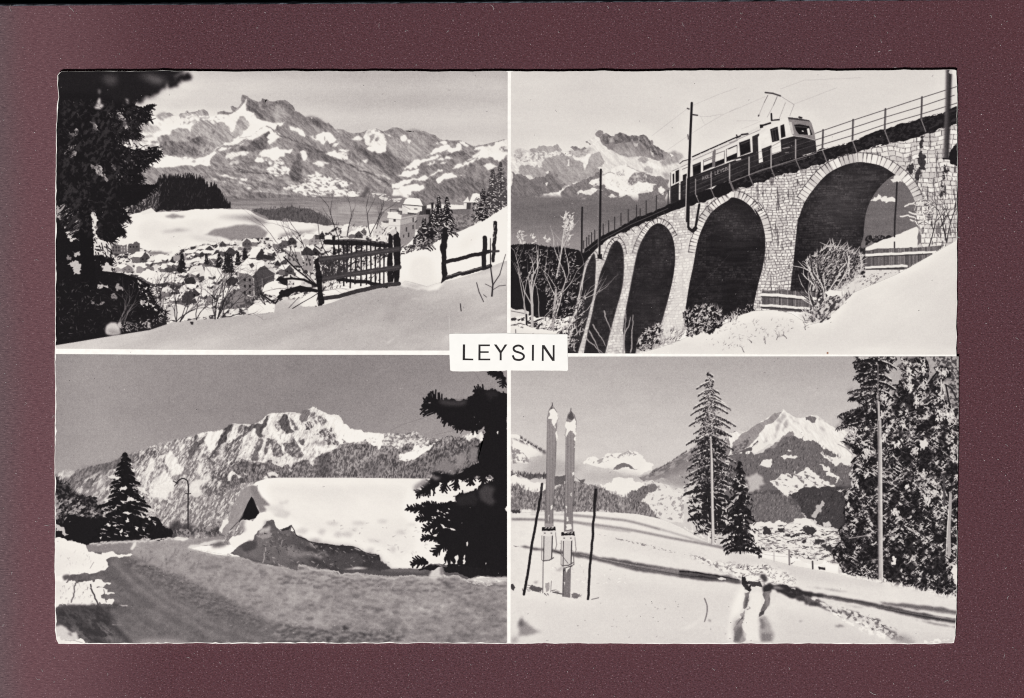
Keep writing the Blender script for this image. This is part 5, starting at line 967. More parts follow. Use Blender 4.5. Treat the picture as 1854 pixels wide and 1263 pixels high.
P('L', '1530,680 1700,660 1850,665 1850,690 1700,690', .78, .4, 1); SC('L', '1480,690 1720,690 1700,730 1560,720', 20, 5, 2, 10, 20, [.75])
# dark fir boughs on the right
F1 = 'J:1285,395 1330,385 1420,400 1500,390 1560,350 1640,330 1720,310 1780,335 1850,330 1850,1030 L:1850,650 1560,575 1480,570 1340,560 1340,470 1300,400 1240,350 1200,330 1290,260 1230,200 1120,140 1180,95 1290,80 1420,60 J:1410,1180 1460,1130 1590,1110 1620,1060 1740,1030 1700,1000 1560,1000 1450,1030 1280,1050 1200,1040 1260,960 1400,990 1600,900 1600,760 1640,700 1640,600 1560,640 1450,640 1360,580 1290,520 1240,480'
P('J', F1, .105, .8)
for x, y, a, l, w in ((1300, 470, 198, 150, 15), (1300, 430, 210, 130, 12), (1420, 520, 160, 110, 10), (1500, 540, 140, 110, 8), (1600, 560, 125, 90, 8), (1420, 470, 175, 140, 12), (1650, 330, 195, 90, 8), (1640, 350, 185, 80, 6), (1780, 200, 200, 80, 7), (1800, 220, 100, 60, 6), (1780, 180, 190, 110, 5),
                      (1260, 1060, 155, 170, 10), (1330, 1060, 110, 60, 7), (1420, 1040, 100, 60, 7), (1210, 1080, 120, 70, 7), (1540, 1000, 100, 60, 8), (1640, 980, 100, 60, 8), (1760, 960, 110, 80, 9)):
    q = XY('J', f'{x},{y}')[0]; BR_(q[0], q[1], a, l/ZS, w, .105)
for x, y, a, l, w in ((1250, 130, 190, 230, 7), (1300, 190, 185, 200, 7), (1330, 220, 165, 180, 9), (1330, 330, 178, 190, 7), (1340, 380, 140, 130, 9), (1300, 100, 195, 160, 5), (1420, 470, 95, 70, 8), (1380, 460, 110, 90, 8), (1500, 480, 92, 70, 8), (1160, 530, 170, 100, 8), (1180, 545, 182, 70, 6), (1640, 520, 92, 50, 7)):
    q = XY('L', f'{x},{y}')[0]; BR_(q[0], q[1], a, l/ZS, w, .10)
EDGE('J', F1, 220, 7, 2.4, .105, 110, 35)
P('L', '1110,600 1180,570 1250,560 1300,575 1210,610', .12, .5)
for s in ('L:1290,235 1330,260 1400,275 1420,295 1380,285 1310,270', 'L:1230,330 1275,300 1260,335', 'L:1340,520 1350,560 1320,560', 'L:1410,490 1430,480 1425,555 1405,555', 'L:1475,500 1490,480 1485,555 1470,555', 'L:1370,520 1395,555 1372,555', 'L:1495,385 1510,375 1505,415', 'L:1240,180 1260,175 1255,195', 'L:1650,545 1660,545 1655,565', 'J:1740,650 1755,640 1750,670'): P('L', s, .9, .8)
for q_ in range(14): q = XY('L', f'{1210+rng.random()*150},{110+rng.random()*100}')[0]; seg(q[0], q[1], q[0]+2, q[1]+1, 1.8, 1, .88)
for s, t in (('J:1280,395 1330,388 1420,402 1500,395 1490,430 1380,440 1290,425', .24), ('J:1220,960 1260,900 1340,870 1400,900 1400,990 1340,970 1270,965', .5), ('J:1410,830 1470,820 1500,850 1480,900 1440,940 1410,930', .55), ('J:1525,760 1580,770 1590,830 1560,900 1530,880', .5), ('J:1070,1090 1100,1060 1180,1020 1200,1040 1110,1115 1080,1115', .58), ('J:1180,1000 1220,990 1300,1010 1250,1030', .7), ('J:1590,1120 1640,1070 1720,1080 1740,1200 1660,1220 1600,1180', .26), ('J:1420,1180 1560,1120 1600,1180 1560,1236 1420,1236', .16), ('J:1640,330 1720,310 1760,350 1680,400', .16)):
    P('J', s, t, .6, 2)
LN('J', '880,640 1000,585 1200,520', .8, .42, .7); LN('J', '1250,670 1420,630', .8, .4, .7); LN('J', '1560,165 1660,310', .7, .4, .7); LN('J', '1700,190 1800,290', .7, .4, .7)
CLIP[0] = None
# ---------------------------------------------------------------- lower right print: a pair of skis stuck in a sunny slope
frame_clip('924.5,645.5 1100,645 1742,644.4 1742,1168 924,1168')
GR('T', '915,640 1745,640 1745,1000 915,1000', lambda x, y: .70+.10*np.clip((y-660)/160, 0, 1)-.03*np.exp(-((x-1220)/120)**2-((y-650)/50)**2)+.02*np.clip((960-x)/40, 0, 1)-.03*np.clip((x-1300)/120, 0, 1)*np.clip((720-y)/60, 0, 1))
SH('T', '915,640 1745,640 1745,1000 915,1000', .02, (46, 16), 0, 201, 0, 4)
# far range
P('M', '0,640 50,650 120,690 200,740 320,810 420,900 560,920 640,890 680,845 700,860 760,870 850,820 880,830 960,830 990,790 1040,800 1080,825 1140,870 1190,910 1280,890 1400,830 1500,770 1560,720 1700,700 1854,660 1854,1236 0,1236', .8, .8)
P('M', '40,650 120,690 300,800 290,840 200,850 180,900 40,880', .92, .6); PT('M', '40,690 150,740 330,800 320,830 150,720', None, .3, (3, 3), 35, .5, .15, 202, 0, 1); PT('M', '45,760 130,800 210,890 60,900', None, .55, (5, 4), 35, .5, .15, 203)
EDGE('M', '120,690 200,740 320,812', 50, 3.5, 1.3, .3, -70, 20, False); P('M', '200,880 330,820 480,900 640,920 560,1000 300,1000 120,980', .68, .5, 6)
P('M', '620,900 680,846 760,872 850,822 960,832 990,792 1080,826 1190,912 1180,960 1050,1000 900,960 760,930', .93, .8); PT('M', '640,900 680,846 720,880 850,825 870,850 990,792 1080,828 940,850 760,900', None, .66, (4, 4), 40, .56, .12, 204)
P('M', '860,950 900,910 930,896 985,905 1065,950 1010,945 960,925 920,940', .45, .7); P('M', '860,950 940,930 1010,945 1100,980 960,1000', .93, .6); SH('M', '600,920 1100,980 1050,1030 560,1020', .05, (12, 6), 20, 205)
P('M', '560,1000 700,950 860,960 1100,1000 1060,1040 800,1060 640,1040', .72, .4, 5)
# sloping ridge
P('M', '1060,1010 1150,990 1300,905 1400,835 1500,775 1560,722 1700,700 1750,720 1820,650 1854,640 N:40,640 20,800 M:1700,1000 1300,1030 1100,1040', .52, .6)
PT('M', '1060,1010 1150,990 1300,905 1500,775 1560,735 1500,850 1300,960 1150,1030', .62, .45, (10, 4), -30, .5, .2, 206, .5, 1); EDGE('M', '1150,985 1300,900 1400,832 1500,772', 50, 3, 1.3, .35, -70, 20, False)
P('M', '1100,1040 1300,1000 1450,950 1500,1000 1450,1100 1200,1060', .62, .6, 3)
# right hand mountain (N)
P('N', '0,660 60,640 100,660 160,630 230,590 290,550 350,515 400,490 437,465 470,495 510,520 560,535 620,520 650,515 700,515 740,545 800,590 860,620 930,640 980,660 980,1000 0,1000', .92, .5)
P('N', '100,660 160,632 290,552 400,492 437,468 400,520 340,580 260,640 200,720 120,800 20,820 30,730', .58, .5); PT('N', '20,760 180,680 120,800 20,830', None, .4, (6, 3), -30, .5, .2, 207)
for s, t in (('440,480 460,520 430,560 410,620 380,650 400,570 370,560', .72), ('470,500 560,580 530,570 480,530', .6), ('450,560 480,540 470,600 430,650', .68), ('610,530 650,517 700,540 690,570 640,555', .45), ('700,520 740,545 720,555', .7), ('420,690 480,640 510,640 520,680 470,700 300,800 200,830 280,770', .55), ('600,600 660,650 640,650', .72), ('720,600 770,640 740,630', .75), ('320,620 300,740 280,760', .75), ('380,640 350,720 330,720', .75)): P('N', s, t, .8, 0 if t < .6 else 1)
SH('N', '0,660 290,552 437,466 560,535 700,515 980,660 980,850 0,850', .04, (12, 6), 40, 238)
RIDGE('N', '0,660 290,552 437,466 560,535 700,515 980,660 980,850 0,850', .035, 12, 60, 2, 160, 208, 0, 5)
P('N', '0,840 170,800 200,830 300,790 420,710 480,685 520,680 580,700 700,730 780,780 860,830 850,850 760,820 730,810 780,860 900,890 980,920 980,1236 0,1236', .42, 1)
SC('N', '0,840 300,800 480,690 520,685 700,735 860,835 980,920 980,1030 700,1030 300,1000 0,1010', 700, 4, 1.2, -78, 14, [.32, .5, .45, .28, .55])
P('N', '100,800 200,740 230,715 240,730 180,800 120,830', .38, .8); P('N', '180,800 230,730 420,690 300,780 200,832', .9, .8, 0, .8); P('N', '180,770 240,720 230,760 190,820', .9, .8)
for s in ('240,920 290,870 345,900 330,935', '410,840 440,830 550,850 470,855', '460,800 480,780 500,800', '330,1020 400,1000 500,1020 520,960 580,960 620,930 700,990 780,1040 850,1080 700,1105 600,1150 470,1170 400,1120 350,1080', '720,910 760,920 850,990 900,1040 850,1060 780,1000', '730,815 860,850 980,870 980,910 900,890 800,880'): P('N', s, .9, 1.3)
PT('N', '330,1020 520,960 620,930 850,1080 470,1170', None, .5, (7, 3.5), 20, .62, .1, 209); P('N', '130,1010 260,1000 290,1060 200,1120 160,1130 150,1060', .8, 1.2, 1, .8); P('N', '600,990 650,1000 680,1030 620,1020', .45, 1)
# middle distance
PT('M', '1040,1080 1200,1050 1330,1100 1500,1100 1500,1236 1080,1236 960,1150', .86, .6, (6, 4), 0, .6, .12, 210, .8); P('M', '750,1060 860,1020 1100,1050 1130,1090 1000,1140 960,1160 850,1120 780,1090', .92, .8); P('M', '970,1150 1060,1100 1180,1060 1220,1090 1140,1130 1090,1200 1000,1200', .45, 1); SC('M', '970,1150 1180,1060 1140,1140 1000,1200', 70, 3.5, 1.2, -80, 15, [.3, .55])
P('O', '1100,60 1130,0 1300,-60 1440,0 1430,60 1420,230 1250,200 1200,140', .88, .6); PT('O', '1120,0 1430,0 1420,240 1230,170', None, .62, (4, 5), 30, .6, .12, 211)
P('M', '40,960 120,975 200,980 330,985 560,1010 640,1030 620,1060 560,1010 330,1035 200,1030 40,1000', .38, .8); SC('M', '45,965 330,985 330,1030 45,1000', 110, 4, 1.3, -85, 12, [.25, .4, .3]); P('M', '40,1000 180,1030 330,1060 320,1120 200,1130 130,1100 40,1060', .92, .6); P('M', '380,1040 470,1020 470,1070 400,1080', .4, .8)
# wooded hill behind the skis
WH = 'M:40,1080 100,1065 200,1120 330,1100 420,1090 560,1040 640,1060 700,1070 800,1110 900,1150 1040,1180 1090,1210 O:1100,60 1180,130 1245,195 900,145 550,140 40,140'
PT('M', WH, .58, .42, (2.4, 5), 0, .5, .2, 212, .8); SC('M', WH, 900, 4.5, 1.3, -82, 12, [.3, .38, .62, .7, .5, .28]); P('O', '900,80 930,60 930,90', .8, .6, 1)
# right lower valley
P('N', '180,1236 200,1120 260,1130 400,1110 480,1180 600,1150 700,1110 850,1090 980,1080 980,1236', .34, .8); P('Q', '0,0 430,0 560,90 620,190 540,190 470,235 300,220 180,240 0,200', .42, .8)
SC('Q', 'N:200,1120 400,1120 480,1190 Q:560,90 620,190 400,230 180,230', 420, 4, 1.2, -75, 14, [.3, .5, .35, .55]); P('Q', '480,0 620,-60 900,-60 960,150 900,280 780,260 700,240 620,190 560,80', .27, .8); SC('Q', '500,0 900,-40 930,200 800,250 620,190', 300, 4, 1.2, -60, 18, [.2, .36, .3])
P('Q', '700,110 740,50 760,60 740,130 690,190 660,180', .72, 1.3); P('Q', '750,220 800,210 820,250 780,260', .8, 1)
P('Q', '180,240 300,220 470,238 520,232 525,190 570,192 720,260 800,270 900,300 960,560 700,560 420,480 180,480', .9, .8)
PT('Q', '230,260 560,230 720,270 900,300 900,560 700,530 420,470 230,440', None, .34, (9, 2.6), -12, .62, .08, 213); PT('Q', '230,260 900,300 900,560 420,470 230,440', None, .6, (7, 2), 10, .62, .1, 214)
for s in ('270,270 320,270 340,320 280,320', '390,270 440,270 440,300 400,300', '590,260 640,255 700,290 620,310', '430,330 620,320 560,332', '490,480 600,475 640,510 500,505', '730,410 800,400 830,450 760,440', '670,400 740,360 800,360 720,400', '580,380 620,350 600,385', '210,420 270,420 290,440 220,450'): P('Q', s, .24, 1.2); EDGE('Q', s, 10, 3, 1.2, .2, -80, 20)
# foreground slope
SL = 'O:0,150 300,142 550,140 700,138 900,145 1050,155 1200,185 1300,215 1420,270 1560,350 1700,410 1854,455 Q:0,440 100,470 240,500 480,560 700,605 880,640 1060,665 1200,690 1460,745 1830,830 1870,840 1870,1230 0,1230 O:0,1230'
GR('O', SL, lambda x, y: .90-.02*np.clip((x-1100)/200, 0, 1)-.03*np.clip((y-1085)/60, 0, 1)-.02*np.clip((960-x)/30, 0, 1))
SH('O', SL, .018, (40, 14), 10, 215, 0, 5); SH('O', SL, .02, (4, 3), 0, 216)
P('Q', '0,440 240,502 480,562 880,642 1240,700 1240,760 600,700 0,600', .8, 0, 4, .6)
# long tree shadows lying on the snow
for s, w, t, b in (('540,160 700,172 850,188 960,200 1080,228 1160,250 1240,272', 3.2, .42, 1), ('50,190 300,194 460,205 620,222 800,245 960,268 1120,298 1300,335 1500,372 1700,410 1854,448', 3.4, .36, 1), ('540,210 700,250 850,275 1000,292', 2, .5, 1), ('1240,272 1500,350 1854,458', 2, .5, 1), ('200,155 540,158 700,178', 1.5, .6, 1)):
    p = smooth(XY('O', s)); p = np.vstack([p, (p+[0, w])[::-1]]); c = mk('', p, .1, b); put(c[0], c[1], t, .95)
for s, t, a in (('O:110,415 150,408 300,430 450,450 600,460 720,490 900,520 1150,560 1400,600 1854,662 Q:0,660 120,690 100,712 O:1854,712 1600,690 1380,660 1150,625 950,585 750,535 580,505 440,475 280,445 180,428', .3, 1), ('O:900,540 1150,585 1400,640 1300,640 1050,600', .2, .8), ('O:1150,570 1400,600 1380,612 1200,590', .5, .7),
                ('Q:280,720 420,730 560,760 740,790 1000,840 1200,880 1400,920 1870,1005 1870,1035 1500,985 1200,915 1000,865 800,835 640,800 450,770 290,745', .26, 1), ('Q:1200,855 1400,868 1600,890 1870,935 1870,965 1600,930 1400,905 1250,880', .36, .9), ('Q:1450,985 1870,1060 1870,1075 1600,1030', .42, .8), ('Q:620,738 800,755 980,785 800,765', .55, .7), ('Q:800,850 1000,890 1120,910 950,890', .55, .6), ('Q:380,760 560,790 700,870 860,935 830,940 700,890 560,840 440,800', .28, .9)):
    c = mk('O', s, .25, 1); put(c[0], c[1], t, a)
SH('O', 'O:560,460 1854,662 Q:560,760 1870,1005 1870,1060 800,840 0,700 O:1400,660', .13, (70, 1.8), 9.5, 217)
for s, w, t in (('O:600,478 900,540 1200,592 1500,632', 1.2, .56), ('O:720,505 1000,565 1300,618 1600,660', 1, .5), ('O:900,560 1150,605 1400,650', 1, .42), ('Q:640,795 1000,862 1400,938 1850,1012', 1.1, .5), ('Q:700,800 1100,872 1500,945 1860,1000', .9, .4), ('Q:1300,890 1600,925 1860,958', 1, .6), ('O:300,197 620,228 960,274 1300,340', .8, .62)): LN('', smooth(XY('O', s)), w, t, .75)
for s, t in (('O:300,560 900,640 1500,720 1854,760 Q:200,900 O:1400,900 800,800 300,700', .84), ('O:100,880 900,900 1500,1000 1300,1100 500,1080 100,1000', .85), ('Q:400,1000 900,1040 1200,1120 900,1170 400,1120', .84), ('O:300,250 900,320 1400,420 1854,520 1700,560 1000,440 300,340', .86)): P('O', s, t, 0, 18, .7)
# trampled snow and tracks
PT('O', '1450,480 1560,490 1700,540 1854,570 Q:0,560 150,570 300,590 440,640 520,700 300,700 100,650 0,640 O:1700,600 1560,540', None, .5, (5, 3), 15, .56, .1, 218, .5, 2); PT('O', '1450,480 1854,570 Q:300,590 500,700 0,640', None, .95, (6, 4), 15, .6, .1, 219)
PT('O', '700,310 860,340 1000,370 1150,400 1300,440 1480,490 1300,460 1100,410 900,360', None, .55, (4, 2), 12, .6, .08, 220)
PT('l', '450,0 1010,10 1200,80 1316,200 1316,260 940,250 700,200 480,90', .93, .62, (5, 3), 20, .62, .15, 236, .4, 3); SC('l', '470,10 1000,20 1010,110 700,150 520,70', 46, 4, 1.3, -25, 25, [.25, .35, .5]); SC('l', '1000,90 1316,150 1316,240 1050,220', 24, 3, 1.2, 0, 40, [.45, .6])
for s_, t, j, bl_, a_ in (('0,78 420,128 680,183 692,216 640,226 430,192 200,167 0,152', .32, .3, 1, 1), ('0,78 420,128 680,183 680,192 420,146 0,96', .13, .2, 0, .9), ('0,118 200,140 420,165 420,175 200,152 0,130', .15, .2, 0, .7), ('430,165 520,165 530,185 450,185', .85, .8, 0, 1), ('705,150 750,150 756,195 818,240 818,292 800,320 770,300 740,290 705,225', .17, .8, 0, 1), ('755,235 810,235 790,262', .7, .6, 0, 1), ('760,195 920,200 942,266 830,262 785,212', .25, .5, 0, 1), ('915,125 975,118 1002,190 962,217 930,170', .28, .8, 1, 1),
                       ('940,262 1010,222 1140,232 1316,268 1480,322 1640,372 1560,378 1420,372 1316,385 1230,372 1045,292 1030,330 985,330 952,330', .19, .6, 1, 1), ('1316,385 1420,372 1540,420 1620,470 1560,480 1420,430', .24, .8, 1, .9), ('1140,250 1210,240 1255,275 1220,300', .2, .6, 0, 1), ('1060,262 1140,262 1200,300 1120,290', .6, .8, 1, .8), ('1260,285 1316,275 1316,300', .75, .6, 0, 1),
                       ('742,330 800,318 792,420 772,490 742,517 720,510 732,420', .46, .6, 0, 1), ('745,380 785,390 765,480 738,500', .3, .6, 1, .8), ('950,330 1030,310 1027,420 1000,492 968,540 955,577 900,607 920,560 935,500 972,420', .42, .6, 0, 1), ('975,330 1030,312 1022,470 975,525 985,430', .52, .4, 1, .9), ('920,545 965,530 955,575 905,605', .27, .6, 0, .9),
                       ('755,520 720,560 640,650 622,720 612,880 742,880 742,780 712,730 718,650 742,570 800,500 800,490', .55, .9, 0, .9), ('745,540 700,620 640,700 660,690 725,600', .3, .5, 0, .9), ('628,770 680,710 712,740 715,800 680,880 622,880', .34, .8, 1, .9), ('905,610 985,598 1032,690 1078,800 1062,880 920,880 910,750', .6, .5, 2, .9), ('915,620 975,610 980,700 930,740', .44, .8, 1, .8), ('930,800 1050,800 1050,880 925,880', .46, .6, 1, .8)):
    P('l', s_, t, j, bl_, a_)
P('l', '700,250 735,300 722,400 710,500 650,580 600,680 590,877 540,877 570,620 640,470', .95, .3, 2, .6); P('l', '810,330 940,330 925,480 885,600 895,760 915,877 760,877 725,740 740,580 790,480', .93, .3, 1, .6); LN('l', '790,490 805,505 770,525', 1, .5)
P('Q', '10,900 100,750 110,740 100,900 40,1060', .95, 0, 4)
PT('Q', '420,760 640,820 760,860 900,930 1100,1010 1300,1090 1480,1180 1300,1160 1200,1080 1000,1000 880,970 760,900', None, .38, (6, 4.5), 25, .52, .12, 221, .6, 1); PT('Q', '760,900 900,960 1100,1040 1280,1120 1260,1170 1000,1060 850,980', None, .95, (6, 4), 25, .52, .1, 222, .4, 1)
PT('Q', '900,900 1080,960 1260,1050 1360,1090 1200,1050 950,960', None, .4, (5, 3), 25, .5, .12, 223, .5, 1); P('Q', '1250,1090 1400,1110 1500,1180 1340,1185', .62, .6, 4)
for s in ('560,1010 600,1005 570,1020', '840,1040 950,1055 900,1060'): P('Q', s, .55, .8, 1)
LN('', smooth(XY('O', '1592,830 1612,890 1610,950 1592,1015')), 2.2, .5); P('O', '1615,1005 1640,1000 1640,1018', .45, .6, 1); P('O', '1400,1090 1500,1030 1600,980 1480,1060', .94, 0, 2)
P('O', '1830,1030 1854,960 1854,1190 1840,1180', .5, .4, 4); P('O', '100,1050 130,970 145,1010 200,1050 290,1100 200,1120 100,1130', .55, .6, 2); P('O', '105,1040 130,1000 150,1050', .35, .6, 2); P('O', '45,1150 100,1130 90,1185 45,1185', .62, 0, 3); P('O', '45,715 62,712 80,745 65,770', .25, .6)
SC('O', '130,730 620,790 620,820 130,790', 40, 5, 1.6, 10, 25, [.5, .4, .6]); P('O', '185,745 240,735 300,760 210,765', .35, 1); LN('O', '160,720 300,750', 1.2, .4); LN('O', '380,780 450,795', 2, .3); P('O', '525,795 600,790 590,815 530,825', .45, 1); LN('O', '690,838 745,825', 1.6, .45); P('O', '220,700 260,690 250,715', .6, .8, 1); P('O', '60,410 110,412 80,420', .5, .5)
SC('O', '300,520 1000,620 1000,720 300,720', 60, 4, 1.4, 10, 40, [.78, .95, .93]); SC('O', 'O:400,860 1854,860 Q:400,1180 O:400,1180', 24, 2, 1.4, 0, 90, [.6, .7])
# fence posts down the slope
for x, y0, y1, t in ((1495, 250, 300, .85), (1548, 280, 335, .85), (1576, 285, 345, .88), (1625, 310, 380, .9), (1680, 310, 395, .88), (1722, 345, 402, .85), (1786, 355, 425, .8)): LN('O', f'{x},{y0} {x},{y1}', 2.6, t)
for x, y0, y1, t in ((72, 362, 440, .88), (134, 398, 470, .85), (238, 420, 505, .25), (358, 440, 535, .8), (480, 445, 560, .5), (667, 535, 592, .3), (878, 580, 628, .85), (960, 570, 640, .8)): LN('Q', f'{x},{y0} {x+2},{y1}', 3, t)
LN('Q', '240,470 360,490 480,500', .7, .6); P('Q', '490,555 540,530 600,540 645,585 560,580', .93, .5); P('Q', '490,555 530,532 500,558', .4, .4); P('Q', '712,575 770,585 770,605 720,600', .2, .4); P('Q', '712,568 770,562 772,585', .92)
# single spruce in the middle, young one beside it
FIR('M', '1628,165', 'O:1655,340', 190, .16, .25, 36, .3, full=.7, ragged=.5, st=.75)
TIPS = ((-1, 295, 130), (1, 345, 95), (-1, 212, 208), (1, 352, 140), (-1, 225, 272), (1, 402, 248), (-1, 240, 315), (1, 418, 300), (-1, 185, 383), (1, 445, 345), (-1, 160, 442), (1, 505, 395), (-1, 145, 540), (1, 480, 430), (-1, 185, 612), (1, 552, 545), (-1, 120, 710), (1, 515, 640), (-1, 165, 780), (1, 530, 760), (-1, 150, 850), (1, 555, 880), (-1, 200, 480), (1, 500, 560), (-1, 200, 690), (1, 470, 700), (-1, 130, 930), (1, 560, 950), (-1, 110, 1010), (1, 570, 1060), (-1, 100, 1100), (1, 560, 1150))
for sg, tx, ty in TIPS:
    x0 = 318+(ty-80)*.03; L = abs(tx-x0); y0 = ty-L*.42-10
    a = XY('o', f'{x0},{y0}')[0]; c = XY('o', f'{tx},{ty}')[0]
    m_ = max(6, int(L/9))
    for k in range(m_):
        u = k/(m_-1); q = a+(c-a)*u+np.array([0, -L*.012*math.sin(u*3.1)])
        w = 1+(1-u)*L*.022
        seg(q[0], q[1]+1, q[0]+sg*1.6, q[1]+2.2+rng.random()*w*1.6, 2.6, 1.2, .12+.05*rng.random())
        seg(q[0], q[1]+.5, q[0]+sg*rng.normal()*2, q[1]+1.5+rng.random()*w*2.2, 1.2+rng.random(), .8, .14+.5*rng.random(), .8)
        if rng.random() < (.8 if ty < 700 else .45): seg(q[0], q[1]-1, q[0]+sg*2.6, q[1]-.2, 1.8+1.2*rng.random(), 1.2, .72+.2*rng.random(), .92)
for _ in range(900):
    ty = 100+rng.random()**.75*1000; hw = (ty-60)*.21
    q = XY('o', f'{322+ty*.02+rng.normal()*hw*.5},{ty}')[0]; seg(q[0], q[1], q[0]+rng.normal()*2, q[1]+1+rng.random()*2, 1.1+rng.random(), .8, ([.88, .8, .7, .6, .16, .4] if ty < 640 else [.8, .5, .12, .14, .12, .13])[rng.integers(6)], .9)
SC('O', '1440,0 1800,0 1800,330 1650,380 1480,230', 200, 6, 2, 50, 40, [.12, .1, .14, .12, .85])
LN('M', '1640,690 1650,900 1655,1236 O:1662,390', 3.4, .8, 1, 5.4); LN('M', '1637,700 1645,1236 O:1650,390', 1.2, .45)
P('O', '1420,250 1500,290 1600,350 1560,330', .93, .8)
FIR('N', '85,880', 'Q:90,470', 160, .13, .2, 22, .5, full=.7); LN('M', '1854,1180 1800,1236 O:1770,110', 2.6, .7); LN('Q', '0,90 60,20 100,-20', 2.6, .7); SC('N', '40,920 140,1050 180,1200 0,1200 0,1000', 70, 5, 1.8, 50, 40, [.85, .14, .14]); SC('Q', '0,50 180,60 210,300 230,460 0,400', 120, 6, 1.8, 60, 40, [.12, .15, .1, .3])
# the big group of spruces on the right
F2 = ('m:195,35 640,30 655,150 600,190 590,260 600,350 560,480 620,420 690,260 690,30 1290,30 n:1290,0 Q:1812,825 1460,740 1240,700 1060,660 900,620 880,560 840,520 830,430 900,380 880,300 930,220 930,60 n:20,700 60,600 150,450 200,340 60,110 m:100,870 180,790 20,775 110,700 40,630 260,570 300,540 150,470 140,390 310,350 270,310 205,240 240,185 200,90')
LT = 'm:195,35 640,30 655,150 600,190 480,185 590,260 560,290 470,290 600,350 632,362 540,400 600,450 560,500 520,560 520,875 100,875 180,790 20,775 110,700 40,630 260,570 420,515 300,540 150,470 250,440 140,390 310,350 270,310 330,290 240,280 205,240 320,190 240,185 200,90 230,60'
RT = 'm:690,30 760,30 760,60 880,30 960,60 990,150 950,350 1000,280 1060,190 1030,140 1110,120 1190,150 1200,250 1130,280 1170,480 1290,560 1290,875 500,875 520,560 620,420 650,330 600,330 690,260 690,170 650,130 700,100'
LO = 'n:130,20 480,0 1290,0 Q:1850,830 1460,740 1240,700 1060,660 900,620 880,560 840,520 830,430 900,380 880,300 930,220 930,60 n:80,640 20,620 200,590 150,450 200,340 170,330 250,260 180,200 90,130 60,110 120,90'
PT('m', '990,30 1290,30 1290,560 1200,480 1190,260 1050,140', .66, .3, (3, 3), 20, .5, .12, 237, .6)
for pl in (LT, RT, LO): P('m', pl, .12, .9)
def drape(pl, th, seed, tone=.78):
    """fine mottle of snow-loaded twigs hanging over dark boughs"""
    PT('m', pl, None, .34, (3.2, 4.4), 15, .58, .14, seed+9, .2, 0, .6, 3); PT('m', pl, None, tone+.04, (7, 2.8), 34, th+.03, .09, seed, .3, 0, .92, 4, .6); PT('m', pl, None, tone+.04, (7, 2.8), -36, th+.035, .09, seed+3, .3, 0, .92, 4, .6); PT('m', pl, None, .1, (13, 16), 10, .53, .14, seed+5, 0, 3, .85)
drape(LT, .59, 250); drape(RT, .555, 260); drape(LO, .575, 270)
for s_ in ('m:640,60 690,90 650,130 690,170 685,250 610,320 600,200', 'm:1000,130 1050,180 960,330 985,230', 'n:880,90 960,70 980,130 930,200 890,150'): P('m', s_, .68 if s_[0] == 'm' else .86, .9)
LN('m', '955,340 1060,200', 3, .15); LN('m', '1150,320 1210,350 1270,470', 2.4, .18); LN('m', '1160,330 1200,540', 3, .16); LN('m', '1180,455 1260,470', 1.4, .3); LN('m', '1200,510 1270,540', 1.4, .3)
for x, y, tx, ty, w in ((450, 60, 200, 90, 5), (450, 120, 235, 180, 6), (450, 190, 205, 255, 6), (440, 270, 280, 320, 5), (440, 350, 148, 400, 7), (440, 420, 150, 480, 6), (430, 520, 45, 640, 8), (430, 610, 110, 700, 6), (440, 690, 25, 780, 8), (460, 70, 640, 150, 5), (470, 220, 590, 270, 5), (470, 290, 630, 365, 4), (470, 380, 600, 450, 6)):
    a = XY('m', f'{x},{y}')[0]; c = XY('m', f'{tx},{ty}')[0]; sg = 1 if tx > x else -1
    for k in range(22):                  # dark bough, twigs hanging below, a ridge of snow along the top
        u = k/21; q = a+(c-a)*u+np.array([0, -2.5*math.sin(u*3.1)])
        seg(q[0], q[1], q[0]+sg*1.5, q[1]+2+rng.random()*w*1.3*(1-.6*u), 2.2, 1, .10+.04*rng.random())
        if rng.random() < (.75 if sg > 0 else .34): seg(q[0], q[1]-1, q[0]+sg*2.2, q[1]-.4, 1.6+1.6*rng.random()*(1-.5*u), 1.2, .74+.18*rng.random(), .9)
for x0, y0, n, sx, sy in ((770, 170, 30, 30, 60), (930, 150, 30, 26, 70), (1130, 190, 30, 40, 40), (800, 330, 20, 22, 70), (860, 500, 22, 20, 60), (930, 330, 16, 24, 50), (1110, 440, 24, 40, 50), (1150, 620, 46, 60, 70), (1230, 650, 30, 40, 50), (1080, 620, 20, 20, 60), (520, 450, 26, 40, 40), (490, 620, 16, 20, 50), (720, 720, 20, 30, 60), (560, 780, 20, 40, 40), (330, 770, 10, 20, 20), (200, 800, 14, 40, 30),
                       (345, 1010, 34, 36, 50), (520, 880, 20, 30, 40), (640, 930, 26, 50, 40), (840, 1000, 26, 40, 40), (1230, 960, 30, 40, 90), (960, 1500, 30, 30, 60), (1110, 1500, 34, 40, 70), (930, 1240, 20, 30, 50), (1040, 1360, 20, 30, 60), (750, 1380, 12, 24, 24), (640, 1640, 30, 40, 40), (330, 1260, 12, 30, 24), (150, 1560, 10, 8, 24), (240, 1360, 8, 10, 30)):
    for _ in range(n):                   # heavy clumps
        q = XY('m', f'{x0+rng.normal()*sx*.6},{y0+rng.normal()*sy*.6}')[0]
        seg(q[0], q[1], q[0]+rng.normal()*1.5, q[1]+1+rng.random()*3.5, 1.6+2*rng.random(), 1.2, .76+.18*rng.random(), .92)
SC('m', F2, 420, 3.6, 1.3, 75, 35, [.1, .12, .2, .3])
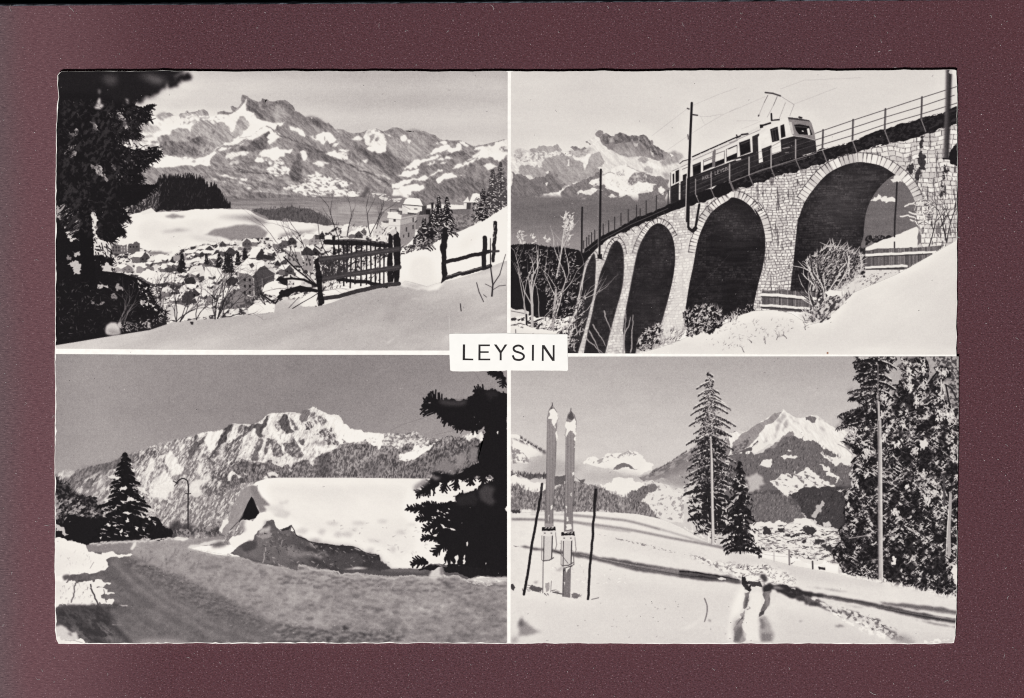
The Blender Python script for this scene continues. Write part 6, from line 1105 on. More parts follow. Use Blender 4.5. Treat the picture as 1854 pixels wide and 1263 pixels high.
LN('N', '1190,110 1190,400', 2.2, .52, .8); LN('N', '1195,410 1200,560', 4, .72); LN('N', '1202,560 1208,900 1208,1236 Q:1210,500 1212,690', 7, .72, 1, 9.4); LN('N', '1196,560 1198,1236 Q:1195,690', 1.6, .42); LN('N', '1216,700 1220,1236 Q:1224,680', 1.4, .88); SH('N', 'N:1185,560 1225,560 1230,1236 Q:1238,690 1190,690 N:1185,1236', .06, (3, 8), 0, 234)
for s in ('N:1225,960 1290,970 1325,1000', 'N:1230,990 1290,1000 1315,1040', 'N:1228,1050 1260,1045 1300,1070', 'Q:1240,325 1380,322', 'Q:1180,295 1080,330 960,350', 'N:870,745 940,780 990,830'): LN('N', s, 1.6, .62)
LN('Q', '1770,0 1765,130 1755,280 1760,480', 5.4, .66, 1, 7); LN('Q', '1755,130 1745,260 1735,470', 1.4, .9); LN('N', '1695,230 1697,330', 2.4, .8); LN('N', '1718,1000 1720,1236', 4, .3)
EDGE('Q', '880,640 1060,668 1240,702 1460,748 1830,835', 70, 6, 2.6, .9, -80, 40, False); P('Q', '1780,560 1830,560 1830,720 1800,700', .9, 1.2)
P('Q', '1300,500 1340,510 1330,560 1300,560', .9, 1); P('Q', '1230,660 1280,700 1240,700', .9, .8)
# skis and sticks
def ski(out, snow, t):
    c = mk('M', out); X, Y = grid(c[0])
    put(c[0], c[1], t+.025*np.sin(X*1.15)+.08*(fbm(X/3, Y/40, 240, 3)-.5)-.0004*(Y-600))
    LN('M', out, .9, .3, .6)
    for s in snow: P('M', s, .93, .7)
ski('M:375,430 350,470 336,530 332,700 328,1000 318,1236 O:318,60 315,250 383,250 382,60 M:385,1236 405,800 412,560 420,540 412,490 390,455', ('M:350,480 378,458 410,490 422,540 420,680 405,720 398,600 375,545 342,542',), .58)
ski('M:522,478 500,510 488,560 483,700 480,1000 474,1236 O:474,60 470,295 540,290 538,60 M:545,1236 552,800 562,660 566,560 552,510', ('M:490,560 520,570 548,540 566,560 568,660 558,760 545,780 548,660 520,635 485,690',), .58)
P('M', '522,478 503,515 500,540 530,555 552,530 540,500', .34, .5); P('M', '376,430 356,465 378,462', .35, .4); LN('M', '375,415 377,435', 1.4, .3); LN('M', '524,460 523,480', 1.4, .3)
for s in ('O:360,95 378,80 376,110 362,125', 'O:345,165 352,160 350,215 342,205', 'M:530,975 550,965 548,990 534,1000', 'O:488,180 500,175 505,210 492,215', 'M:520,1140 532,1130 530,1165', 'O:480,240 528,240 528,275 482,280', 'O:480,90 490,90 488,150'): P('O', s, .9, .6)
P('O', '318,230 380,232 376,262 316,262', .6)
for dx, dy, top in ((0, 0, 1), (155, 40, 2)):      # bindings
    q = lambda s: ' '.join(f'{float(a.split(",")[0])+dx},{float(a.split(",")[1])+dy}' for a in s.split())
    P('O', q('305,325 375,325 368,520 308,525'), .8); LN('O', q('308,330 306,522'), 1.5, .2); LN('O', q('376,325 370,515'), 2, .25); LN('O', q('292,330 290,520 320,550'), 1.2, .45); LN('O', q('400,300 410,400 400,440'), 1.4, .5)
    P('O', q('292,262 398,255 402,290 292,292'), .12, .3); P('O', q('295,290 400,288 398,312 372,332 300,330'), .86, .2)
    for k in (0, 1, 2): LN('O', q(f'{318+k*26},268 {330+k*26},265'), 1.6, .85)
    for k in (312, 365): LN('O', q(f'{k},308 {k+6},308'), 1.8, .3)
    LN('O', q('300,530 350,525 385,505'), 1.8, .3)
P('O', '302,540 370,530 368,680 362,782 300,786', .9, .3); P('O', '318,710 348,700 348,770 325,780', .62, .5); LN('O', '302,540 299,785', 1.4, .35); LN('O', '368,690 362,780', 1, .4)
P('O', '460,585 525,575 518,825 455,815', .46); LN('O', '465,590 460,812', 1.6, .3); SH('O', '460,585 525,575 518,825 455,815', .05, (2, 20), 0, 241); P('O', '465,700 478,700 475,730', .85, .4); LN('O', '465,610 530,570', 2.4, .25); P('O', '400,610 440,580 470,575 440,615', .72, .5, 1); P('O', '480,590 520,580 490,625', .9, .4); LN('O', '545,480 548,560 470,590', 1.4, .35); LN('O', '440,440 440,470 500,550', 1.2, .4); LN('O', '390,450 440,470', 2, .3)
LN('', XY('M', '292,1065 280,1180 O:268,80 235,280 200,480 170,680 148,798'), 4.0, .12, 1, 4.4, jag=.12); LN('M', '294,1062 285,1130', 4, .2); LN('M', '720,1115 710,1236 O:722,0 702,220 685,480 668,700 660,835', 4.2, .13, 1, 4.2, jag=.12); LN('M', '722,1110 714,1200', 5, .13)
P('Q', '1560,1165 1620,1178 1700,1172 1760,1155 1815,1130 1815,1195 1560,1195', .96, 1.4); P('Q', '1640,1180 1720,1176 1790,1150 1800,1165 1740,1185', .8, 1.2, 0, .7)
P('O', '45,125 110,112 130,140 60,150', .25, 1); P('O', '130,122 205,118 208,140 130,142', .9, .4)
CLIP[0] = None
# ---------------------------------------------------------------- finishing the print
# white caption block over the crossing, with its plain capitals
P('Z', '105,345 125,338 900,332 1200,342 1755,347 1758,600 1766,835 1750,858 1640,852 900,850 870,856 300,866 150,862 118,850 108,640', .965, .15)
P('K', '20,1150 100,1160 180,1172 300,1185 200,1200 30,1200', .93, 1.5); LN('K', '100,1165 170,1165 240,1185', 1, .6); P('F', '1765,20 1830,20 1830,160 1812,140 1800,70 1770,60', .94, 1.2, 0, .8)
G[:] = np.clip(.8*G+.2*blur(G, 1), 0, 1); G[:] = np.clip(G+.10*(G-blur(G, 2)), .02, .975)
low = blur(G, 14)
G[:] += np.where(low > .8, -.02-.035*fbm(np.arange(CW)[None, :]/60.+np.zeros((CH, 1)), np.arange(CH)[:, None]/34.+np.zeros((1, CW)), 303, 3), 0)*np.clip((low-.8)/.1, 0, 1)*np.clip((.962-low)/.01, 0, 1)   # printed highlights never reach bare paper                       # emulsion softness
Xg, Yg = np.meshgrid(np.arange(CW), np.arange(CH))
mid = np.clip(G*(1-G)*4, .15, 1)
G += (rng.normal(size=G.shape).astype(np.float32)*.022+(fbm(Xg/2.6, Yg/2.6, 301, 2)-.5)*.05)*mid         # grain
G += (.005*np.sin(Yg*2.2)+.004*np.sin(Xg*1.9))*mid                                      # weave of the paper
lift = .004+.010*fbm(Xg/300, Yg/300, 302, 2)
G[:] = np.clip(G+lift*(1-G), .03, .975)
for _ in range(520):                                            # pinholes and scuffs in the gelatine
    x, y = rng.random()*CW, rng.random()*CH
    if rng.random() < .72: seg(x, y, x+rng.normal()*.8, y+rng.random()*1., .9, .8, .9, .45+.45*rng.random())
    else: seg(x, y, x+rng.normal()*1.5, y+rng.normal()*1.5, .9, .8, .25, .5)
LN('H', '0,400 G:1650,560 1240,930 1060,1060', .6, .42, .5)
LN('E', '750,850 G:700,-30', .5, .7, .5)
def duotone(g):
    k = [0, .1, .3, .55, .8, .93, 1]
    return np.stack([np.interp(g, k, np.array(v)/255.) for v in ([3, 21, 74, 145, 210, 240, 250], [2, 18, 69, 137, 203, 234, 246], [4, 20, 70, 136, 198, 226, 240])], -1).astype(np.float32)
RGB = duotone(G)
q = XY('H', '785,1184')[0]                                      # a foxing spot on the white line
Rr = np.hypot(Xg-q[0], Yg-q[1]); mm = np.clip(2.2-Rr, 0, 1)[..., None]*.8
RGB = RGB*(1-mm)+np.array([.5, .27, .16], np.float32)*mm
# ---------------------------------------------------------------- materials
def new_mat(name):
    m = bpy.data.materials.new(name); m.use_nodes = True
    nt = m.node_tree; b = nt.nodes['Principled BSDF']
    return m, nt, b
def node(nt, t, **kw):
    n = nt.nodes.new(t)
    for k, v in kw.items():
        if k in n.inputs: n.inputs[k].default_value = v
        else: setattr(n, k, v)
    return n
def ramp(nt, stops):
    r = nt.nodes.new('ShaderNodeValToRGB'); e = r.color_ramp.elements
    while len(e) < len(stops): e.new(.5)
    for q, (p, c) in zip(e, stops): q.position = p; q.color = (*c, 1)
    return r
def lin(r, g, b): return tuple(((c/255+.055)/1.055)**2.4 if c > 10 else c/255/12.92 for c in (r, g, b))

# printed emulsion: the drawn picture, laid out in the card's own plane
img = bpy.data.images.new('postcard_print', CW, CH, alpha=False)
px = np.ones((CH, CW, 4), np.float32); px[..., :3] = np.clip(RGB, 0, 1)[::-1]
img.pixels.foreach_set(px.ravel()); img.update(); img.pack()
PRINT, nt, b = new_mat('printed_emulsion')
ti = nt.nodes.new('ShaderNodeTexImage'); ti.image = img; ti.extension = 'EXTEND'
uvn = nt.nodes.new('ShaderNodeUVMap'); uvn.uv_map = 'card'
nt.links.new(uvn.outputs[0], ti.inputs[0])
mx = node(nt, 'ShaderNodeMix', data_type='RGBA', blend_type='MULTIPLY'); mx.inputs[0].default_value = 1; mx.inputs[7].default_value = (.82, .825, .835, 1)
nt.links.new(ti.outputs[0], mx.inputs[6]); nt.links.new(mx.outputs[2], b.inputs['Base Color'])
b.inputs['Roughness'].default_value = .34; b.inputs['Specular IOR Level'].default_value = .25
tc = nt.nodes.new('ShaderNodeTexCoord')
nz = node(nt, 'ShaderNodeTexNoise', Scale=900., Detail=3.); nt.links.new(tc.outputs['Object'], nz.inputs['Vector'])
bp = node(nt, 'ShaderNodeBump', Strength=.12, Distance=.00004); nt.links.new(nz.outputs[0], bp.inputs['Height']); nt.links.new(bp.outputs[0], b.inputs['Normal'])

def paper(name, col, rough=.7, var=.06, scale=1500):
    m, nt, b = new_mat(name)
    tc = nt.nodes.new('ShaderNodeTexCoord'); nz = node(nt, 'ShaderNodeTexNoise', Scale=float(scale), Detail=4.); nt.links.new(tc.outputs['Object'], nz.inputs['Vector'])
    r = ramp(nt, [(.3, tuple(c*(1-var) for c in col)), (.7, tuple(min(1, c*(1+var)) for c in col))])
    nt.links.new(nz.outputs[0], r.inputs[0]); nt.links.new(r.outputs[0], b.inputs['Base Color']); b.inputs['Roughness'].default_value = rough
    bp = node(nt, 'ShaderNodeBump', Strength=.3, Distance=.00003); nt.links.new(nz.outputs[0], bp.inputs['Height']); nt.links.new(bp.outputs[0], b.inputs['Normal'])
    return m
PAPER = paper('card_stock', (.80, .775, .735), .75, .05)
WHITE = paper('white_emulsion', (.80, .785, .755), .45, .02, 700)
INK = paper('black_letter_ink', (.016, .013, .014), .4, .25, 2500)
EDGE_M = paper('grey_board_core', (.13, .14, .17), .9, .5, 5000)
BACK = paper('black_backing', (.0016, .0022, .0028), .9, .5, 900)
DUST = paper('pale_lint', (.36, .33, .33), .9, .2, 3000)

# maroon album board: matt fibrous paper, paler towards the left, worn grey at the far left
BOARD, nt, b = new_mat('maroon_fibre_board')
tc = nt.nodes.new('ShaderNodeTexCoord')
def noise(scale, detail=3., rough=.6, sc=(1, 1, 1), rz=0.):
    mp = node(nt, 'ShaderNodeMapping'); mp.inputs['Scale'].default_value = sc; mp.inputs['Rotation'].default_value = (0, 0, rz)
    nt.links.new(tc.outputs['Object'], mp.inputs[0])
    n = node(nt, 'ShaderNodeTexNoise', Scale=float(scale), Detail=detail, Roughness=rough); nt.links.new(mp.outputs[0], n.inputs['Vector'])
    return n.outputs[0]
def mixc(f, a, bb, mode='MIX'):
    n = node(nt, 'ShaderNodeMix', data_type='RGBA', blend_type=mode)
    for s, v in ((0, f), (6, a), (7, bb)):
        if isinstance(v, tuple): n.inputs[s].default_value = (*v, 1)
        elif isinstance(v, (int, float)): n.inputs[s].default_value = v
        else: nt.links.new(v, n.inputs[s])
    return n.outputs[2]
def rmp(src, *stops):
    r = ramp(nt, [(p, (c, c, c)) for p, c in stops]); nt.links.new(src, r.inputs[0]); return r.outputs[0]
fib = noise(3600, 4., .75, (1, 1.5, 1), .6)
lay = noise(1500, 4., .65, (1, 2.2, 1), .5)
big = noise(28, 3., .5)
col = mixc(rmp(fib, (.36, 0), (.64, 1)), lin(42, 23, 28), lin(93, 57, 63))
col = mixc(rmp(lay, (.42, 0), (.66, .30)), col, lin(98, 70, 81))
col = mixc(rmp(big, (.35, 0), (.65, .25)), col, lin(84, 47, 52))
sep = nt.nodes.new('ShaderNodeSeparateXYZ'); nt.links.new(tc.outputs['Object'], sep.inputs[0])
def xband(x0, x1, wob=.004):
    """0..1 across a band at the left margin, its border wandering with the fibres"""
    ad = node(nt, 'ShaderNodeMath', operation='MULTIPLY_ADD'); nt.links.new(noise(60, 4., .6, (.3, 1, 1)), ad.inputs[0]); ad.inputs[1].default_value = wob; nt.links.new(sep.outputs[0], ad.inputs[2])
    mr = node(nt, 'ShaderNodeMapRange', interpolation_type='SMOOTHSTEP'); nt.links.new(ad.outputs[0], mr.inputs[0])
    for i, v in ((1, (x0-927)*U+wob/2), (2, (x1-927)*U+wob/2), (3, 1.), (4, 0.)): mr.inputs[i].default_value = v
    return mr.outputs[0]
streak = noise(3600, 4., .7, (.35, 1.7, 1), -.12)
pale = mixc(rmp(streak, (.3, 0), (.7, 1)), lin(74, 48, 55), lin(122, 88, 93))
f1 = node(nt, 'ShaderNodeMath', operation='MULTIPLY'); nt.links.new(xband(55, 330), f1.inputs[0]); f1.inputs[1].default_value = .66
col = mixc(f1.outputs[0], col, pale)
grey = mixc(rmp(streak, (.3, 0), (.7, 1)), lin(62, 52, 58), lin(108, 92, 94))
f2 = node(nt, 'ShaderNodeMath', operation='MULTIPLY'); nt.links.new(xband(-20, 62), f2.inputs[0]); f2.inputs[1].default_value = .75
col = mixc(f2.outputs[0], col, grey)
spk = noise(4300, 2., .5)
col = mixc(rmp(spk, (.62, 0), (.74, .55)), col, lin(160, 134, 140))
nt.links.new(col, b.inputs['Base Color']); b.inputs['Roughness'].default_value = .92; b.inputs['Specular IOR Level'].default_value = .2
bp = node(nt, 'ShaderNodeBump', Strength=.8, Distance=.00008); nt.links.new(fib, bp.inputs['Height']); nt.links.new(bp.outputs[0], b.inputs['Normal'])

# ---------------------------------------------------------------- builders
def link(name, me, mat, parent=None, **props):
    o = bpy.data.objects.new(name, me); scene.collection.objects.link(o)
    if mat: me.materials.append(mat)
    if parent: o.parent = parent
    for k, v in props.items(): o[k] = v
    return o
def add_uv(me):
    l = me.uv_layers.new(name='card')
    co = np.empty(len(me.vertices)*3, np.float32); me.vertices.foreach_get('co', co); co = co.reshape(-1, 3)
    vi = np.empty(len(me.loops), np.int32); me.loops.foreach_get('vertex_index', vi)
    x = co[vi, 0]/U+927; y = 631.5-co[vi, 1]/U
    l.data.foreach_set('uv', np.stack([(x-CX0)/CW, 1-(y-CY0)/CH], 1).astype(np.float32).ravel())
def sheet(name, pts, z, mat, parent, label=None, thick=0., **kw):
    """flat sheet of outline pts (frame units, y down); thick > 0 closes it downwards"""
    p = [W(x, y, z) for x, y in pts]
    v = [Vector(q) for q in p]
    tri = tessellate_polygon([v])
    a = sum(v[i].x*v[(i+1) % len(v)].y-v[(i+1) % len(v)].x*v[i].y for i in range(len(v)))
    F = []
    for t in tri:
        A, B, C = (v[i] for i in t)
        F.append(t if (B-A).cross(C-A).z > 0 else t[::-1])
    V = list(p)
    if thick:
        n = len(p); V += [(q[0], q[1], q[2]-thick) for q in p]
        F = list(F)+[tuple(n+i for i in t[::-1]) for t in F]
        for i in range(n):
            j = (i+1) % n
            F.append((i, n+i, n+j, j) if a > 0 else (i, j, n+j, n+i))
    me = bpy.data.meshes.new(name); me.from_pydata(V, [], F); me.update()
    add_uv(me)
    o = link(name, me, mat, parent, **kw)
    if label: o['label'] = label
    return o
def S(r, s):
    """sheet coordinates -> frame units"""
    return XY(r, s)+np.array([CX0, CY0])

# ---------------------------------------------------------------- the setting: black backing, maroon board with its cut edge
def slab(name, c, z0, z1, mat, **kw):
    bm = bmesh.new()
    top = [bm.verts.new(W(x, y, z1)) for x, y in c]; bot = [bm.verts.new(W(x, y, z0)) for x, y in c]
    bm.faces.new(top); bm.faces.new(bot[::-1])
    for i in range(len(c)): j = (i+1) % len(c); bm.faces.new((top[i], bot[i], bot[j], top[j]))
    bmesh.ops.recalc_face_normals(bm, faces=bm.faces)
    me = bpy.data.meshes.new(name); bm.to_mesh(me); bm.free()
    return link(name, me, mat, **kw)
slab('backing', [(-1500, -1200), (3400, -1200), (3400, 2500), (-1500, 2500)], -.004, -.0022, BACK, kind='structure')
top_l, top_r = (-900, 15.3), (2780, -6.3)
board = slab('maroon_board', [top_l, (927, 4.5), top_r, (2780, 2100), (-900, 2100)], -.0018, 0., BOARD, kind='structure', label='maroon fibre board under the postcard, paler towards its left margin, worn grey at the far left')
# cut edge of the board: a ragged grey bevel falling away from the top edge
bm = bmesh.new(); rr = np.random.default_rng(3); N = 360; row = []
for i in range(N+1):
    x = -900+3680*i/N
    yt = np.interp(x, [-900, 927, 2780], [15.3, 4.5, -6.3])
    row.append((bm.verts.new(W(x, yt-.15, -.00001)), bm.verts.new(W(x+rr.normal(), yt-2.2+rr.normal()*.25, -.00012+rr.normal()*.00002)), bm.verts.new(W(x, yt-5.2+rr.normal()*.35, -.0007)), bm.verts.new(W(x, yt-5.4, -.0018))))
for a, c in zip(row[:-1], row[1:]):
    for k in range(3): bm.faces.new((a[k], c[k], c[k+1], a[k+1]))
bmesh.ops.recalc_face_normals(bm, faces=bm.faces)
me = bpy.data.meshes.new('cut_edge'); bm.to_mesh(me); bm.free()
link('cut_edge', me, EDGE_M, board)

# ---------------------------------------------------------------- the postcard
card = bpy.data.objects.new('postcard', None); scene.collection.objects.link(card); card.empty_display_size = .01
card['label'] = 'black and white postcard with four alpine winter views around a white caption block'
card['category'] = 'postcard'
rr = np.random.default_rng(11)
EDGES = dict(
    top=[(113, 128.6), (140, 128.3), (230, 128.6), (300, 127.6), (420, 129.4), (505, 128.4), (650, 129.3), (700, 128), (790, 129.2), (925, 128.3), (1020, 129.6), (1090, 127.6), (1150, 128.9), (1230, 127.4), (1335, 127), (1420, 126.4), (1525, 127.6), (1600, 126.4), (1729, 126)],
    right=[(1731.5, 127.5), (1733.2, 165), (1733.4, 300), (1732.4, 420), (1732.2, 560), (1731.6, 640), (1732.9, 760), (1733, 900), (1732.6, 1090), (1730.5, 1125), (1729.8, 1150)],
    bottom=[(1727, 1163.5), (1690, 1165.4), (1560, 1165.2), (1490, 1164.4), (1330, 1165.2), (1200, 1165.4), (1100, 1164.6), (990, 1164.6), (925, 1165), (760, 1163.6), (735, 1164.4), (640, 1164.8), (590, 1164), (420, 1164.8), (330, 1164.2), (200, 1165.2), (106, 1165)],
    left=[(102.5, 1158), (100, 1140), (99.6, 1095), (99, 960), (99.3, 840), (99.8, 700), (99.6, 640), (100.4, 500), (100.2, 380), (101.4, 260), (102.6, 200), (103.2, 190), (106, 176), (104.8, 162), (103.4, 152), (104.6, 136), (108, 131)])
def wav(p, amp, step=5.):
    """deckle: a cut edge with small uneven bites"""
    p = np.array(p, float); out = []
    for a, c in zip(p[:-1], p[1:]):
        n = max(1, int(np.hypot(*(c-a))/step))
        for k in range(n): out.append(a+(c-a)*k/n)
    out = np.array(out+[p[-1]])
    s = np.arange(len(out))
    w = np.interp(s, np.arange(0, len(out)+8, 4), rr.normal(size=len(np.arange(0, len(out)+8, 4))))*amp+rr.normal(size=len(out))*amp*.35
    d = np.gradient(out, axis=0); L = np.hypot(d[:, 0], d[:, 1])[:, None]+1e-9
    w[0] = w[-1] = 0
    return out+np.stack([-d[:, 1], d[:, 0]], 1)/L*w[:, None]
side = {k: wav(v, .42) for k, v in EDGES.items()}
outline = np.vstack([side['top'], side['right'], side['bottom'], side['left']])
sheet('card_stock', outline, TH, PAPER, card, thick=TH-.00001)
# outline of the emulsion: a little short of the paper so a worn white rim shows, more at the left and bottom
inset = {}
for k, (nx, ny), w in (('top', (0, 1), .22), ('right', (-1, 0), .5), ('bottom', (0, -1), 1.15), ('left', (1, 0), 1.15)):
    q = side[k]; n = len(q)
    amt = np.abs(np.interp(np.arange(n), np.arange(0, n+6, 3), rr.normal(size=len(np.arange(0, n+6, 3)))))*w*.8+w*.55
    inset[k] = q+np.array([nx, ny])*amt[:, None]
def run(k, lo, hi):
    q = inset[k]; ax = 0 if k in ('top', 'bottom') else 1
    return q[(q[:, ax] >= lo) & (q[:, ax] <= hi)]
Z1 = TH+.000006
pics = []
def picture(pts, label):
    o = sheet('printed_photograph', pts, Z1, PRINT, card, label); pics.append(o); return o
pA = picture(np.vstack([run('top', 0, 918.5), [(919.4, 130), (918.9, 300), (918, 603), (918, 634.6), (700, 634.3), (300, 632.9), (102, 631)], run('left', 0, 630)]), 'printed view of a snowy village and fence under jagged mountains')
pB = picture(np.vstack([[(925, 130)], run('top', 926, 2000), run('right', 0, 641.5), [(1729, 641.8), (1400, 641.4), (1028, 639.2), (924.3, 638), (924.6, 400)]]), 'printed view of a railcar crossing a stone viaduct')
pC = picture(np.vstack([[(100.6, 640.4), (300, 641.9), (700, 642.1), (918.3, 642.5), (918, 800), (918.4, 1163)], run('bottom', 0, 917.5), run('left', 641, 2000)]), 'printed view of a snowed-in chalet beside a ploughed road')
pD = picture(np.vstack([[(924.8, 645.6), (1100, 645.1), (1730.8, 644.6)], run('right', 645, 2000), run('bottom', 925, 2000), [(924.2, 1163), (924.6, 900)]]), 'printed view of a pair of skis standing in a sunny slope')

# the things each print shows, as their own patches of emulsion in the same plane
cnt = {}
def patch(pic, name, r, s, label=None):
    cnt[pic.name] = cnt.get(pic.name, 0)+1
    return sheet(name, S(r, s) if isinstance(s, str) else s, Z1+.000002*cnt[pic.name], PRINT, pic, label)
def band(s, w, r='A'):
    """thin outline round a polyline"""
    p = S(r, s); d = np.gradient(p, axis=0); n = np.stack([d[:, 1], -d[:, 0]], 1)/(np.hypot(d[:, 0], d[:, 1])[:, None]+1e-9)*w/2
    return np.vstack([p+n, (p-n)[::-1]])
patch(pA, 'mountain_range', 'A', R1.replace('a:200,470 ', '')+'B:1826,900 1560,880 1100,1040 860,1110 660,1042 0,1050 A:1390,1060 1300,960 1190,895 860,895 720,900')
patch(pA, 'wooded_hill', 'A', K1)
patch(pA, 'village', 'C', VIL)
patch(pA, 'hotel', 'D', 'B:990,1104 1010,1060 1040,1048 1122,1050 1155,1110 1170,1180 D:1095,90 1086,330 962,335 870,200 868,75')
patch(pA, 'snow_bank', 'C', FG.replace('C:0,1128', 'C:40,1124').replace('1850,440 1850,1200 0,1200 C:0,1200', '1818,450 1818,1030 1365,1030 1365,1160 0,1160 C:40,1145'))
patch(pA, 'spruce_tree', 'A', T1.replace('A:0,0 1060,0 1040,50', 'A:60,60 1030,55').replace('200,1120 0,1150', '200,1090 40,1122'))
patch(pA, 'picket_gate', 'D', '375,280 430,280 430,245 450,240 455,280 860,300 875,235 935,205 962,230 962,645 860,650 360,760 340,810 314,812 285,430 430,410 430,315')
patch(pA, 'rail_fence', 'D', '1308,192 1328,182 1348,192 1342,445 1625,378 1630,262 1660,262 1660,370 1700,362 1720,145 1745,145 1722,450 1690,450 1690,500 1340,600 1295,630 1300,420')
patch(pB, 'mountain_range', 'E', R2.replace('E:20,680', 'E:50,680')+'E:1330,840 1320,1000 1000,1080 50,1040')
patch(pB, 'viaduct', 'G', 'G:500,1180 560,830 612,600 635,352 700,300 850,212 1000,127 E:1130,1178 1420,1055 F:0,905 700,678 1260,500 1730,360 1815,338 H:1810,290 1500,340 1075,500 690,700 400,860 190,860 G:1440,1000 1350,1110 1040,1180')
patch(pB, 'railcar', 'E', '1322,842 1395,805 1480,765 1500,722 1854,562 F:60,548 150,540 250,470 350,430 470,405 560,412 640,430 658,450 690,560 700,676 250,800 0,905 E:1420,1055 1325,1098')
for s in ('E:1482,292 1498,292 1485,600 1472,900 G:1470,170 1445,170 E:1445,1000 1462,700', 'E:752,824 774,824 766,1236 G:762,425 742,425 E:746,1236', 'E:606,1126 621,1126 G:618,375 602,375', 'F:1732,45 1780,45 1772,300 1757,735 1710,735 1728,300'): patch(pB, 'line_pole', 'E', s)
patch(pB, 'board_fence', 'H', '1075,372 1500,345 1720,325 1640,390 1430,500 1400,520 1075,520'); patch(pB, 'board_fence', 'H', '262,692 640,700 690,752 690,850 480,855 258,830')
patch(pB, 'snow_slope', 'H', 'G:1100,1180 1240,1142 1400,1082 1600,1002 1854,912 H:100,880 190,852 350,842 500,872 640,962 740,938 860,842 1000,702 1340,558 1600,412 1812,290 1812,1195 0,1190')
patch(pB, 'frosted_shrub', 'H', 'H:620,430 700,400 780,330 840,330 960,360 1050,400 1065,470 1040,560 960,620 900,720 860,830 760,930 700,930 690,700 660,620 570,560 640,520')
patch(pC, 'mountain_range', 'I', R3.replace('I:0,975 40,970', 'I:60,970').replace(' 1620,640 1850,640 ', ' 1620,645 ')+'J:1640,700 1400,820 1100,1015 0,1013 I:1700,1020 1600,1060 1460,1236 K:1350,310 1090,340 880,230 I:700,1000 600,830 560,860 400,1040 150,1080 60,1040')
patch(pC, 'chalet', 'K', 'I:1460,1236 1530,1110 1600,1060 1700,1022 J:0,1013 1000,1018 1180,1020 1080,1100 1420,1180 L:1120,140 1300,260 1200,330 1330,560 905,595 800,487 600,418 330,392 145,325 95,290 K:1780,205 1690,138 1600,215 1500,225 1370,325 1345,310 1400,200')
patch(pC, 'spruce_tree', 'I', 'I:580,808 680,980 700,1040 800,1180 K:860,150 960,290 850,355 640,365 300,400 360,200 I:385,1190 400,1030 470,960 520,870')
patch(pC, 'street_lamp', 'I', 'I:1078,1236 1078,1070 1060,1036 1030,1030 1000,1062 965,1045 985,1040 1015,1018 1045,1012 1080,1030 1094,1070 1094,1236 K:1094,345 1076,345 K:1076,60')
patch(pC, 'snow_bank', 'K', 'K:650,430 960,352 1090,352 1350,330 1390,365 1090,430 1500,500 1854,580 L:150,620 165,560 490,645 900,660 1440,655 1820,680 1820,1170 0,1170 K:1854,1170 1500,1000 1000,700 640,520')
patch(pC, 'fir_bough', 'J', 'J:1150,390 1240,370 1330,385 1500,390 1720,310 1812,335 1812,620 1640,700 1600,760 1600,900 1700,1000 1740,1030 L:1812,0 1812,640 1480,570 1340,560 1200,330 1290,260 1120,140 1020,80 1290,80 J:1420,1180 1590,1110 1450,1030 1280,1050 1070,1150 1200,1040 1260,960 1400,990 1590,880 1640,600 1450,650 1290,520')
patch(pD, 'mountain', 'N', 'M:1830,660 N:100,660 290,552 437,466 510,520 560,535 650,515 740,545 860,620 940,690 870,740 970,800 960,1020 850,1085 470,1170 200,1110 120,960 60,880 30,820')
patch(pD, 'wooded_hill', 'M', WH.replace('M:40,1080', 'M:50,1080').replace('40,140', '50,140'))
patch(pD, 'snow_slope', 'O', SL.replace('O:0,150', 'O:50,150').replace('1830,830 1870,840 1870,1230 0,1230 O:0,1230', '1810,828 1800,1150 1760,1185 0,1185 O:50,1185'))
patch(pD, 'spruce_tree', 'M', 'M:1628,165 1660,250 1720,420 1790,580 1830,760 1850,900 1780,1100 O:1800,120 1700,360 1655,390 1480,230 1420,80 M:1450,1050 1480,900 1450,740 1480,580 1510,440 1540,290 1600,230')
patch(pD, 'spruce_tree', 'N', 'N:85,880 130,1000 180,1200 Q:150,100 230,330 220,470 0,420 O:1770,400 1760,120 N:0,1100 40,1000')
patch(pD, 'spruce_grove', 'm', F2)
patch(pD, 'ski', 'M', 'M:375,430 350,470 336,530 332,700 318,1236 O:315,250 292,262 300,786 362,782 372,332 402,290 398,255 383,250 382,60 M:385,1236 405,800 420,680 422,540 410,490')
patch(pD, 'ski', 'M', 'M:522,478 500,510 485,600 480,1000 474,1236 O:470,295 447,302 460,585 455,815 518,825 530,370 557,330 553,295 540,290 538,60 M:545,1236 552,800 568,660 566,560 552,510')
patch(pD, 'ski_pole', 'M', 'M:286,1062 300,1062 290,1180 O:278,80 244,280 210,480 180,680 157,800 138,798 160,680 190,480 226,280 258,80 M:270,1180'); patch(pD, 'ski_pole', 'M', 'M:712,1110 732,1112 722,1236 O:732,0 712,220 694,480 678,700 670,836 650,834 658,700 675,480 692,220 712,0 M:700,1236')

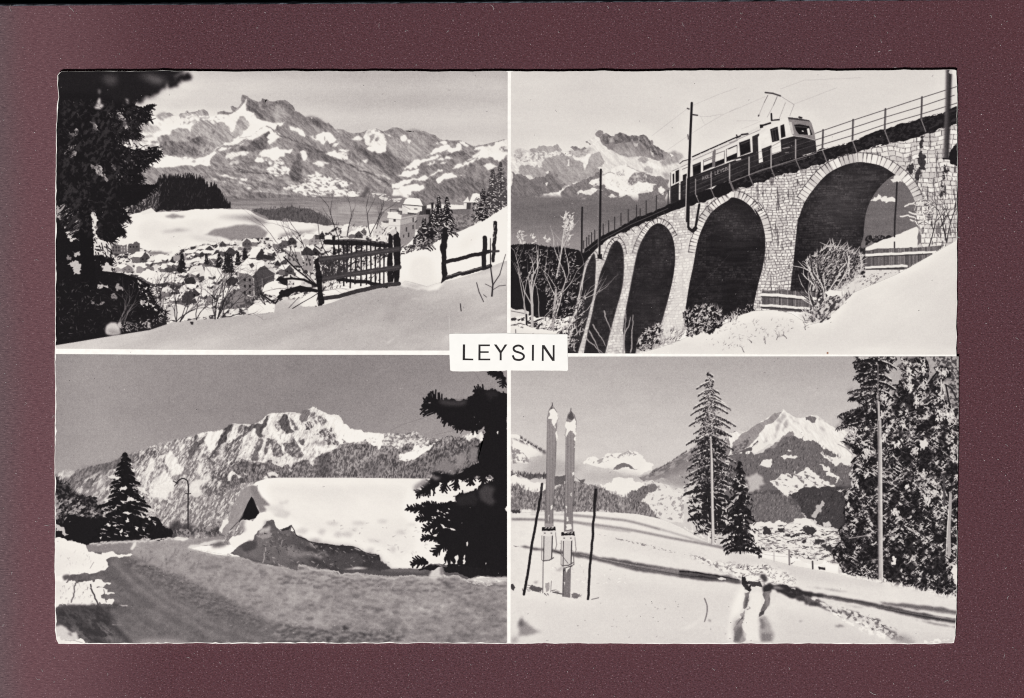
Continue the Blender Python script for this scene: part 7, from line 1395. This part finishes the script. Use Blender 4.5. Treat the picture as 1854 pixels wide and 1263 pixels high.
# caption block with its six capitals
cap = sheet('caption_block', np.array([(800+float(a.split(',')[0])/7.725, 560+float(a.split(',')[1])/7.725) for a in '105,345 125,338 500,336 900,332 1200,342 1755,347 1758,600 1766,835 1750,858 1640,852 1300,853 900,850 870,856 600,860 300,866 150,862 118,850 108,640'.split()]), Z1+.00004, WHITE, card, 'white caption block with black capitals at the crossing of the four views')
Zc = Z1+.000046
def letter(polys, label):
    bm = bmesh.new()
    for s in polys:
        p = np.array([[float(v) for v in t.split(',')] for t in s.split()]) if isinstance(s, str) else s
        vs = [bm.verts.new(W(800+x/7.725, 560+y/7.725, Zc)) for x, y in p]
        t = tessellate_polygon([[v.co for v in vs]])
        for a in t:
            try:
                f = bm.faces.new([vs[i] for i in a])
            except ValueError: continue
            f.normal_update()
            if f.normal.z < 0: f.normal_flip()
    me = bpy.data.meshes.new('letter'); bm.to_mesh(me); bm.free(); add_uv(me)
    return link('letter', me, INK, cap, label=label)
letter(['293,488 326,488 324,684 440,688 440,711 290,709'], 'black capital letter L')
letter(['512,489 672,489 672,513 541,513 541,584 655,584 655,607 541,607 541,687 677,687 677,711 510,711'], 'black capital letter E')
letter(['727,489 764,489 826,576 880,489 917,489 837,607 837,711 808,711 808,607'], 'black capital letter Y')
sp = smooth(np.array([(1137, 562), (1125, 528), (1085, 506), (1045, 508), (1008, 530), (1006, 562), (1030, 585), (1075, 600), (1120, 618), (1146, 645), (1140, 680), (1105, 702), (1062, 705), (1015, 690), (990, 640)]), 8)
d = np.gradient(sp, axis=0); nn = np.stack([d[:, 1], -d[:, 0]], 1)/np.hypot(d[:, 0], d[:, 1])[:, None]*14.5
letter([np.vstack([sp+nn, (sp-nn)[::-1]])], 'black capital letter S')
letter(['1260,494 1289,494 1287,716 1258,716'], 'black capital letter I')
letter(['1401,498 1436,498 1550,672 1550,498 1577,498 1577,719 1543,719 1425,545 1424,719 1397,719'], 'black capital letter N')

# ---------------------------------------------------------------- lint and dust lying on board and card
rr = np.random.default_rng(23)
V, F = [], []
def bit(x, y, z, pts, w):
    """a tiny flat-bottomed fibre through pts (frame units)"""
    n0 = len(V); pts = np.array(pts); d = np.gradient(pts, axis=0) if len(pts) > 1 else np.array([[1, 0]])
    for (a, c), t in zip(pts, d):
        n = np.array([-t[1], t[0]])/(np.hypot(*t)+1e-9)*w/2
        V.append(W(x+a+n[0], y+c+n[1], z)); V.append(W(x+a, y+c, z+w*U*.7)); V.append(W(x+a-n[0], y+c-n[1], z))
    for i in range(len(pts)-1):
        k = n0+3*i
        F.append((k, k+1, k+4, k+3)); F.append((k+1, k+2, k+5, k+4))
    F.append((n0, n0+2, n0+1)); k = n0+3*(len(pts)-1); F.append((k, k+1, k+2))
inside = lambda x, y: 98 < x < 1735 and 124 < y < 1168
n = 0
while n < 420:
    x, y = rr.random()*2100-120, rr.random()*1430-60
    if inside(x, y): continue
    if y < 14: continue
    n += 1
    if rr.random() < .86:
        a = rr.random()*6.3; l = .7+rr.random()*1.3
        bit(x, y, .00001, [(0, 0), (math.cos(a)*l, math.sin(a)*l)], .8+rr.random()*.9)
    else:
        a = rr.random()*6.3; p = [(0., 0.)]
        for k in range(5): a += rr.normal()*.5; p.append((p[-1][0]+math.cos(a)*(.8+rr.random()*1.1), p[-1][1]+math.sin(a)*(.8+rr.random()*1.1)))
        bit(x, y, .00001, p, .5+rr.random()*.3)
for x, y, s in ((20, 1035, '0,0 1,3 0,5'), (3, 1133, '0,1 4,-3'), (36, 1170, '0,0 1,-4'), (75, 1212, '0,0 2,4'), (5, 215, '0,0 1,3'), (890, 8, '0,0 3,4 4,9'), (1100, 10, '0,0 2,3 1,5'), (1590, 92, '0,0 4,0'), (125, 12, '0,0 5,4 8,8'), (18, 8, '0,0 -1,6 2,12'), (1824, 1085, '0,0 1,-4 3,-6'), (1575, 1252, '0,0 6,4 12,6'), (1710, 1235, '0,0 5,-3 8,-2'), (1820, 1030, '0,0 3,-3')):
    bit(x, y, .00001, [[float(v) for v in t.split(',')] for t in s.split()], .9)
for _ in range(90):                               # a few grains on the print itself
    x, y = 110+rr.random()*1610, 135+rr.random()*1020; a = rr.random()*6.3; l = .5+rr.random()
    bit(x, y, TH+.00007, [(0, 0), (math.cos(a)*l, math.sin(a)*l)], .6+rr.random()*.4)
me = bpy.data.meshes.new('dust'); me.from_pydata(V, [], F); me.update()
link('dust', me, DUST, kind='stuff', label='pale specks of dust and short lint scattered over the maroon board', category='dust')
